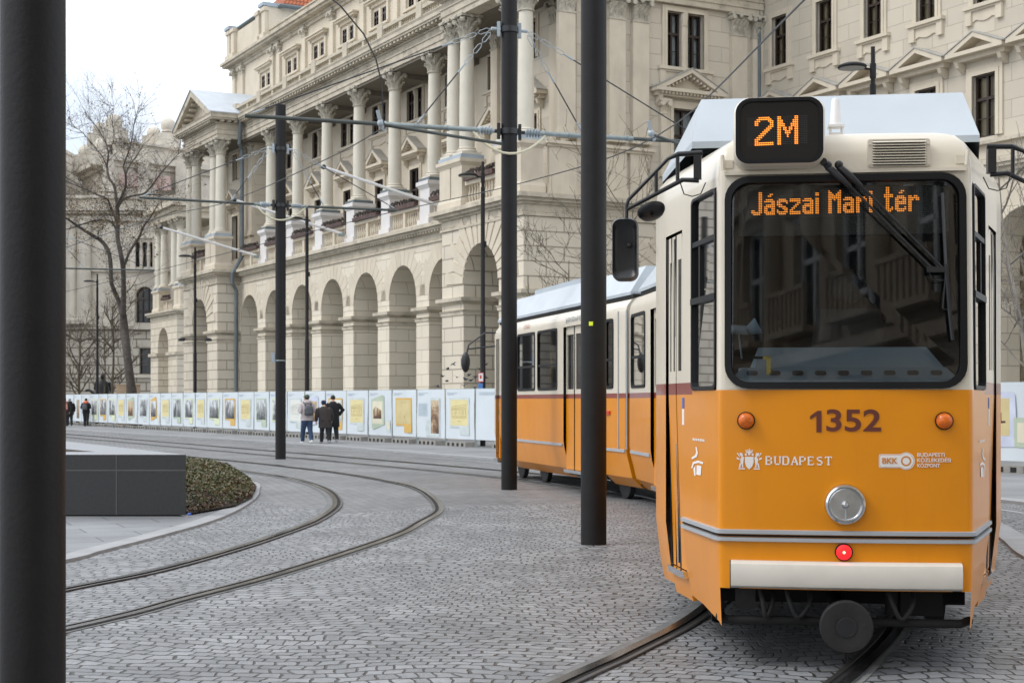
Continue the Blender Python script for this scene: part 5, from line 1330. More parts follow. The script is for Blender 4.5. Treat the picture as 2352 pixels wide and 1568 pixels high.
# ---- the two sections behind, each in its own frame along the side that shows
def section(origin, direction, L, items, tail=0.0, front_cap=True, mark=None):
    ox, oy = origin; d = Vector(direction).normalized(); nn = Vector((d.y, -d.x))     # nn points into the car
    ct, stn = math.cos(TH), math.sin(TH)
    def W(x, y, z):
        px_, py_ = ox + d.x * x + nn.x * y - 1.967, oy + d.y * x + nn.y * y - 9.0
        return (px_ * ct - py_ * stn, px_ * stn + py_ * ct, z)
    prof = [(.28, .24), (.11, .40), (.02, .76), (0, .9), (0, 1.64), (0, 1.718), (0, 1.80), (0, 2.90), (.0, 2.98), (.03, 3.08), (.1, 3.17), (.25, 3.22), (.5, 3.24)]
    zz = {'win': (6, 7), 'door': (0, 7)}
    xs = sorted(set([0, .001 + L] + [v for it in items for v in it[1:3]] + ([L - tail] if tail else [])))
    mb = MB(W)
    def tap(x): return 0 if not tail or x < L - tail else (x - L + tail) / tail * .08
    for i in range(len(xs) - 1):
        xa, xb = xs[i], xs[i + 1]; xm = (xa + xb) / 2
        kind = next((it[0] for it in items if it[1] < xm < it[2]), None)
        for j in range(len(prof) - 1):
            (ya, za), (yb, zb) = prof[j], prof[j + 1]
            mt = 0 if j < 4 else (2 if j < 5 else 1)
            for side in (0, 1):
                if side == 0 and kind and zz[kind][0] <= j < zz[kind][1]: continue
                g = (lambda x, y: y + tap(x)) if side == 0 else (lambda x, y: 2.4 - y - tap(x))
                mb.quad((xa, g(xa, ya), za), (xb, g(xb, ya), za), (xb, g(xb, yb), zb), (xa, g(xa, yb), zb), mt)
        mb.quad((xa, .5 + tap(xa), 3.24), (xb, .5 + tap(xb), 3.24), (xb, 1.9 - tap(xb), 3.24), (xa, 1.9 - tap(xa), 3.24), 1)
    for x in (xs[0], xs[-1]):
        for j in range(len(prof) - 1):
            (ya, za), (yb, zb) = prof[j], prof[j + 1]; mt = 0 if j < 4 else (2 if j < 5 else 1)
            mb.quad((x, ya + tap(x), za), (x, 2.4 - ya - tap(x), za), (x, 2.4 - yb - tap(x), zb), (x, yb + tap(x), zb), mt)
    b = mb.build('rear_car_body', ['tram_orange', 'tram_cream', 'tram_red'], tram, smooth=30)
    MB(W).box(.2, L - .3, .9, 2.2, .9, 3.1).build('saloon', 'saloon_grey', b) if False else None
    mb = MB(W); mb.box(.1, L - .5, .45, 1.95, .26, .62); mb.quad((0, .1, .7), (L, .1, .7), (L, 2.3, .7), (0, 2.3, .7)); mb.build('underframe', 'underside', tram)
    mb = MB(W); mb.quad((0, .25, 1.0), (L - .5, .25, 1.0), (L - .5, 2.2, 1.0), (0, 2.2, 1.0)); mb.box(.05, L - .6, 2.36, 2.39, 1.0, 1.8)
    for k in range(int(L / .9)): mb.box(.4 + k * .9, .8 + k * .9, .5, 1.0, 1.0, 1.95)
    mb.build('saloon_seats', 'saloon_grey', tram)
    for kind, xa, xb in [it[:3] for it in items]:
        if kind == 'win':
            f = lambda p, dd, z, W=W: W(p, dd + tap(p), z)
            mb = MB(); ring(mb, rrect(xa - .01, xb + .01, 1.79, 2.91, .09, 5), rrect(xa + .035, xb - .035, 1.835, 2.865, .07, 5), -.012, .04, f)
            mb.add([f(p, q, z) for z in (2.235, 2.275) for q in (-.004, .03) for p in (xa + .03, xb - .03)], [(0, 1, 3, 2), (4, 5, 7, 6), (0, 1, 5, 4), (2, 3, 7, 6), (0, 2, 6, 4), (1, 3, 7, 5)])
            w = mb.build('window', 'rubber', tram, smooth=40)
            MB().poly([f(p, .012, z) for p, z in rrect(xa + .03, xb - .03, 1.83, 2.87, .07, 5)]).build('pane', 'tram_glass', w)
            # corner fillets so that the square opening reads rounded
            mb = MB(); mb.add([f(xa - .012, .03, 1.79), f(xb + .012, .03, 1.79), f(xb + .012, .03, 1.83), f(xa - .012, .03, 1.83)], [(0, 1, 2, 3)]); mb.build('inner_ledge', 'saloon_grey', w)
            MB(W).box((xa + xb) / 2 - .02, (xa + xb) / 2 + .02, .5, .54, 1.8, 2.9).build('handrail', 'yellow_paint', w)
        else:
            mb = MB(W); n = 4; ww = (xb - xa) / n
            for k in range(n):
                x0, x1 = xa + k * ww + .012, xa + (k + 1) * ww - .012
                for z0, z1, mi in ((.40, 1.64, 0), (1.64, 1.718, 2), (1.718, 1.8, 1), (2.76, 2.9, 1)): mb.box(x0, x1, .05, .09, z0, z1, mi)
                mb.box(x0, x0 + .05, .05, .09, 1.8, 2.76, 1); mb.box(x1 - .05, x1, .05, .09, 1.8, 2.76, 1)
            dr = mb.build('door', ['tram_orange', 'tram_cream', 'tram_red'], tram)
            mb = MB(W)
            for k in range(n): mb.quad((xa + k * ww + .06, .07, 1.8), (xa + (k + 1) * ww - .06, .07, 1.8), (xa + (k + 1) * ww - .06, .07, 2.76), (xa + k * ww + .06, .07, 2.76))
            mb.build('pane', 'dark_glass', dr)
            mb = MB(W)
            for k in range(1, n): mb.box(xa + k * ww - .011, xa + k * ww + .011, .04, .08, .4, 2.9)
            mb.build('door_seal', 'rubber', dr)
            MB(W).box(xa + .02, xb - .02, -.0, .12, .34, .395).build('door_step', 'chrome', tram)
            MB(W).box(xa, xb, .1, .13, .3, 2.9).build('door_back', 'saloon_grey', dr)
    # rub strip between the openings
    cur = .05
    for it in sorted([i for i in items if i[0] == 'door'] + [('end', L - (tail or .0) , L)], key=lambda q: q[1]):
        if it[1] - cur > .3: MB(W).box(cur, it[1] - .08, -.008, .02, .80, .845).build('rub_strip', 'grey_trim', tram)
        cur = it[2] + .08
    rcv = roof_cover(tram, W, L - .12, .12, .42, .12, 2.4, 3.30, 3.72, .12, .55 if tail else .12)
    MB(W).box(.05, L - .2, .14, 2.26, 3.2, 3.262).build('roof_gap', 'underside', tram)
    MB(W).box(L * .45, L * .85, .6, 1.8, 3.721, 3.86).build('roof_box', 'roof_cover', tram)
    for it in items:
        if it[0] == 'door':
            for z, m_ in ((1.52, 'letter_red'), (1.36, 'letter_green'), (1.24, 'letter_red')): MB(W).box(it[1] - .2, it[1] - .13, -.004, .0, z - .04, z + .04).build('sticker', m_, tram)
    return W
pm('letter_red', (.55, .25, .18), .5)
pm('letter_green', (.12, .25, .1), .5)
d3 = (-.241, .9705)
def along(x):          # distance along the rear section of the ray through pixel column x
    k = (x - 1176) / 3500; ox, oy = 1.76, 23.6
    return -(ox - k * oy) / (d3[0] - k * d3[1])
items3 = [('win', along(1409), along(1391)), ('door', along(1377), along(1294)), ('win', along(1280), along(1235)), ('win', along(1229), along(1189)), ('win', along(1183.5), along(1160)), ('door', 7.75, 8.75)]
W3 = section((1.76, 23.6), d3, 9.15, items3[:-1] + [('door', along(1143), along(1133))], tail=1.7)
d2 = (-.098, .995)
o2 = (1.80 + .098 * 5.2, 23.45 - .995 * 5.2)
def along2(x):
    k = (x - 1176) / 3500; return -(o2[0] - k * o2[1]) / (d2[0] - k * d2[1])
W2 = section(o2, d2, 5.15, [('win', along2(1482), along2(1450)), ('door', along2(1494) - 1.3, along2(1494)), ('win', .25, 1.2)])
# bellows between the sections
mb = MB(W3); mb.box(-.35, .0, .22, 2.18, .4, 3.2); mb.build('bellows', 'underside', tram)
for x in (-.08, .35): MB(W3).tube([(x, -.006, .85), (x, -.006, 3.0)], .014, 6).build('joint_trim', 'grey_trim', tram)
bogie(tram, 1.2, 7.2, f=W3 if False else (lambda x, y, z: W3(y, x, z)))
bogie(tram, 1.2, .35, f=(lambda x, y, z: W3(y, x, z)))
bogie(tram, 0, 9.4)
# fleet number and city name above the windows of the rear section
def side_f(W): return lambda x, dd, z: W(x, dd, z)
def side_text(body, name, xa, xb, z, size, mat):
    o = text_mesh(body, name, mat, tram, size, (0, 0, 0), .002, 0, 'CENTER', abs(xb - xa))
    for v in o.data.vertices: v.co = Vector(W3((xa + xb) / 2 - v.co.x, -.004 + v.co.y, v.co.z + z))
side_text('1352', 'fleet_number', along(1216), along(1203), 3.03, .12, 'letter_red')
def fz(a, d, z): return W3(-a, d, z)
serif_word('BUDAPEST', -along(1306), -along(1345), 2.985, .085, fz, tram, 'letter_slate')  if False else None
pm('letter_slate', (.25, .27, .30), .6)
serif_word('BUDAPEST', -along(1306), -(along(1306) - 1.05), 2.975, .075, fz, tram, 'letter_slate')
crest(fz, -along(1302), 3.01, .075, tram, 'letter_slate')
MB(W3).ball((along(1397), -.02, 1.45), .05, .03, .05).build('door_button', 'red_lamp_off', tram) if False else None
pm('red_plastic', (.6, .05, .03), .4)
MB(W3).box(along(1398) - .1, along(1398) + .1, -.03, 0, 1.38, 1.44).build('emergency_handle', 'red_plastic', tram)
mb = MB(); m3 = [W3(9.0, .4, 3.05), W3(9.25, -.1, 3.05), W3(9.3, -.45, 2.8), W3(9.3, -.5, 2.6)]
mb.tube(m3, .02, 6); mb.tube([W3(9.0, .4, 2.8), W3(9.3, -.48, 2.7)], .018, 6)
ra = mb.build('mirror_arm', 'black_plastic', tram)
q = Vector(W3(9.32, -.52, 2.42)); MB().ball(q, .1, .07, .22).build('mirror', 'black_plastic', ra, smooth=True)
# ---------------------------------------------------------------- planter and hedge
pm('dark_granite', (.028, .0285, .030), .5, var=.15, vs=25, bump=.08, bs=120)
pm('granite_top', (.25, .262, .275), .5, var=.08, vs=8)
pm('joint', (.105, .105, .105), .8)
pm('soil', (.035, .026, .02), .95, var=.4, vs=12, bump=.6, bs=30)
def leafm(name, cols, sc_=9.):
    m, n, l, b = new_mat(name)
    t = n.new('ShaderNodeTexCoord'); a = n.new('ShaderNodeTexNoise'); a.inputs['Scale'].default_value = sc_; a.inputs['Detail'].default_value = 3
    l.new(t.outputs['Object'], a.inputs['Vector']); r = n.new('ShaderNodeValToRGB')
    while len(r.color_ramp.elements) < len(cols): r.color_ramp.elements.new(.5)
    for i, c in enumerate(cols):
        r.color_ramp.elements[i].position = .3 + .4 * i / (len(cols) - 1); r.color_ramp.elements[i].color = (*c, 1)
    l.new(a.outputs['Fac'], r.inputs[0]); l.new(r.outputs[0], b.inputs['Base Color']); b.inputs['Roughness'].default_value = .45
    M[name] = m
leafm('hedge_leaf', [(.035, .055, .025), (.075, .105, .04), (.12, .115, .04), (.13, .06, .035), (.09, .105, .055)], 11)
leafm('litter_leaf', [(.07, .03, .016), (.12, .055, .025), (.05, .035, .02)], 14)
# the block stands on the pavement: front face towards the viewer, right side running back to the left
zt = .87
A = Vector((-4.43, 20.7)); B = Vector((-8.3, 28.0)); C_ = Vector((-9.5, 20.7))
def p3(v, z): return (v.x, v.y, z)
pl = thing('granite_planter', (A.x, A.y, .05), 'low wall of dark granite slabs with a pale top, beside the clipped hedge', 'planter')
o = Vector((A.x, A.y))
a, b_, c_ = A - o, B - o, C_ - o
dvec = (b_ - a).normalized(); inn = Vector((-dvec.y, dvec.x))
ins = [a + Vector((-.95, .42)), b_ + Vector((-.75, -.6)), c_ + Vector((0, .42)), ]
mb = MB(); mb.prism([p3(a, 0), p3(b_, 0), p3(c_ + Vector((0, 7)), 0), p3(c_, 0)], (0, 0, .60)); mb.build('base_slab', 'dark_granite', pl)
mb = MB(); mb.prism([p3(a, .612), p3(b_, .612), p3(c_ + Vector((0, 7)), .612), p3(c_, .612)], (0, 0, .205)); mb.build('cap_slab', 'dark_granite', pl)
mb = MB(); mb.prism([p3(a + Vector((.0, -.003)), .598), p3(b_ + Vector((-.02, -.02)), .598), p3(c_ + Vector((0, 6.9)), .598), p3(c_ + Vector((0, -.003)), .598)], (0, 0, .016))
for x in (-.945 - .0, -3.2): mb.box(x - .006, x + .006, -.004, .01, .0, .817)
mb.build('mortar_joint', 'joint', pl)
mb = MB()
q = [a, b_, c_ + Vector((0, 7)), c_]; w = [a + Vector((-1.55, 1.15)), b_ + Vector((-.9, -1.0)), c_ + Vector((.5, 6)), c_ + Vector((.5, 1.15))]
for i in range(4):
    j = (i + 1) % 4; mb.quad(p3(q[i], .8185), p3(q[j], .8185), p3(w[j], .8185), p3(w[i], .8185))
mb.build('top_face', 'granite_top', pl)
mb = MB(); mb.poly([p3(v, .82) for v in w]); mb.build('soil', 'soil', pl)
def plant(name, base, label, cat, h, n, seed, mat='hedge_leaf', group=None):
    r = random.Random(seed); t = thing(name, base, label, cat, group)
    st, lf = MB(), MB()
    for k in range(n):
        a = r.random() * 6.28; e = r.uniform(.15, .45); p = Vector((0, 0, 0)); pts = [p.copy()]
        for i in range(4): p = p + Vector((math.cos(a) * e * h * .3, math.sin(a) * e * h * .3, h * .26 * r.uniform(.7, 1.1))); pts.append(p.copy())
        st.tube(pts, [.008, .007, .006, .005, .003], 4)
        for i in range(1, 5):
            for m_ in range(7):
                c = pts[i] + Vector((r.gauss(0, .05), r.gauss(0, .05), r.gauss(0, .05))); s = r.uniform(.025, .045); u = Vector((r.gauss(0, 1), r.gauss(0, 1), r.gauss(0, 1))).normalized(); v_ = u.orthogonal().normalized()
                lf.quad(c - u * s, c + v_ * s * .5, c + u * s, c - v_ * s * .5)
    st.build('stem', 'twig', t); lf.build('leaves', mat, t, merge=False)
pm('twig', (.045, .035, .026), .9)
g = Vector((-7.75, 24.4, .87)); plant('shrub', g, 'sprawling green shrub growing in the granite planter beside the nearest dark pole', 'shrub', .55, 7, 4)
# hedge: low mound of small leaves between planter and kerb
hz = thing('low_hedge', (-5.3, 24.5, .05), 'low clipped hedge of reddish green leaves between granite planter and kerb', 'hedge')
hp = [(-4.40, 20.9), (-4.08, 22.5), (-4.16, 24.4), (-4.5, 26.8), (-5.1, 29.3), (-6.4, 32.0), (-8.2, 31), (-8.0, 28.2), (-6.2, 24.3)]
def inside(x, y):
    c = False; n = len(hp)
    for i in range(n):
        (x1, y1), (x2, y2) = hp[i], hp[(i + 1) % n]
        if (y1 > y) != (y2 > y) and x < (x2 - x1) * (y - y1) / (y2 - y1) + x1: c = not c
    return c
def edge_d(x, y):
    dm = 9
    for i in range(len(hp)):
        p, q = Vector(hp[i]), Vector(hp[(i + 1) % len(hp)]); t = max(0, min(1, (Vector((x, y)) - p).dot(q - p) / (q - p).length_squared)); dm = min(dm, (p + (q - p) * t - Vector((x, y))).length)
    return dm
rnd = random.Random(5); mb = MB(); lit = MB(); tw = MB(); cnt = 0
while cnt < 34000:
    x, y = rnd.uniform(-8.3, -4.0), rnd.uniform(20.8, 32.2)
    if not inside(x, y): continue
    d = edge_d(x, y); hh = .39 * min(1, (d / .55)) ** .5 * (1 + .16 * math.sin(x * 7 + y * 3) * math.sin(y * 5)) * (.75 if y < 22 else 1)
    z = hh * (1 - abs(rnd.gauss(0, .22)))
    if z < .02: z = rnd.uniform(.01, .2)
    u = Vector((rnd.gauss(0, 1), rnd.gauss(0, 1), rnd.gauss(.2, .6))).normalized(); v_ = u.cross(Vector((rnd.gauss(0, 1), rnd.gauss(0, 1), rnd.gauss(0, 1)))).normalized(); s = rnd.uniform(.018, .038)
    c = Vector((x + 5.3, y - 24.5, z))
    (lit if z < .10 and rnd.random() < .6 else mb).quad(c - u * s, c + v_ * s * .42, c + u * s, c - v_ * s * .42); cnt += 1
mb.build('leaves', 'hedge_leaf', hz, merge=False); lit.build('leaf_litter', 'litter_leaf', hz, merge=False)
mb = MB(); mb.poly([(x + 5.3, y - 24.5, .008) for x, y in hp]); mb.build('soil', 'soil', hz)
pm('blue_plastic', (.02, .08, .4), .4)
bw = G(438, 1181, .06); tag(MB().loft([(bw.x, bw.y - .1, .06, .03, .02), (bw.x, bw.y - .1, .075, .032, .024), (bw.x + .01, bw.y - .1, .09, .02, .014)], 8).build('crumpled_wrapper', 'blue_plastic'), 'tiny crumpled blue wrapper lying at the near foot of the hedge', 'litter')

# ---------------------------------------------------------------- catenary poles with their cross arms
def ring_collar(p, z, r): return MB().lathe([(r, -.05), (r + .025, -.05), (r + .025, .05), (r, .05)], 16, (p[0], p[1], z))
pm('sticker_yellow', (.72, .85, .02), .5)
def pole(px, Y, label, z_arm=None, arms=(), stays=None, z_stay=None, H=9.7, extra=None):
    X = (px - 1176) * Y / 3500
    t = thing('catenary_pole', (X, Y, 0), label, 'pole', 'dark round overhead wire poles')
    mb = MB(); mb.lathe([(.143, 0), (.143, H), (.12, H + .01)], 28); mb.build('shaft', 'pole_paint', t, smooth=40)
    if z_arm:
        for sgn, (dx, dy, L1, grn) in zip((-1, 1), arms):
            d = Vector((dx, dy)).normalized()
            P_ = lambda r, z: (d.x * r, d.y * r, z)
            mb = MB(); mb.tube([P_(.62, z_arm), P_(L1, z_arm)], .035, 10); arm = mb.build('cross_arm', 'pipe_green', t, smooth=40)
            mb = MB(); mb.tube([P_(.60, z_arm), P_(min(L1, 2.4) if grn else .75, z_arm + .0)], .042, 10)
            for r in ((.7, 1.15, 1.75, 2.3) if grn else (.7,)): mb.tube([P_(r - .02, z_arm), P_(r + .02, z_arm)], .055, 8)
            mb.build('arm_sleeve', 'galvanised', arm, smooth=40)
            mb = MB()
            for k in range(5): mb.tube([P_(.33 + k * .055, z_arm), P_(.345 + k * .055, z_arm), P_(.36 + k * .055, z_arm)], [.05, .085, .05], 10)
            mb.tube([P_(.29, z_arm), P_(.63, z_arm)], .04, 8); mb.build('insulator', 'insulator', arm, smooth=50)
            mb = MB(); mb.tube([P_(.14, z_arm), P_(.30, z_arm)], .035, 8); mb.box(d.x * .2 - .03, d.x * .2 + .03, d.y * .2 - .05, d.y * .2 + .05, z_arm - .14, z_arm + .14); mb.build('arm_bracket', 'black_plastic', arm)
            for zz, tgt in ((z_stay, L1 * .97), (z_stay - .05, L1 * .36)):
                a0 = Vector(P_(.34, zz)); a1 = Vector(P_(tgt, z_arm + .06)); e = (a1 - a0).normalized(); s_ = e.cross(Vector((d.y, -d.x, 0))).normalized()
                stay = MB().tube([a0 + e * .9, a1 - e * .15], .013, 5).build('stay_rod', 'wire', t)
                mb = MB()
                for i in range(3):
                    c0_ = a0 + e * (.02 + i * .27); mb.tube([c0_, c0_ + e * .06 + s_ * .035, c0_ + e * .2 + s_ * .035, c0_ + e * .25, c0_ + e * .2 - s_ * .035, c0_ + e * .06 - s_ * .035, c0_], .0075, 5)
                mb.tube([a0 + e * .78, a0 + e * 1.0], [.014, .02], 6); mb.build('turnbuckle', 'insulator', stay, smooth=50)
                MB().tube([a1 - e * .22, a1], [.013, .02], 6).build('rod_end', 'insulator', stay, smooth=50)
            mb = MB(); mb.tube([P_(.14, z_stay), P_(.34, z_stay)], .03, 8); mb.box(d.x * .2 - .03, d.x * .2 + .03, d.y * .2 - .05, d.y * .2 + .05, z_stay - .13, z_stay + .13); mb.build('stay_bracket', 'insulator', stay)
        mb = MB(); d0, d1 = [Vector(a_[:2]).normalized() for a_ in arms]
        lp = []
        for i in range(13):
            s_ = -1 + i / 6; r = s_ * .72; dd = d0 if s_ < 0 else d1
            lp.append((dd.x * abs(r), dd.y * abs(r) - .17 * (1 - s_ * s_), z_arm - .42 * (1 - s_ * s_)))
        mb.tube(lp, .022, 8); mb.build('jumper_cable', 'cable_cream', t, smooth=True)
        for z in (z_arm, z_stay): ring_collar((0, 0), z, .143).build('collar', 'black_plastic', t, smooth=40)
    return t
p1 = pole(75.5, 6.85, 'dark round pole nearest the viewer, at the left edge of the view')
p2 = pole(1363.5, 16.97, 'dark round pole with a yellow reflector, standing close to the nose of the tram', 8.0, ((-.95, -.30, 4.2, 1), (.95, .30, 4.2, 1)), True, 9.4)
zz = 1.6 + (920 - 743) * 16.83 / 3500; xx = (1355.5 - 1363.5) * 16.83 / 3500
mb = MB(lambda x, y, z: (.145 * math.sin(x / .145), -.145 * math.cos(x / .145), z)); mb.poly([(xx - .023, 0, zz - .022), (xx, 0, zz - .022), (xx + .023, 0, zz - .022), (xx + .023, 0, zz + .022), (xx, 0, zz + .022), (xx - .023, 0, zz + .022)]); mb.build('reflector', 'sticker_yellow', p2)
p3_ = pole(1169.5, 27.45, 'dark round pole with cross arms, standing before the rear of the tram', 6.44, ((-4.5, -1.55, 4.75, 1), (3.3, 1.05, 3.9, 1)), True, 8.27)
p4_ = pole(644.5, 41.8, 'dark round pole whose top shows, behind the bend of the empty track', 6.95, ((-3.35, -1.6, 3.85, 0), (3.1, 1.05, 3.3, 0)), True, 8.5)
mb = MB(); mb.lathe([(.146, 0), (.146, .03)], 20, (0, 0, 1.6 + (920 - 829) * 41.8 / 3500)); mb.build('clamp_band', 'galvanised', p4_)
z8 = 1.6 + (920 - 821) * 41.8 / 3500; mb = MB(); mb.box(-.25, -.15, -.02, .02, z8 - .13, z8 + .13); mb.build('number_plate', 'insulator', p4_)
p5_ = pole(100, 62, 'dark round pole far off beside the banner fence, hidden by the nearest pole', 7.0, ((-3.35, -1.6, 3.85, 0), (4.3, 1.2, 4.4, 0)), True, 8.5)
# ---------------------------------------------------------------- overhead wires
def wire(label, pts, r=.012):
    o = MB().tube(smooth_line(pts, 6), r, 5).build('overhead_wire', 'wire'); tag(o, label, 'wire', 'overhead wires')
wire('contact wire above the tram rising from the left to the upper right', [(3.6, 4, 5.55), (2.9, 14.8, 5.55), (2.35, 24.8, 5.9), (.26, 30, 5.9), (-4.2, 40.0, 6.3), (-14, 57, 6.3), (-28, 80, 6.3)], .011)
wire('contact wire hanging over the bend of the empty track', [(-4.2, 8, 5.7), (-1.85, 16.4, 5.85), (-2.0, 23.7, 5.95), (-2.25, 24.8, 5.95), (-3.5, 27.8, 5.95), (-6.5, 34.6, 6.1), (-9.7, 40.1, 6.3), (-18, 54, 6.3), (-32, 77, 6.3)], .010)
for lab, pts in (('short steady arm at the contact wire over the empty track', [(-2.1, 24.4, 6.02), (-.2, 27.0, 6.15)]), ('short steady arm at the contact wire above the tram', [(2.3, 25.2, 6.0), (3.6, 28.3, 6.2)])):
    a, b = Vector(pts[0]), Vector(pts[1]); t = thing('steady_arm', a, lab, 'wire fitting', 'steady arms')
    MB().tube([(0, 0, 0), b - a], .028, 8).build('tube', 'pipe_green', t, smooth=True); MB().tube([(-.05, -.05, .22), (0, 0, .0), (.06, .03, -.1)], .03, 6).ball((0, 0, .02), .06).build('clamp', 'insulator', t)

# ---------------------------------------------------------------- street lamps
def lamp(px, Y, label, lumin=True, spots=False, H=10.0, right=False):
    X = (px - 1176) * Y / 3500
    t = thing('street_lamp', (X, Y, 0), label, 'street lamp', 'slim dark street lamps along the fence')
    mb = MB(); mb.lathe([(.095, 0), (.095, 4.2), (.075, 4.25), (.075, H - .9), (.055, H - .88), (.05, H)], 14); mb.build('post', 'pole_paint', t, smooth=40)
    mb = MB(); mb.tube([(0, 0, H - .55), (-.22, -.05, H - .52)], .03, 8); mb.tube([(0, 0, H - .75), (-.0, 0, H - .4)], .075, 10); arm = mb.build('lamp_arm', 'pole_paint', t)
    mb = MB(); mb.lathe([(0, .09), (.2, .08), (.33, .03), (.345, 0), (.33, -.035), (0, -.04)], 22, (-.52, -.12, H - .5)); hd = mb.build('lamp_head', 'pole_paint', t, smooth=40)
    MB().lathe([(0, -.043), (.26, -.043), (.3, -.038)], 22, (-.52, -.12, H - .5)).build('diffuser', 'diffuser', hd)
    if spots:
        mb = MB(); mb.tube([(-.75, 0, 4.95), (.75, 0, 4.95)], .03, 6); s = mb.build('spot_bar', 'pole_paint', t)
        for sx in (-1, 1): MB().loft([(sx * .75, -.05, 4.86, .18, .1), (sx * .72, 0, 4.98, .2, .12), (sx * .68, 0, 5.04, .1, .06)], 10).build('spotlight', 'pole_paint', t)
    mb = MB(); mb.box(.06, .13, -.06, .06, 7.0, 7.2); mb.build('junction_box', 'pole_paint', t)
    return t
pm('diffuser', (.4, .38, .33), .5)
lamp(223.5, 101, 'slim lamp post farthest along the fence, beside the big bare tree')
lamp(448, 83.5, 'slim lamp post carrying a pair of spotlights halfway up', spots=True)
lamp(705, 66.3, 'slim lamp post rising behind the three strollers')
l4 = lamp(1109, 53.6, 'slim lamp post beside the rear end of the tram, with small signs on it')
lamp(2005, 36.2, 'slim lamp post rising above the roof of the tram on the right')
pm('sign_white', (.75, .75, .75), .5); pm('sign_red', (.5, .04, .03), .5); pm('sign_blue', (.08, .2, .5), .5)
z = 1.6 + (920 - 869) * 53 / 3500
ts = thing('traffic_sign', (l4.location.x - .07, l4.location.y - .11, z), 'small white and red sign above a blue one on the lamp post', 'sign')
mb = MB(); mb.box(-.1, .1, -.01, .01, -.12, .22); mb.build('plate', 'sign_red', ts); mb = MB(); mb.box(-.08, .08, -.013, -.0105, -.09, .19); mb.box(-.03, .03, -.0145, -.0135, .0, .12, 1); mb.build('plate_face', ['sign_white', 'sign_red'], ts)
mb = MB(); mb.box(-.09, .07, -.01, .01, -.55, -.16); mb.build('lower_plate', 'sign_blue', ts)

# ---------------------------------------------------------------- banner fence
pm('banner', (.575, .63, .665), .6, var=.03, vs=1.5, bump=.12, bs=3)
pm('print_grey', (.52, .58, .58), .7); pm('print_sage', (.42, .49, .38), .7); pm('print_lime', (.60, .64, .43), .7); pm('print_ochre', (.60, .38, .10), .7); pm('print_lilac', (.52, .56, .68), .7)
pm('print_text', (.42, .50, .56), .7); pm('print_caption', (.5, .55, .55), .7)
def photo(name, cols, sc_=3.0, det=8, contrast=(.35, .65)):
    m, n, l, b = new_mat(name)
    t = n.new('ShaderNodeTexCoord'); mp = n.new('ShaderNodeMapping'); mp.inputs['Scale'].default_value = (1, 1, .7); gmt = n.new('ShaderNodeNewGeometry')
    l.new(gmt.outputs['Position'], mp.inputs[0])
    a = n.new('ShaderNodeTexNoise'); a.inputs['Scale'].default_value = sc_; a.inputs['Detail'].default_value = det; a.inputs['Roughness'].default_value = .7; a.inputs['Distortion'].default_value = .6; l.new(mp.outputs[0], a.inputs['Vector'])
    gr = n.new('ShaderNodeSeparateXYZ'); l.new(t.outputs['Generated'], gr.inputs[0])
    ad = n.new('ShaderNodeMath'); ad.operation = 'MULTIPLY_ADD'; ad.inputs[1].default_value = .22; l.new(gr.outputs[2], ad.inputs[0]); l.new(a.outputs['Fac'], ad.inputs[2])
    r = n.new('ShaderNodeValToRGB')
    while len(r.color_ramp.elements) < len(cols): r.color_ramp.elements.new(.5)
    for i, c in enumerate(cols): r.color_ramp.elements[i].position = contrast[0] + .1 + (contrast[1] - contrast[0]) * i / (len(cols) - 1); r.color_ramp.elements[i].color = (*c, 1)
    l.new(ad.outputs[0], r.inputs[0]); l.new(r.outputs[0], b.inputs['Base Color']); b.inputs['Roughness'].default_value = .6; M[name] = m
photo('photo_bw', [(.03, .032, .035), (.12, .13, .135), (.28, .29, .30), (.62, .66, .68)], 2.4)
photo('photo_brown', [(.06, .03, .018), (.20, .11, .06), (.36, .24, .14), (.55, .45, .30)], 2.6)
photo('photo_light', [(.25, .3, .3), (.5, .55, .52), (.7, .7, .62)], 1.6)
pm('paper_yellow', (.66, .58, .30), .7, var=.06, vs=2); pm('paper_ochre', (.56, .47, .24), .7, var=.08, vs=2); pm('paper_cream', (.66, .62, .48), .7, var=.05, vs=2); pm('paper_white', (.66, .67, .62), .7, var=.05)
pm('ink_brown', (.36, .26, .10), .7); pm('ink_dark', (.09, .045, .03), .7); pm('ink_grey', (.36, .38, .36), .7)
posts_px = [(-24, 966.5), (8, 967.8), (40, 969.2), (72, 970.6), (105, 972.2), (137, 974), (171, 975.6), (188, 976.6), (208, 977.9), (228, 979.2), (249, 980.4), (270, 981.7), (291, 982.9), (318, 984.5), (344, 985.9), (369.6, 987.2), (395.4, 988.6), (421.8, 990), (450, 991.6), (476.5, 993.1), (513, 995.1), (548.5, 997.2), (585, 999.3), (620.5, 1001.3), (661, 1003.6), (702, 1005.6), (749, 1008.2), (797.6, 1010.7), (847.6, 1013.6), (902.6, 1016.6), (958.7, 1019.8), (1024.6, 1023.7), (1093, 1027.6)]
posts = [G(*p) for p in posts_px]
last = posts[-1]; e = (Vector((10.9, 34, 0)) - last)
posts += [last + e * k for k in (.19, .37, .55, .73, .91, 1.09)]
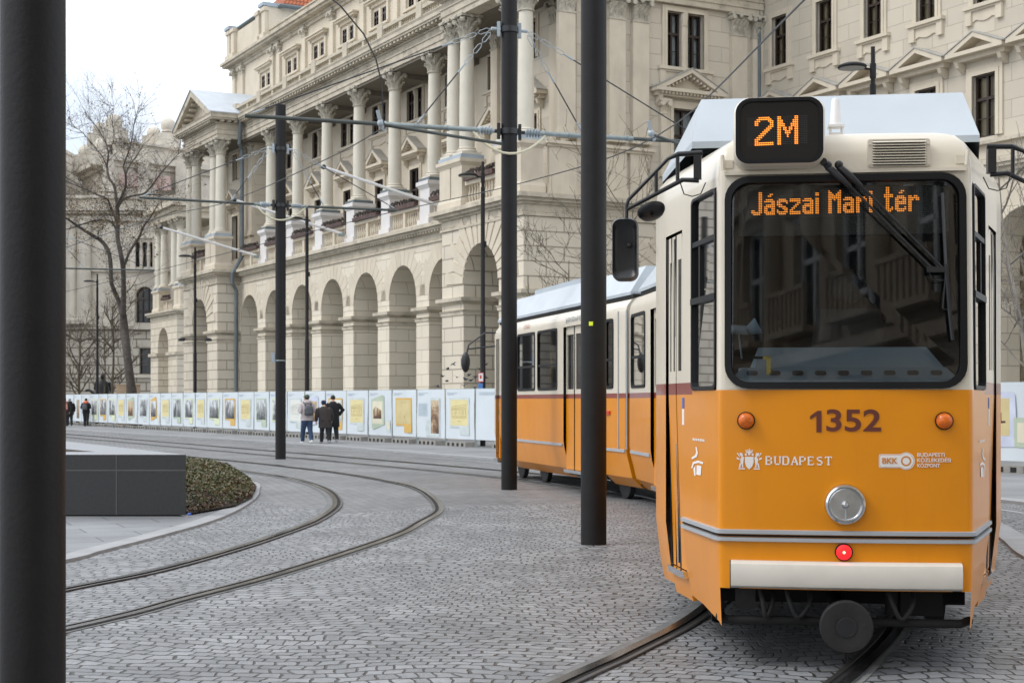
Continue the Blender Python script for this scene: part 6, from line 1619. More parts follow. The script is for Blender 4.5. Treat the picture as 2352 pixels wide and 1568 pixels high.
# (border colour, border shape, picture, label, tab side)
PN = {6: (None, 'strip', 'photo_brown', 'banner with a tall narrow violet strip picture, left of the orange-hooded man'),
 7: ('print_lime', 'rect', 'photo_light', 'banner half covered by the orange-hooded man'),
 8: ('print_lime', 'rect', 'photo_bw', 'banner just right of the orange-hooded man, grey street photo in a pale lime border'),
 9: ('print_ochre', 'rect', 'photo_bw', 'banner with a grey photo in an ochre border, second from the orange-hooded man'),
 10: ('print_lime', 'rect', 'photo_bw', 'banner with a dark tree photo, below the dark statue and left of the plywood box'),
 11: ('print_grey', 'rect', 'draw', 'small yellow drawing banner directly below the plywood box'),
 12: ('print_sage', 'slant', 'photo_brown', 'banner with a brown photo on a slanted sage shape, below the big tree trunk'),
 13: ('print_grey', 'rect', 'photo_bw', 'banner with a grey photo of a diagonal road, right of the slanted sage banner'),
 14: ('print_ochre', 'slant', 'photo_bw', 'banner with a grey photo on a slanted ochre shape'),
 15: ('print_grey', 'rect', 'draw', 'yellow drawing banner right of the slanted ochre banner'),
 16: ('print_sage', 'rect', 'photo_bw', 'banner with a grey photo in a sage border, left of the post with two spotlights'),
 17: ('print_lime', 'rect', 'photo_bw', 'banner with a dark hedge photo, right below the post with two spotlights'),
 18: ('print_grey', 'rect', 'draw', 'yellow drawing banner second right from the post with two spotlights'),
 19: ('print_lime', 'rect', 'photo_bw', 'banner with a grey street photo in lime border, left of the rain pipe'),
 20: ('print_ochre', 'rect', 'photo_bw', 'banner with a dark tree photo in an ochre border, below the rain pipe'),
 21: ('print_grey', 'rect', 'draw', 'yellow drawing banner right of the rain pipe, third left of the pole'),
 22: ('print_sage', 'rect', 'photo_bw', 'banner with a snowy tree photo in a sage border, left of the pole'),
 23: ('print_lime', 'rect', 'photo_bw', 'banner half hidden behind the pole, with grey pictures in lime border'),
 24: ('print_grey', 'rect', 'draw_cream', 'banner with a cream facade drawing, left of the woman with the rucksack'),
 25: ('print_lilac', 'slant', 'photo_brown', 'banner with a brown picture on lilac, between woman and man'),
 26: ('print_ochre', 'rect', 'photo_light', 'banner with a pale picture in ochre border, behind the man in black'),
 27: ('print_grey', 'rect', 'draw_bold', 'banner with a yellow facade drawing, just right of the man in black'),
 28: ('print_sage', 'slant', 'postcard', 'banner with a brown postcard of a corner building on a sage shape'),
 29: ('print_ochre', 'rect', 'document', 'banner with an aged yellow document in an ochre border'),
 30: ('print_grey', 'tall', 'tower', 'widest banner, with a text block and a tall brown building photo'),
 31: ('print_grey', 'rect', 'draw', 'large yellow drawing banner, second from the rear of the tram'),
 32: ('print_sage', 'tall', 'photo_bw', 'banner cut off by the rear of the tram, with tall grey photo'),
 37: ('print_lilac', 'card', 'tramcard', 'banner right of the tram, with a sepia drawing of a tram on lilac')}
far_lab = ['white banner at the far left, seen past the left side of the nearest pole']
for i in range(len(posts) - 1):
    a, b = posts[i], posts[i + 1]; w = (b - a).length; d = (b - a).normalized()
    spec = PN.get(i)
    if spec: lab = spec[3]
    elif i < 6: lab = 'plain white banner panel behind the nearest dark pole'
    else: lab = 'plain white banner panel hidden behind the yellow tram'
    t = thing('banner_panel', a, lab, 'fence panel', 'white banner fence panels', math.atan2(d.y, d.x))
    ht = 2.02
    mb = MB()
    for x in (.035, w - .035): mb.tube([(x, 0, 0), (x, 0, ht)], .024, 6)
    for z in (.3, ht - .02): mb.tube([(.035, 0, z), (w - .035, 0, z)], .02, 6)
    fr = mb.build('frame', 'galvanised', t)
    nx, nz = 10, 8; mb = MB(); rn = random.Random(i)
    gx = lambda u, v: -.03 - .012 * math.sin(u * 9 + i) * math.sin(v * 5 + i * 2) - .006 * rn.random()
    pts = [[(.05 + (w - .1) * u / nx, gx(u / nx, v / nz), .27 + 1.73 * v / nz) for v in range(nz + 1)] for u in range(nx + 1)]
    for u in range(nx):
        for v in range(nz): mb.quad(pts[u][v], pts[u + 1][v], pts[u + 1][v + 1], pts[u][v + 1])
    mb.build('banner', 'banner', t, smooth=True)
    mb = MB(); mb.box(w * .5 - .75, w * .5 + .75, -.20, .20, 0, .17)
    for x in (-.55, -.2, .15, .5): mb.box(w * .5 + x - .08, w * .5 + x + .08, -.206, -.198, .03, .14, 1)
    mb.build('foot_block', ['concrete', 'slot_dark'], t)
    if not spec: continue
    P2 = lambda u, v, lift=0: (u * w, -.052 - lift, .27 + 1.73 * v)
    bc, shape, pic = spec[:3]
    mb = MB()
    for k, (u0, u1, v) in enumerate(((.07, .42, .925), (.07, .30, .895))): mb.quad(P2(u0, v), P2(u1, v), P2(u1, v + .012), P2(u0, v + .012))
    mb.build('caption', 'print_text', t)
    if shape == 'strip':
        x0, x1, y0, y1 = .42, .70, .12, .80
        mb = MB(); mb.quad(P2(x0 - .03, y0 - .01), P2(x1 + .03, y0 - .01), P2(x1 + .03, y1 + .01), P2(x0 - .03, y1 + .01)); mb.build('printed_border', 'ink_grey', t)
    elif shape == 'tall':
        x0, x1, y0, y1 = .53, .80, .09, .78
        mb = MB(); mb.poly([P2(.50, .83), P2(.83, .83), P2(.83, .03), P2(.36, .03), P2(.34, .06), P2(.34, .38), P2(.50, .38)]); mb.build('printed_border', bc, t)
        mb = MB()
        for k in range(14): mb.quad(P2(.07, .46 + k * .019), P2(.39 + .02 * math.sin(k * 3), .46 + k * .019), P2(.39 + .02 * math.sin(k * 3), .468 + k * .019), P2(.07, .468 + k * .019))
        if pic == 'tower': mb.build('text_block', 'print_text', t)
        mb = MB(); mb.quad(P2(.36, .16, .001), P2(.49, .16, .001), P2(.49, .35, .001), P2(.36, .35, .001)); mb.build('printed_tab', 'ink_grey' if pic != 'tower' else 'print_caption', t)
    elif shape == 'card':
        x0, x1, y0, y1 = .30, .572, .32, .80
        mb = MB(); mb.poly([P2(.26, .90), P2(.59, .88), P2(.61, .84), P2(.625, .18), P2(.26, .16)]); mb.build('printed_border', bc, t)
        mb = MB(); mb.poly([P2(.60, .55, .001), P2(.80, .56, .001), P2(.82, .15, .001), P2(.605, .18, .001)]); mb.build('small_border', 'print_sage', t)
        MB().quad(P2(.625, .24, .002), P2(.76, .22, .002), P2(.76, .49, .002), P2(.625, .49, .002)).build('small_picture', 'paper_cream', t)
    elif shape == 'slant':
        x0, x1, y0, y1 = .20, .62, .26, .76
        mb = MB(); mb.poly([P2(.15, .80), P2(.62, .90), P2(.68, .86), P2(.70, .24), P2(.22, .12), P2(.17, .16)]); mb.build('printed_border', bc, t)
        mb = MB(); mb.poly([P2(.74, .36), P2(.93, .34), P2(.95, .06), P2(.78, .08)]); s_ = mb.build('small_border', 'print_grey', t)
        MB().quad(P2(.77, .31, .001), P2(.91, .29, .001), P2(.91, .13, .001), P2(.79, .15, .001)).build('small_picture', 'paper_cream', t)
    else:
        x0, x1, y0, y1 = .20, .78, .27, .79
        mb = MB(); mb.poly([P2(.16, .83), P2(.82, .83), P2(.82, .08), P2(.52, .08), P2(.51, .23), P2(.17, .23)]); mb.build('printed_border', bc, t)
        if bc == 'print_grey': MB().quad(P2(.54, .10, .001), P2(.78, .10, .001), P2(.78, .23, .001), P2(.54, .23, .001)).build('printed_tab', 'print_caption', t)
    Q = lambda u, v, lift=.002: P2(x0 + (x1 - x0) * u, y0 + (y1 - y0) * v, lift)
    base = {'draw': 'paper_yellow', 'draw_bold': 'paper_yellow', 'draw_cream': 'paper_white', 'postcard': 'paper_cream', 'document': 'paper_ochre', 'tower': 'photo_brown', 'tramcard': 'paper_ochre'}.get(pic, pic)
    pc = MB().quad(Q(0, 0), Q(1, 0), Q(1, 1), Q(0, 1)).build('printed_picture', base, t)
    if pic.startswith('draw'):
        mb = MB(); L_ = .004
        def ln(u0, v0, u1, v1, th=.008):
            dx, dy = u1 - u0, v1 - v0; n_ = math.hypot(dx, dy); ex, ey = -dy / n_ * th, dx / n_ * th
            mb.quad(Q(u0 + ex, v0 + ey, L_), Q(u1 + ex, v1 + ey, L_), Q(u1 - ex, v1 - ey, L_), Q(u0 - ex, v0 - ey, L_))
        for v0, v1 in ((.72, .82), (.66, .75), (.62, .68)): ln(.05, v0, .93, v1)
        for u in (.08, .3, .52, .72, .9): ln(u, .40, u, .66 + u * .05)
        for u in (.13, .35, .57, .77):
            ln(u, .42, u, .60); ln(u + .1, .42, u + .1, .60); ln(u, .60, u + .05, .63); ln(u + .05, .63, u + .1, .60)
        for v in (.37, .33, .29): ln(.06, v, .94, v, .006)
        ln(.4, .17, .62, .17); ln(.72, .24, .82, .19, .006)
        mb.build('ink_lines', 'ink_grey' if pic == 'draw_cream' else 'ink_brown', t, merge=False)
    elif pic == 'postcard':
        mb = MB(); mb.poly([Q(.10, .32, .004), Q(.10, .62, .004), Q(.3, .78, .004), Q(.5, .70, .004), Q(.55, .70, .004), Q(.88, .58, .004), Q(.9, .34, .004)]); mb.build('pictured_building', 'photo_brown', t)
        mb = MB(); mb.quad(Q(.1, .22, .005), Q(.9, .22, .005), Q(.9, .34, .005), Q(.1, .32, .005)); mb.poly([Q(.10, .32, .0052), Q(.10, .62, .0052), Q(.2, .70, .0052), Q(.2, .32, .0052)]); mb.quad(Q(.49, .3, .0053), Q(.54, .3, .0053), Q(.54, .68, .0053), Q(.49, .7, .0053)); mb.build('ink_lines', 'ink_dark', t, merge=False)
    elif pic == 'tower':
        mb = MB()
        for r_ in range(6):
            for c in range(3): mb.quad(Q(.3 + c * .2, .2 + r_ * .11, .004), Q(.36 + c * .2, .2 + r_ * .11, .004), Q(.36 + c * .2, .26 + r_ * .11, .004), Q(.3 + c * .2, .26 + r_ * .11, .004))
        mb.build('ink_lines', 'ink_dark', t)
    elif pic == 'document':
        mb = MB(); mb.quad(Q(.06, .06, .003), Q(.94, .06, .003), Q(.94, .94, .003), Q(.06, .94, .003)); mb.build('document_sheet', 'paper_yellow' if i > 35 else 'paper_ochre', t)
        mb = MB(); mb.quad(Q(.2, .88, .004), Q(.75, .88, .004), Q(.75, .89, .004), Q(.2, .89, .004)); mb.quad(Q(.1, .3, .004), Q(.7, .18, .004), Q(.7, .19, .004), Q(.1, .31, .004)); mb.quad(Q(.55, .25, .004), Q(.6, .25, .004), Q(.6, .35, .004), Q(.55, .35, .004)); mb.build('ink_lines', 'ink_brown', t, merge=False)
    elif pic == 'tramcard':
        mb = MB(); mb.quad(Q(.1, .3, .004), Q(.9, .34, .004), Q(.9, .40, .004), Q(.1, .38, .004)); mb.quad(Q(.1, .62, .004), Q(.8, .56, .004), Q(.8, .60, .004), Q(.1, .68, .004))
        for k in range(7): mb.quad(Q(.12 + k * .11, .4, .0041), Q(.14 + k * .11, .4, .0041), Q(.14 + k * .11, .62, .0041), Q(.12 + k * .11, .62, .0041))
        mb.build('ink_lines', 'ink_dark', t, merge=False)
pm('plywood', (.40, .29, .19), .8, var=.12, vs=4)
q = at(290, 890, 97); bx_ = thing('plywood_box', (q.x, 97, 0), 'pale plywood box showing above the fence beside the big tree', 'box')
MB().box(-.65, .65, 0, 1.0, 0, 2.6).build('panel', 'plywood', bx_); MB().box(-.7, .7, -.03, 1.03, 2.6, 2.65).build('edge', 'plywood', bx_)
# ---------------------------------------------------------------- people
pm('skin', (.55, .33, .24), .5, var=.05); pm('jacket_mauve', (.42, .37, .37), .85, var=.08, vs=5); pm('jeans', (.025, .05, .105), .8, var=.2, vs=6); pm('shoe_white', (.7, .7, .7), .6)
pm('cap_green', (.05, .07, .045), .8); pm('rucksack_grey', (.075, .08, .09), .8, var=.15, vs=8); pm('coat_brown', (.035, .028, .027), .9, var=.15, vs=6); pm('coat_black', (.009, .009, .011), .9); pm('cap_navy', (.015, .022, .05), .9)
pm('trouser_black', (.016, .017, .02), .85); pm('hair_dark', (.015, .012, .01), .7); pm('shoe_dark', (.02, .02, .022), .6); pm('hood_orange', (.75, .13, .06), .8); pm('cloth_pink', (.55, .24, .20), .8); pm('shoe_grey', (.35, .34, .37), .7); pm('hair_grey', (.3, .3, .3), .8)
def person(px, py, ht, label, face, top, legs, shoes, coat_hem=.50, head='hair_dark', hat=None, hood=None, bag=None, bulk=1.0, step=.16, arms='down', stoop=0.0, cat='person', group=None, base=None):
    """a figure seen mostly from behind; local +y is where it walks"""
    g = base if base is not None else G(px, py)
    t = thing('person', g, label, cat, group, face)
    s = ht
    st = step
    hipz, kz = .50, .275
    fl, fr = (-.055, st, .035), (.06, -st, .055)
    hx = lambda z: stoop * max(0, z - .5) * 2.2
    V = [(0, 0, .53), (0, hx(.62), .62), (0, hx(.74), .74), (0, hx(.83), .835), (0, hx(.87) + .01, .88), (0, hx(.92) + .015, .935), (0, hx(.96) + .01, .975),
         (-.05, 0, .50), (-.055, st * .55 + .02, kz), fl, (-.06, st + .085, .018), (.05, 0, .50), (.058, -st * .25, kz), fr, (.06, -st + .075, .02)]
    Rr = [.075, .07, .08, .04, .036, .055, .035, .06, .042, .026, .018, .06, .042, .026, .018]
    Ed = [(0, 1), (1, 2), (2, 3), (3, 4), (4, 5), (5, 6), (0, 7), (7, 8), (8, 9), (9, 10), (0, 11), (11, 12), (12, 13), (13, 14)]
    hands = []
    for sx in (-1, 1):
        b = len(V); sy = hx(.8)
        if arms == 'front': el, wr = (sx * .155, sy - .03, .655), (sx * .085, sy + .09, .64)
        elif arms == 'elbow' and sx > 0: el, wr = (sx * .185, sy - .04, .68), (sx * .12, sy + .02, .57)
        else: el, wr = (sx * .15, sy - .02, .645), (sx * .145, sy + .03, .51)
        V += [(sx * .105, sy, .80), el, wr]; Rr += [.045, .033, .022]; Ed += [(2, b), (b, b + 1), (b + 1, b + 2)]
        e, w_ = Vector(el), Vector(wr); d = (w_ - e).normalized(); side = d.cross(Vector((sx, 0, 0))).normalized() if arms != 'front' else Vector((0, 0, 1))
        pm_ = len(V); V.append(tuple(w_ + d * .035)); Rr.append((.02, .012)); Ed.append((b + 2, pm_))
        for k, (off_, ln_) in enumerate(((-.018, .04), (-.006, .046), (.006, .043), (.018, .034))):
            f0 = len(V); V += [tuple(w_ + d * .055 + side * off_), tuple(w_ + d * (.055 + ln_ * .6) + side * off_ + Vector((-sx * .006, 0, 0))), tuple(w_ + d * (.05 + ln_) + side * off_ + Vector((-sx * .018, 0, 0)))]
            Rr += [.006, .0055, .0045]; Ed += [(pm_, f0), (f0, f0 + 1), (f0 + 1, f0 + 2)]
        f0 = len(V); V += [tuple(w_ + d * .02 + side * .026), tuple(w_ + d * .045 + side * .036)]; Rr += [.0065, .005]; Ed += [(pm_, f0), (f0, f0 + 1)]
        hands.append((el, wr, sy))
    S = lambda p: (p[0] * s * bulk if abs(p[2] - .7) < .3 else p[0] * s, p[1] * s, p[2] * s)
    bd = skin('body', 'skin', t, [S(p) for p in V], Ed, [(r[0] * s, r[1] * s) if isinstance(r, tuple) else r * s for r in Rr], 1)
    # legs and shoes
    mb = MB()
    for hip, kn, an in ((V[7], V[8], V[9]), (V[11], V[12], V[13])):
        mb.tube([Vector(S((hip[0], hip[1], .54))), Vector(S((hip[0], hip[1], .46))), Vector(S(kn)), Vector(S((an[0], an[1], an[2] + .01)))], [.076 * s, .074 * s, .052 * s, .04 * s], 12)
    mb.build('trousers', legs, t, smooth=50)
    for an, lift in ((V[9], 0), (V[13], .02)):
        mb = MB(); mb.ball((an[0] * s, (an[1] + .035) * s, (.022 + lift) * s), .032 * s, .085 * s, .026 * s, 12, 7); mb.ball((an[0] * s, an[1] * s, (.042 + lift) * s), .03 * s, .04 * s, .03 * s, 10, 6); mb.build('shoe', shoes, t, smooth=True)
    # coat with sleeves
    B_ = bulk
    rings = [(0, 0, coat_hem, .128 * B_, .098), (0, 0, coat_hem + .03, .125 * B_, .097), (0, hx(.6), .60, .118 * B_, .09), (0, hx(.68), .68, .125 * B_, .092), (0, hx(.76), .76, .132 * B_, .086), (0, hx(.80), .805, .122 * B_, .072), (0, hx(.83), .835, .07 * B_, .055), (0, hx(.86), .86, .05, .045)]
    mb = MB(); mb.loft([(x * s, y * s, z * s, a * s, b * s) for x, y, z, a, b in rings], 18)
    for (el, wr, sy), sx in zip(hands, (-1, 1)):
        e, w_ = Vector(el), Vector(wr)
        mb.tube([Vector(S((sx * .085, sy, .795))), Vector(S((sx * .118, sy, .775))), Vector(S(el)), Vector(S(tuple(e + (w_ - e) * .92)))], [.05 * s, .052 * s, .046 * s, .036 * s], 12)
    mb.build('coat', top, t, smooth=60)
    hy = hx(.93) + .012
    mb = MB(); mb.ball((0, hy * s - .006 * s, .943 * s), .05 * s, .056 * s, .052 * s, 14, 9); mb.build('hair', head, t, smooth=True)
    mb = MB()
    for sx in (-1, 1):
        mb.ball((sx * .05 * s, hy * s + .005 * s, .925 * s), .008 * s, .013 * s, .02 * s, 8, 6); mb.ball((sx * .018 * s, (hy + .05) * s, .935 * s), .006 * s, .005 * s, .004 * s, 6, 4)
    mb.ball((0, (hy + .056) * s, .92 * s), .008 * s, .014 * s, .014 * s, 6, 5); mb.ball((0, (hy + .05) * s, .9 * s), .015 * s, .005 * s, .004 * s, 6, 4); 
    bm = bmesh.new(); bm.from_mesh(bd.data); nb = [bm.verts.new(p) for p in mb.v]
    for fc_ in mb.f:
        try: bm.faces.new([nb[q] for q in fc_]).smooth = True
        except ValueError: pass
    bmesh.ops.remove_doubles(bm, verts=nb, dist=1e-5); bm.to_mesh(bd.data); bm.free()
    if hat:
        mb = MB(); mb.loft([(0, hy * s, .94 * s, .058 * s, .066 * s), (0, hy * s, .965 * s, .058 * s, .065 * s), (0, hy * s, .99 * s, .045 * s, .052 * s), (0, hy * s, 1.0 * s, .02 * s, .025 * s)], 14)
        if hat == 'cap_green': mb.loft([(0, (hy + .085) * s, .945 * s, .05 * s, .05 * s), (0, (hy + .08) * s, .953 * s, .045 * s, .045 * s)], 12)
        else: mb.ball((0, (hy - .012) * s, .93 * s), .057 * s, .052 * s, .055 * s, 12, 7)
        mb.build('hat', hat, t, smooth=60)
    if hood:
        mb = MB(); mb.ball((0, (hx(.84) - .055) * s, .845 * s), .085 * s, .055 * s, .045 * s, 14, 8); mb.tube([(math.cos(a_) * .075 * s, (hx(.85) + math.sin(a_) * .06) * s, (.862 + .006 * math.sin(a_)) * s) for a_ in [2 * PI * k / 12 for k in range(13)]], .022 * s, 6); mb.build('hood', hood, t, smooth=True)
    if bag:
        b = MB().loft([(0, -.135 * s, .575 * s, .085 * s, .035 * s), (0, -.14 * s, .60 * s, .095 * s, .05 * s), (0, -.14 * s, .70 * s, .092 * s, .05 * s), (0, -.13 * s, .76 * s, .075 * s, .042 * s), (0, -.12 * s, .785 * s, .04 * s, .025 * s)], 14).build('rucksack', bag, t, smooth=60)
        mb = MB(); mb.loft([(0, -.185 * s, .60 * s, .07 * s, .016 * s), (0, -.19 * s, .64 * s, .072 * s, .02 * s), (0, -.185 * s, .67 * s, .06 * s, .012 * s)], 12); mb.build('front_pocket', bag, b, smooth=60)
        mb = MB()
        for sx in (-1, 1): mb.tube([(sx * .06 * s, -.1 * s, .78 * s), (sx * .075 * s, -.02 * s, .835 * s), (sx * .085 * s, .06 * s, .80 * s), (sx * .09 * s, .09 * s, .72 * s)], .014 * s, 6)
        mb.build('strap', bag, b)
    return t
FA = R(24)
person(705, 1018, 1.83, 'woman in mauve hooded jacket, jeans and green cap with grey rucksack', FA, 'jacket_mauve', 'jeans', 'shoe_white', .47, 'hair_dark', 'cap_green', 'jacket_mauve', 'rucksack_grey', 1.0, .13, 'front')
person(747, 1018, 1.62, 'stooping person in long brown coat and navy cap', FA, 'coat_brown', 'trouser_black', 'shoe_grey', .36, 'hair_dark', 'cap_navy', None, None, 1.25, .11, 'down', .12)
person(765, 1016, 1.83, 'tall man in black coat with short dark hair, walking beside the stooping person', FA, 'coat_black', 'trouser_black', 'shoe_grey', .33, 'hair_dark', None, None, None, 1.08, .08, 'elbow')
person(197.5, 978.5, 1.77, 'man in dark clothes with orange hood and small black rucksack, looking at banners', R(-5), 'coat_black', 'trouser_black', 'shoe_dark', .47, 'hair_dark', None, 'hood_orange', 'rucksack_grey', 1.05, .02, 'front')
person(160, 978, 1.77, 'person in black hooded coat at the far left fence, right of the pink rucksack', R(25), 'coat_black', 'trouser_black', 'shoe_dark', .40, 'hair_grey', None, 'coat_black', None, 1.1, .06, 'down')
person(148, 979.5, 1.80, 'person with a pink rucksack half hidden by the nearest pole', R(25), 'coat_brown', 'trouser_black', 'shoe_dark', .38, 'hair_dark', 'cap_navy', 'cloth_pink', 'cloth_pink', 1.2, .06, 'down')
# bronze statue beyond the fence
pm('bronze_dark', (.012, .013, .014), .5, .3, var=.3, vs=6)
Ys = 108; bs = at(236, 905, Ys)
stt = thing('statue', (bs.x, Ys, 0), 'dark bronze figure seen from behind, looking over the banner fence', 'statue')
MB().box(-.9, .9, -.6, .6, 0, 1.55).build('plinth', 'concrete', stt)
mb = MB(); mb.loft([(0, 0, 1.5, .55, .4), (0, 0, 1.9, .44, .3), (0, 0, 2.3, .42, .28), (0, 0, 2.6, .36, .22), (0, 0, 2.72, .15, .14), (0, 0, 2.8, .12, .12)], 16); mb.ball((0, .03, 2.96), .15, .17, .2, 14, 9)
for sx in (-1, 1): mb.tube([(sx * .34, 0, 2.58), (sx * .46, .1, 2.2), (sx * .3, .35, 1.95)], [.13, .11, .09], 10)
fg = mb.build('figure', 'bronze_dark', stt, smooth=60); fg.scale = (1.2, 1.2, 1.12)
a = at(205, 896, 105); b = at(217, 909, 105)
ct_ = thing('curved_railing', (a.x, 105, 0), 'black curved pipe rail just left of the dark statue', 'railing')
MB().tube(smooth_line([(-.25, 0, a.z - .02), (0, 0, a.z), (.2, 0, a.z - .15), (b.x - a.x, 0, b.z), (b.x - a.x + .1, 0, 0)], 5), .09, 8).build('pipe', 'black_plastic', ct_, smooth=True)
# pigeons wheeling before the corner pavilion
pm('pigeon', (.03, .032, .04), .7)
pj = [(1595, 895), (1550, 932), (1510, 990), (1622, 997), (1545, 1027), (1718, 980), (1770, 997), (1735, 1022), (1683, 1010), (1695, 1015), (1680, 1063), (1472, 1070), (1762, 1078), (1853, 897), (1800, 933), (1850, 1000)]
pg0 = None; rp = random.Random(2)
for i, (x, y) in enumerate(pj):
    p = at(574 + x * .293, 574 + y * .293, 56 + rp.uniform(-1.5, 1.5))
    if pg0 is None:
        mb = MB(); mb.ball((0, 0, 0), .055, .13, .055, 8, 6); mb.ball((0, .13, .03), .03, .04, .03, 8, 5); mb.quad((-.04, -.1, 0), (.04, -.1, 0), (.06, -.24, .0), (-.06, -.24, .0))
        for sx in (-1, 1): mb.add([(sx * .03, .06, .03), (sx * .03, -.07, .03), (sx * .17, -.08, .09), (sx * .3, -.05, .03), (sx * .17, .06, .09)], [(0, 1, 2, 4), (4, 2, 3)])
        pg0 = mb.build('pigeon', 'pigeon'); o = pg0
    else:
        o = pg0.copy(); COL.objects.link(o)
    o.scale = (.5, .5, .5); o.location = p; o.rotation_euler = (rp.uniform(-.5, .5), rp.uniform(-.6, .6), rp.uniform(0, 6.28))
    tag(o, 'small dark pigeon in flight beside the rear end of the tram', 'bird', 'flying pigeons')

# ---------------------------------------------------------------- trees
pm('bark', (.075, .064, .055), .95, var=.35, vs=5, bump=.6, bs=14)
pm('bark_grey', (.20, .18, .155), .9, var=.3, vs=6)
pm('bark_brown', (.10, .08, .055), .9, var=.3, vs=6)
pm('seed_brown', (.17, .115, .05), .9, var=.4, vs=2)
def grow(mb, lf, p, d, L, r, depth, rn, up=.12, leaf=0.0, spread=.75, mn=.012):
    n = 4; pts = [p.copy()]; rs = [r]; q = p.copy(); dd = d.copy()
    for i in range(n):
        dd = (dd + Vector((rn.gauss(0, .16), rn.gauss(0, .16), rn.gauss(0, .12) + up * .3))).normalized(); q = q + dd * L / n; pts.append(q.copy()); rs.append(max(mn * .6, r * (1 - .5 * (i + 1) / n)))
    mb.tube(pts, rs, 5 if r > .03 else 3, cap=False)
    if lf is not None and leaf > 0:
        for pt in pts[1:]:
            if rn.random() < leaf:
                for k in range(rn.randint(2, 5)):
                    c = pt + Vector((rn.gauss(0, .16), rn.gauss(0, .16), rn.gauss(-.08, .14))); s = rn.uniform(.035, .075); u = Vector((rn.gauss(0, 1), rn.gauss(0, 1), rn.gauss(0, 1))).normalized(); v_ = u.orthogonal()
                    lf.quad(c - u * s, c + v_ * s * .6, c + u * s, c - v_ * s * .6)
    if depth > 0:
        for k in range(rn.randint(2, 3) + (1 if depth > 1 else 0)):
            t = rn.uniform(.3, 1.0); i = min(n - 1, int(t * n)); bp = pts[i].lerp(pts[i + 1], t * n - i)
            nd = (dd + Vector((rn.gauss(0, spread), rn.gauss(0, spread), rn.gauss(0, spread * .8) + up))).normalized()
            grow(mb, lf, bp, nd, L * rn.uniform(.5, .78), max(mn, r * .5), depth - 1, rn, up, leaf, spread, mn)
def pix_branch(pts, Y, rn, base):
    out = []
    dy = 0
    for i, p in enumerate(pts):
        x, y, r = p; out.append((at(x, y, Y + dy) - base, r * .6)); dy += rn.uniform(-.9, .9)
    return out
Yb = 96; base = Vector((at(301, 905, Yb).x, Yb, 0)); rn = random.Random(11)
big = thing('bare_tree', base, 'tall bare tree with leaning forked trunk and brown seed clusters, before the far building', 'tree')
trunk, crown, seeds = MB(), MB(), MB()
z0 = at(301, 905, Yb).z
main = [[(303, 912, .62), (300, 880, .47), (292, 815, .42), (286, 760, .46), (283, 722, .36)],
        [(283, 722, .30), (270, 685, .24), (256, 650, .22), (254, 605, .22), (248, 575, .22), (232, 553, .2), (205, 536, .17), (175, 517, .13), (150, 500, .1), (125, 492, .06)],
        [(283, 722, .32), (284, 670, .26), (283, 620, .25), (278, 585, .24), (270, 545, .23), (271, 505, .22), (268.7, 472, .2)],
        [(285, 612, .14), (298, 578, .13), (318, 548, .12), (330, 520, .1), (345, 500, .07), (362, 470, .05)],
        [(268.7, 472, .16), (263, 430, .15), (250, 408, .13), (246, 380, .11), (249, 352, .08), (240, 322, .06), (222, 292, .045), (205, 270, .03)],
        [(268.7, 472, .16), (281, 448, .15), (289, 425, .13), (288, 400, .11), (284, 380, .09), (295, 350, .08), (303, 320, .06), (309, 280, .045), (318, 250, .03)],
        [(270, 480, .13), (284, 457, .12), (310, 449, .11), (332, 444, .1), (350, 425, .09), (372, 395, .07), (397, 368, .05), (412, 350, .03)],
        [(266, 505, .13), (255, 478, .12), (246, 457, .1), (222, 447, .09), (195, 434, .07), (160, 420, .05), (140, 408, .03)],
        [(268, 530, .12), (258, 512, .1), (240, 505, .09), (205, 510, .08), (170, 522, .06), (140, 530, .04)],
        [(246, 385, .07), (235, 360, .06), (215, 335, .05), (190, 305, .035), (165, 288, .025)],
        [(288, 405, .07), (298, 380, .06), (318, 352, .05), (330, 330, .03)],
        [(250, 350, .05), (262, 318, .04), (258, 280, .03), (262, 245, .02)],
        [(330, 445, .06), (365, 452, .05), (372, 480, .035)]]
for bi, br in enumerate(main):
    L = pix_branch(br, Yb, rn, base)
    if bi == 0: L = [(Vector((L[0][0].x + .25, L[0][0].y, 0)), .42)] + L
    pts = smooth_line([p for p, r in L], 3); rs = []
    for k in range(len(pts)):
        u = k / 3; i = min(len(L) - 2, int(u)); rs.append(L[i][1] + (L[i + 1][1] - L[i][1]) * (u - i))
    (trunk if bi < 3 else crown).tube(pts, rs, 9 if bi < 4 else 6)
    if bi == 0: continue
    for k in range(4 if bi in (1, 2) else 1, len(pts)):
        for rep in range(3 if rs[k] < .08 else 2):
            if rn.random() < .6:
                d = (pts[k] - pts[k - 1]).normalized(); nd = (d * .5 + Vector((rn.gauss(0, .8), rn.gauss(0, .8), rn.gauss(.25, .6)))).normalized()
                low = pts[k].z < 14
                grow(crown, seeds, pts[k], nd, rn.uniform(1.0, 2.4), .016, 2, rn, .12, .11 if low else .02, .7, .006)
trunk.build('trunk', 'bark', big, smooth=60); crown.build('crown', 'bark', big); seeds.build('seed_clusters', 'seed_brown', big, merge=False)
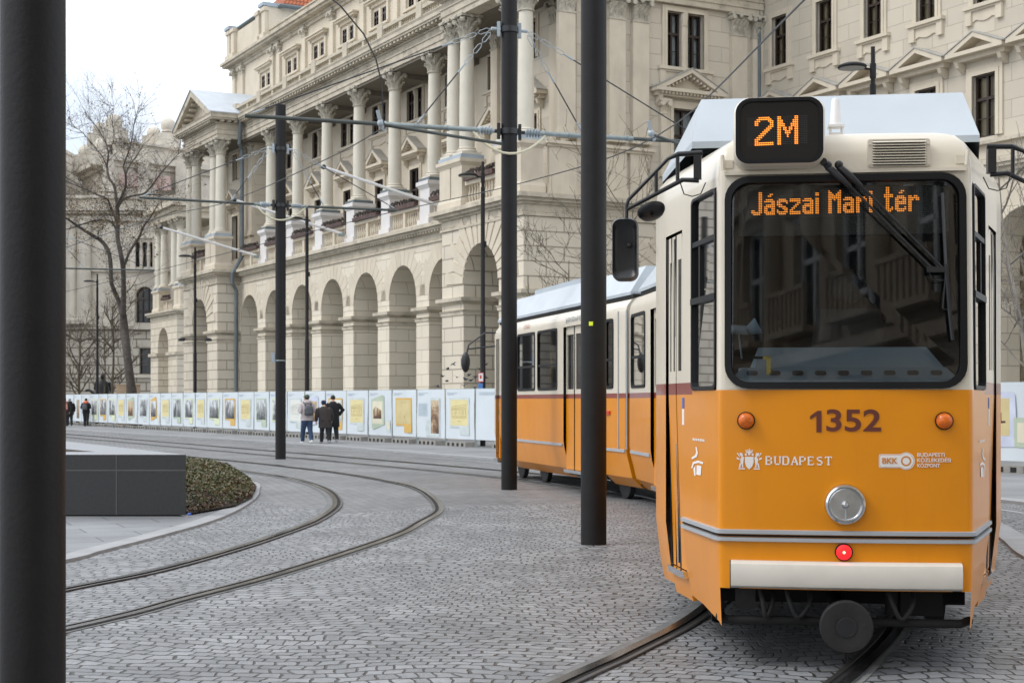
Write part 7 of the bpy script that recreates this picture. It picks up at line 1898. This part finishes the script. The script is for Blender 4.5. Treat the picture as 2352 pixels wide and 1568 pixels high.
def bare_tree(px, Y, h, label, seed, mat='bark_brown', r=.07, spread=.6, depth=4, leaf=0, lean=0, n0=9, group=None, z0=.25, seedmat='seed_brown'):
    X = (px - 1176) * Y / 3500; rn = random.Random(seed)
    t = thing('bare_tree', (X, Y, 0), label, 'tree', group)
    tk, cr_ = MB(), MB(); lf = MB() if leaf else None
    pts = [Vector((0, 0, 0))]
    for i in range(6): pts.append(pts[-1] + Vector((rn.gauss(lean, .05) * h * .1, rn.gauss(0, .03) * h, h * .15)))
    tk.tube(pts, [r * (1 - .12 * i) for i in range(7)], 8)
    for k in range(n0):
        u = rn.uniform(z0, 1) * 5.9; i = int(u); p = pts[i].lerp(pts[i + 1], u - i)
        a_ = rn.random() * 6.28; grow(cr_, lf, p, Vector((math.cos(a_), math.sin(a_), rn.uniform(.3, 1.2))).normalized(), h * rn.uniform(.16, .3), r * .45, depth - 1, rn, .2, leaf, spread, .008)
    tk.build('trunk', mat, t, smooth=60); cr_.build('crown', mat, t)
    if leaf: lf.build('seed_clusters', seedmat, t, merge=False)
    return t
bare_tree(178, 104, 7.2, 'small bare tree at the far left beside the nearest pole', 3, r=.13, n0=14, group='small bare trees by the far building')
bare_tree(257, 105, 9.0, 'small bare tree right of the dark statue, under the big tree', 4, r=.12, n0=14, group='small bare trees by the far building')
bare_tree(236, 106, 7.5, 'small bare tree just left of the lone statue', 9, r=.08, n0=10, group='small bare trees by the far building')
bare_tree(1305, 47, 6.6, 'leafless bush with catkins behind the roof of the rear tram section', 21, r=.04, n0=6, leaf=0, spread=.7, z0=.35, depth=4)
bare_tree(1430, 46, 8.6, 'taller leafless bush with catkins between the second pole and the tram mirror', 25, r=.045, n0=7, leaf=0, spread=.6, z0=.35)
bare_tree(2392, 33, 7.6, 'pale leafless tree reaching in at the right edge', 31, 'bark_grey', .06, .5, 4, lean=-.15, n0=12, z0=.3)

# ---------------------------------------------------------------- the weathered building at the far left
pm('old_stone', (.55, .505, .43), .9, var=.14, vs=.6, bump=.3, bs=8, stain=.55, stcol=(.24, .21, .17))
blockm('old_blocks', (.50, .46, .39), 1.9, .85, .06, (.22, .19, .15), .09, stain=.4)
pm('pink_stain', (.56, .42, .38), .9, var=.1)
fb = thing('weathered_palace', (0, 0, 0), 'weathered stone building with ball finials on its roof, behind the big bare tree', 'building')
YB = 150
def U(x, y, Y=YB): return at(x, y, Y)
def ub(mb, x0, x1, y0, y1, d0, d1): # box spanned by pixel edges at the plane, from depth d0 to d1 behind it
    a, b = U(x0, y1), U(x1, y0); mb.box(a.x, b.x, YB + d0, YB + d1, max(0, a.z), b.z); return mb
wins = [(306, 358, 556, 613), (320, 352, 800, 858)]
XL = U(100, 0).x; XR = U(440, 0).x; K = YB / 3500
zf = lambda y: 1.6 + (920 - y) * K
xf = lambda x: (x - 1176) * K
ops = [(xf(a), xf(b), zf(d), zf(c)) for a, b, c, d in wins]
mb = MB(); rect_wall(mb, lambda a, d, z: (a, YB + d, z), xf(60), xf(305), 0, zf(460), [], .8); rect_wall(mb, lambda a, d, z: (a, YB + d, z), xf(305), XR, zf(655), zf(460), ops[:1], .8)
mb.build('upper_wall', 'old_stone', fb)
mb = MB(); rect_wall(mb, lambda a, d, z: (a, YB + d, z), xf(305), XR, 0, zf(745), ops[1:], .8); mb.build('base_wall', 'old_blocks', fb)
mb = MB(); c = (xf(312) + xf(352)) / 2; r_ = (xf(352) - xf(312)) / 2; arch_wall(mb, xf(305), XR, YB, YB + .8, zf(745), zf(655), [(c, r_, zf(678))]); mb.build('arched_wall', 'old_stone', fb)
mb = MB(); mb.box(xf(60), xf(300), YB - .12, YB, 0, zf(745)); mb.build('plinth_wall', 'old_blocks', fb)
def fwin(x0, x1, y0, y1, nx, ny, arch=False):
    f = MB(); w = xf(x1) - xf(x0); h = zf(y0) - zf(y1)
    for i in range(nx + 1): q = xf(x0) + w * i / nx; f.box(q - .07, q + .07, YB + .45, YB + .55, zf(y1), zf(y0))
    for j in range(ny + 1): q = zf(y1) + h * j / ny; f.box(xf(x0), xf(x1), YB + .46, YB + .54, q - .06, q + .06)
    o = f.build('window', 'window_frame', fb); MB().quad((xf(x0) - .3, YB + .6, zf(y1) - .2), (xf(x1) + .3, YB + .6, zf(y1) - .2), (xf(x1) + .3, YB + .6, zf(y0) + .2), (xf(x0) - .3, YB + .6, zf(y0) + .2)).build('pane', 'far_glass', o)
pm('far_glass', (.035, .038, .042), .15, var=.4, vs=1.5)
fwin(306, 358, 556, 613, 3, 1); fwin(312, 352, 660, 741, 3, 3); fwin(320, 352, 800, 858, 1, 1)
for x in (324, 341): MB().lathe([(.2, 0), (.16, .3), (.22, 1.2), (.14, 2.2), (.22, zf(556) - zf(613))], 8, (xf(x), YB + .1, zf(613))).build('window_column', 'old_stone', fb, smooth=50)
mb = MB()
for y, h, p in ((745, 5, .35), (752, 3, .6), (620, 4, .4), (655, 0, 0), (480, 6, .9), (487, 5, .6), (497, 12, .25), (450, 6, .5), (862, 5, .3)):
    if h: mb.box(xf(60), XR, YB - p, YB + .05, zf(y + h), zf(y))
mb.build('cornice_band', 'old_stone', fb)
for x0, x1, y0, y1 in ((300, 312, 545, 622), (352, 364, 545, 622), (300, 364, 538, 548), (302, 311, 650, 745), (353, 362, 650, 745)): ub(MB(), x0, x1, y0, y1, -.3, .02).build('window_surround', 'old_stone', fb)
mb = MB(); ub(mb, 308, 356, 742, 757, -.7, .0)
for i in range(9): x = 312 + i * 5; mb.lathe([(.1, 0), (.15, .3), (.08, .55)], 6, (xf(x), YB - .55, zf(757)))
mb.build('window_balustrade', 'old_stone', fb)
for x in (165, 196, 372): MB().lathe([(.95, 0), (.95, .4), (.72, .6), (.66, zf(500) - zf(745) - 1.4), (.9, zf(500) - zf(745) - .3), (1.0, zf(500) - zf(745))], 18, (xf(x), YB - .5, zf(745))).build('giant_column', 'old_stone', fb, smooth=40)
# upper block, turned so that a corner points forward
mb = MB(); cx, cy = xf(249), YB + .5
pts = [(cx, cy), (xf(470), YB + 9), (xf(470), YB + 30), (xf(150) , YB + 30), (xf(176) * 1.06, YB + 11)]
def prz(z0, z1, e):
    q = [(cx, cy - e * 1.2), (xf(470) + e, YB + 9 - e), (xf(470), YB + 30), (xf(150), YB + 30), (xf(176) * 1.06 - e, YB + 11 - e)]
    mb.prism([(x, y, z0) for x, y in q], (0, 0, z1 - z0))
zc1 = zf(355)
prz(zf(470), zc1 - 1.0, 0); mb.build('upper_block', 'old_stone', fb)
mb = MB(); prz(zc1 - 1.0, zc1 - .5, .3); prz(zc1 - .5, zc1, .8); prz(zf(452), zf(442), .5); mb.build('upper_cornice', 'old_stone', fb)
mb = MB(); prz(zc1, zf(318), -1.0); prz(zf(318), zf(313), -.7); mb.build('attic_parapet', 'old_stone', fb)
for x, y0, y1, Yd in ((249, 348, 385, 0), (316, 350, 430, 2.2), (392, 352, 430, 4.5)): MB().box(xf(x) - .5, xf(x) + .5, YB + Yd - .1, YB + Yd + 1.2, zf(440), zf(356)).build('corner_pier', 'old_stone', fb)
for x, Yd in ((268, 1.0), (300, 2.0), (350, 3.6)):
    a_ = xf(x); MB().box(a_ - .9, a_ + .9, YB + Yd + .2, YB + Yd + .75, zf(425), zf(392)).build('wall_panel', 'pink_stain', fb)
def finial(x, ytop, r, ybase, Yd):
    Yq = YB + Yd; k = Yq / 3500; c = at(x, ytop, Yq); c.z -= r; zb = 1.6 + (920 - ybase) * k
    mb = MB(); h = c.z - r * .8 - zb
    mb.ball((c.x, Yq, c.z), r, r, r, 16, 11); mb.lathe([(r * 1.25, 0), (r * 1.2, h * .3), (r * .75, h * .5), (r * .55, h * .75), (r * .75, h * .9), (r * .95, h), (r * .7, h + r * .25)], 14, (c.x, Yq, zb))
    mb.box(c.x - r * 1.35, c.x + r * 1.35, Yq - r * 1.35, Yq + r * 1.35, zb - 1.6, zb + .15); mb.build('ball_finial', 'old_stone', fb, smooth=40)
for a_ in ((262, 262, .85, 300, 3), (230, 281, .78, 312, 6), (353, 291, .72, 318, 9), (387, 272, .78, 312, 7), (197, 333, .78, 362, 10), (232, 317, .7, 345, 2)): finial(*a_)
mb = MB(); mb.loft([(xf(316), YB + 8, zf(320), 3.2, 1.5), (xf(316), YB + 8, zf(308), 2.2, 1.2), (xf(316), YB + 8, zf(303), .8, .6)], 14); mb.build('roof_ornament', 'old_stone', fb)
mb = MB(); mb.box(xf(60), xf(305), YB + .05, YB + 25, 0, zf(462)); mb.build('rear_body', 'old_stone', fb)
lw = thing('side_building', (0, 0, 0), 'stone building seen past the left edge of the nearest pole', 'building')
mb = MB(); mb.box(xf(-1900), xf(59), YB - 6, YB + 20, 0, zf(300)); mb.box(xf(-1900), xf(60), YB - 6.6, YB + 20, zf(300), zf(292)); mb.build('wall', 'old_blocks', lw)  # extended far out of view on the left to darken reflections in the tram windows
for k in range(20):
    x = xf(0) - 2.5 - k * 4.2
    for z in (2, 7.5, 13, 18.5): MB().box(x - .9, x + .9, YB - 6.05, YB - 5.9, z, z + 3).build('window', 'far_glass', lw)

# ---------------------------------------------------------------- the street front behind the viewer, seen only in the windscreen
pm('dark_facade', (.52, .44, .34), .9, var=.15, vs=.8, stain=.4, stcol=(.16, .13, .1))
pm('white_frame', (.75, .78, .8), .6)
bb_ = thing('street_house', (7.4, .5, 0), 'brown stone house behind the viewer, mirrored in the windscreen of the tram', 'building', rz=math.atan2(-.86, -.51))
ops = []
for k in range(14):
    for z0, z1 in ((1.2, 3.2), (4.9, 7.4), (8.8, 11.2), (12.6, 14.8)): ops.append((1.2 + k * 2.7, 2.4 + k * 2.7, z0, z1))
mb = MB(); rect_wall(mb, lambda a, d, z: (a, d * -1 if False else -d, z), -2, 40, 0, 17, ops, -.3) if False else rect_wall(mb, lambda a, d, z: (a, d, z), -2, 40, 0, 23, ops, .3)
mb.box(-2, 40, .5, 6, 0, 23); mb.build('wall', 'dark_facade', bb_)  # wall carried up past its cornice, unseen, to darken the tram's nose
mb = MB()
for z, p in ((4.2, .3), (8.2, .25), (12.0, .25), (16.6, .7)): mb.box(-2, 40, -p, .02, z, z + .25)
mb.build('cornice', 'dark_facade', bb_)
for k in range(14):
    x0 = 1.2 + k * 2.7; x1 = x0 + 1.2
    for z0, z1 in ((1.2, 3.2), (4.9, 7.4), (8.8, 11.2), (12.6, 14.8)):
        mb = MB()
        for a0, a1, b0, b1 in ((x0, x0 + .09, z0, z1), (x1 - .09, x1, z0, z1), (x0, x1, z0, z0 + .09), (x0, x1, z1 - .09, z1), (x0 + .55, x0 + .65, z0, z1), (x0, x1, z0 + 1.4, z0 + 1.5)): mb.box(a0, a1, .18, .25, b0, b1)
        w = mb.build('window', 'white_frame', bb_)
        MB().quad((x0, .26, z0), (x1, .26, z0), (x1, .26, z1), (x0, .26, z1)).build('pane', 'far_glass', w)
    mb = MB(); mb.box(x0 - .3, x1 + .3, -.5, .0, 4.75, 4.88); mb.box(x0 - .3, x1 + .3, -.5, -.4, 5.6, 5.7)
    for i in range(9): mb.box(x0 - .28 + i * .21, x0 - .18 + i * .21, -.48, -.42, 4.88, 5.6)
    mb.build('balcony', 'dark_facade', bb_)
    mb = MB(); mb.box(x0 - .25, x1 + .25, -.25, .0, 7.6, 7.8); mb.build('window_hood', 'dark_facade', bb_)
    mb = MB(); mb.box(x0 - .25, x1 + .25, -.2, .0, 8.55, 8.75); mb.build('window_sill', 'dark_facade', bb_)
for k in range(15): MB().lathe([(.24, 0), (.2, .3), (.18, 11), (.26, 11.6)], 12, (.45 + k * 2.7, -.12, 4.5)).build('half_column', 'dark_facade', bb_, smooth=40)
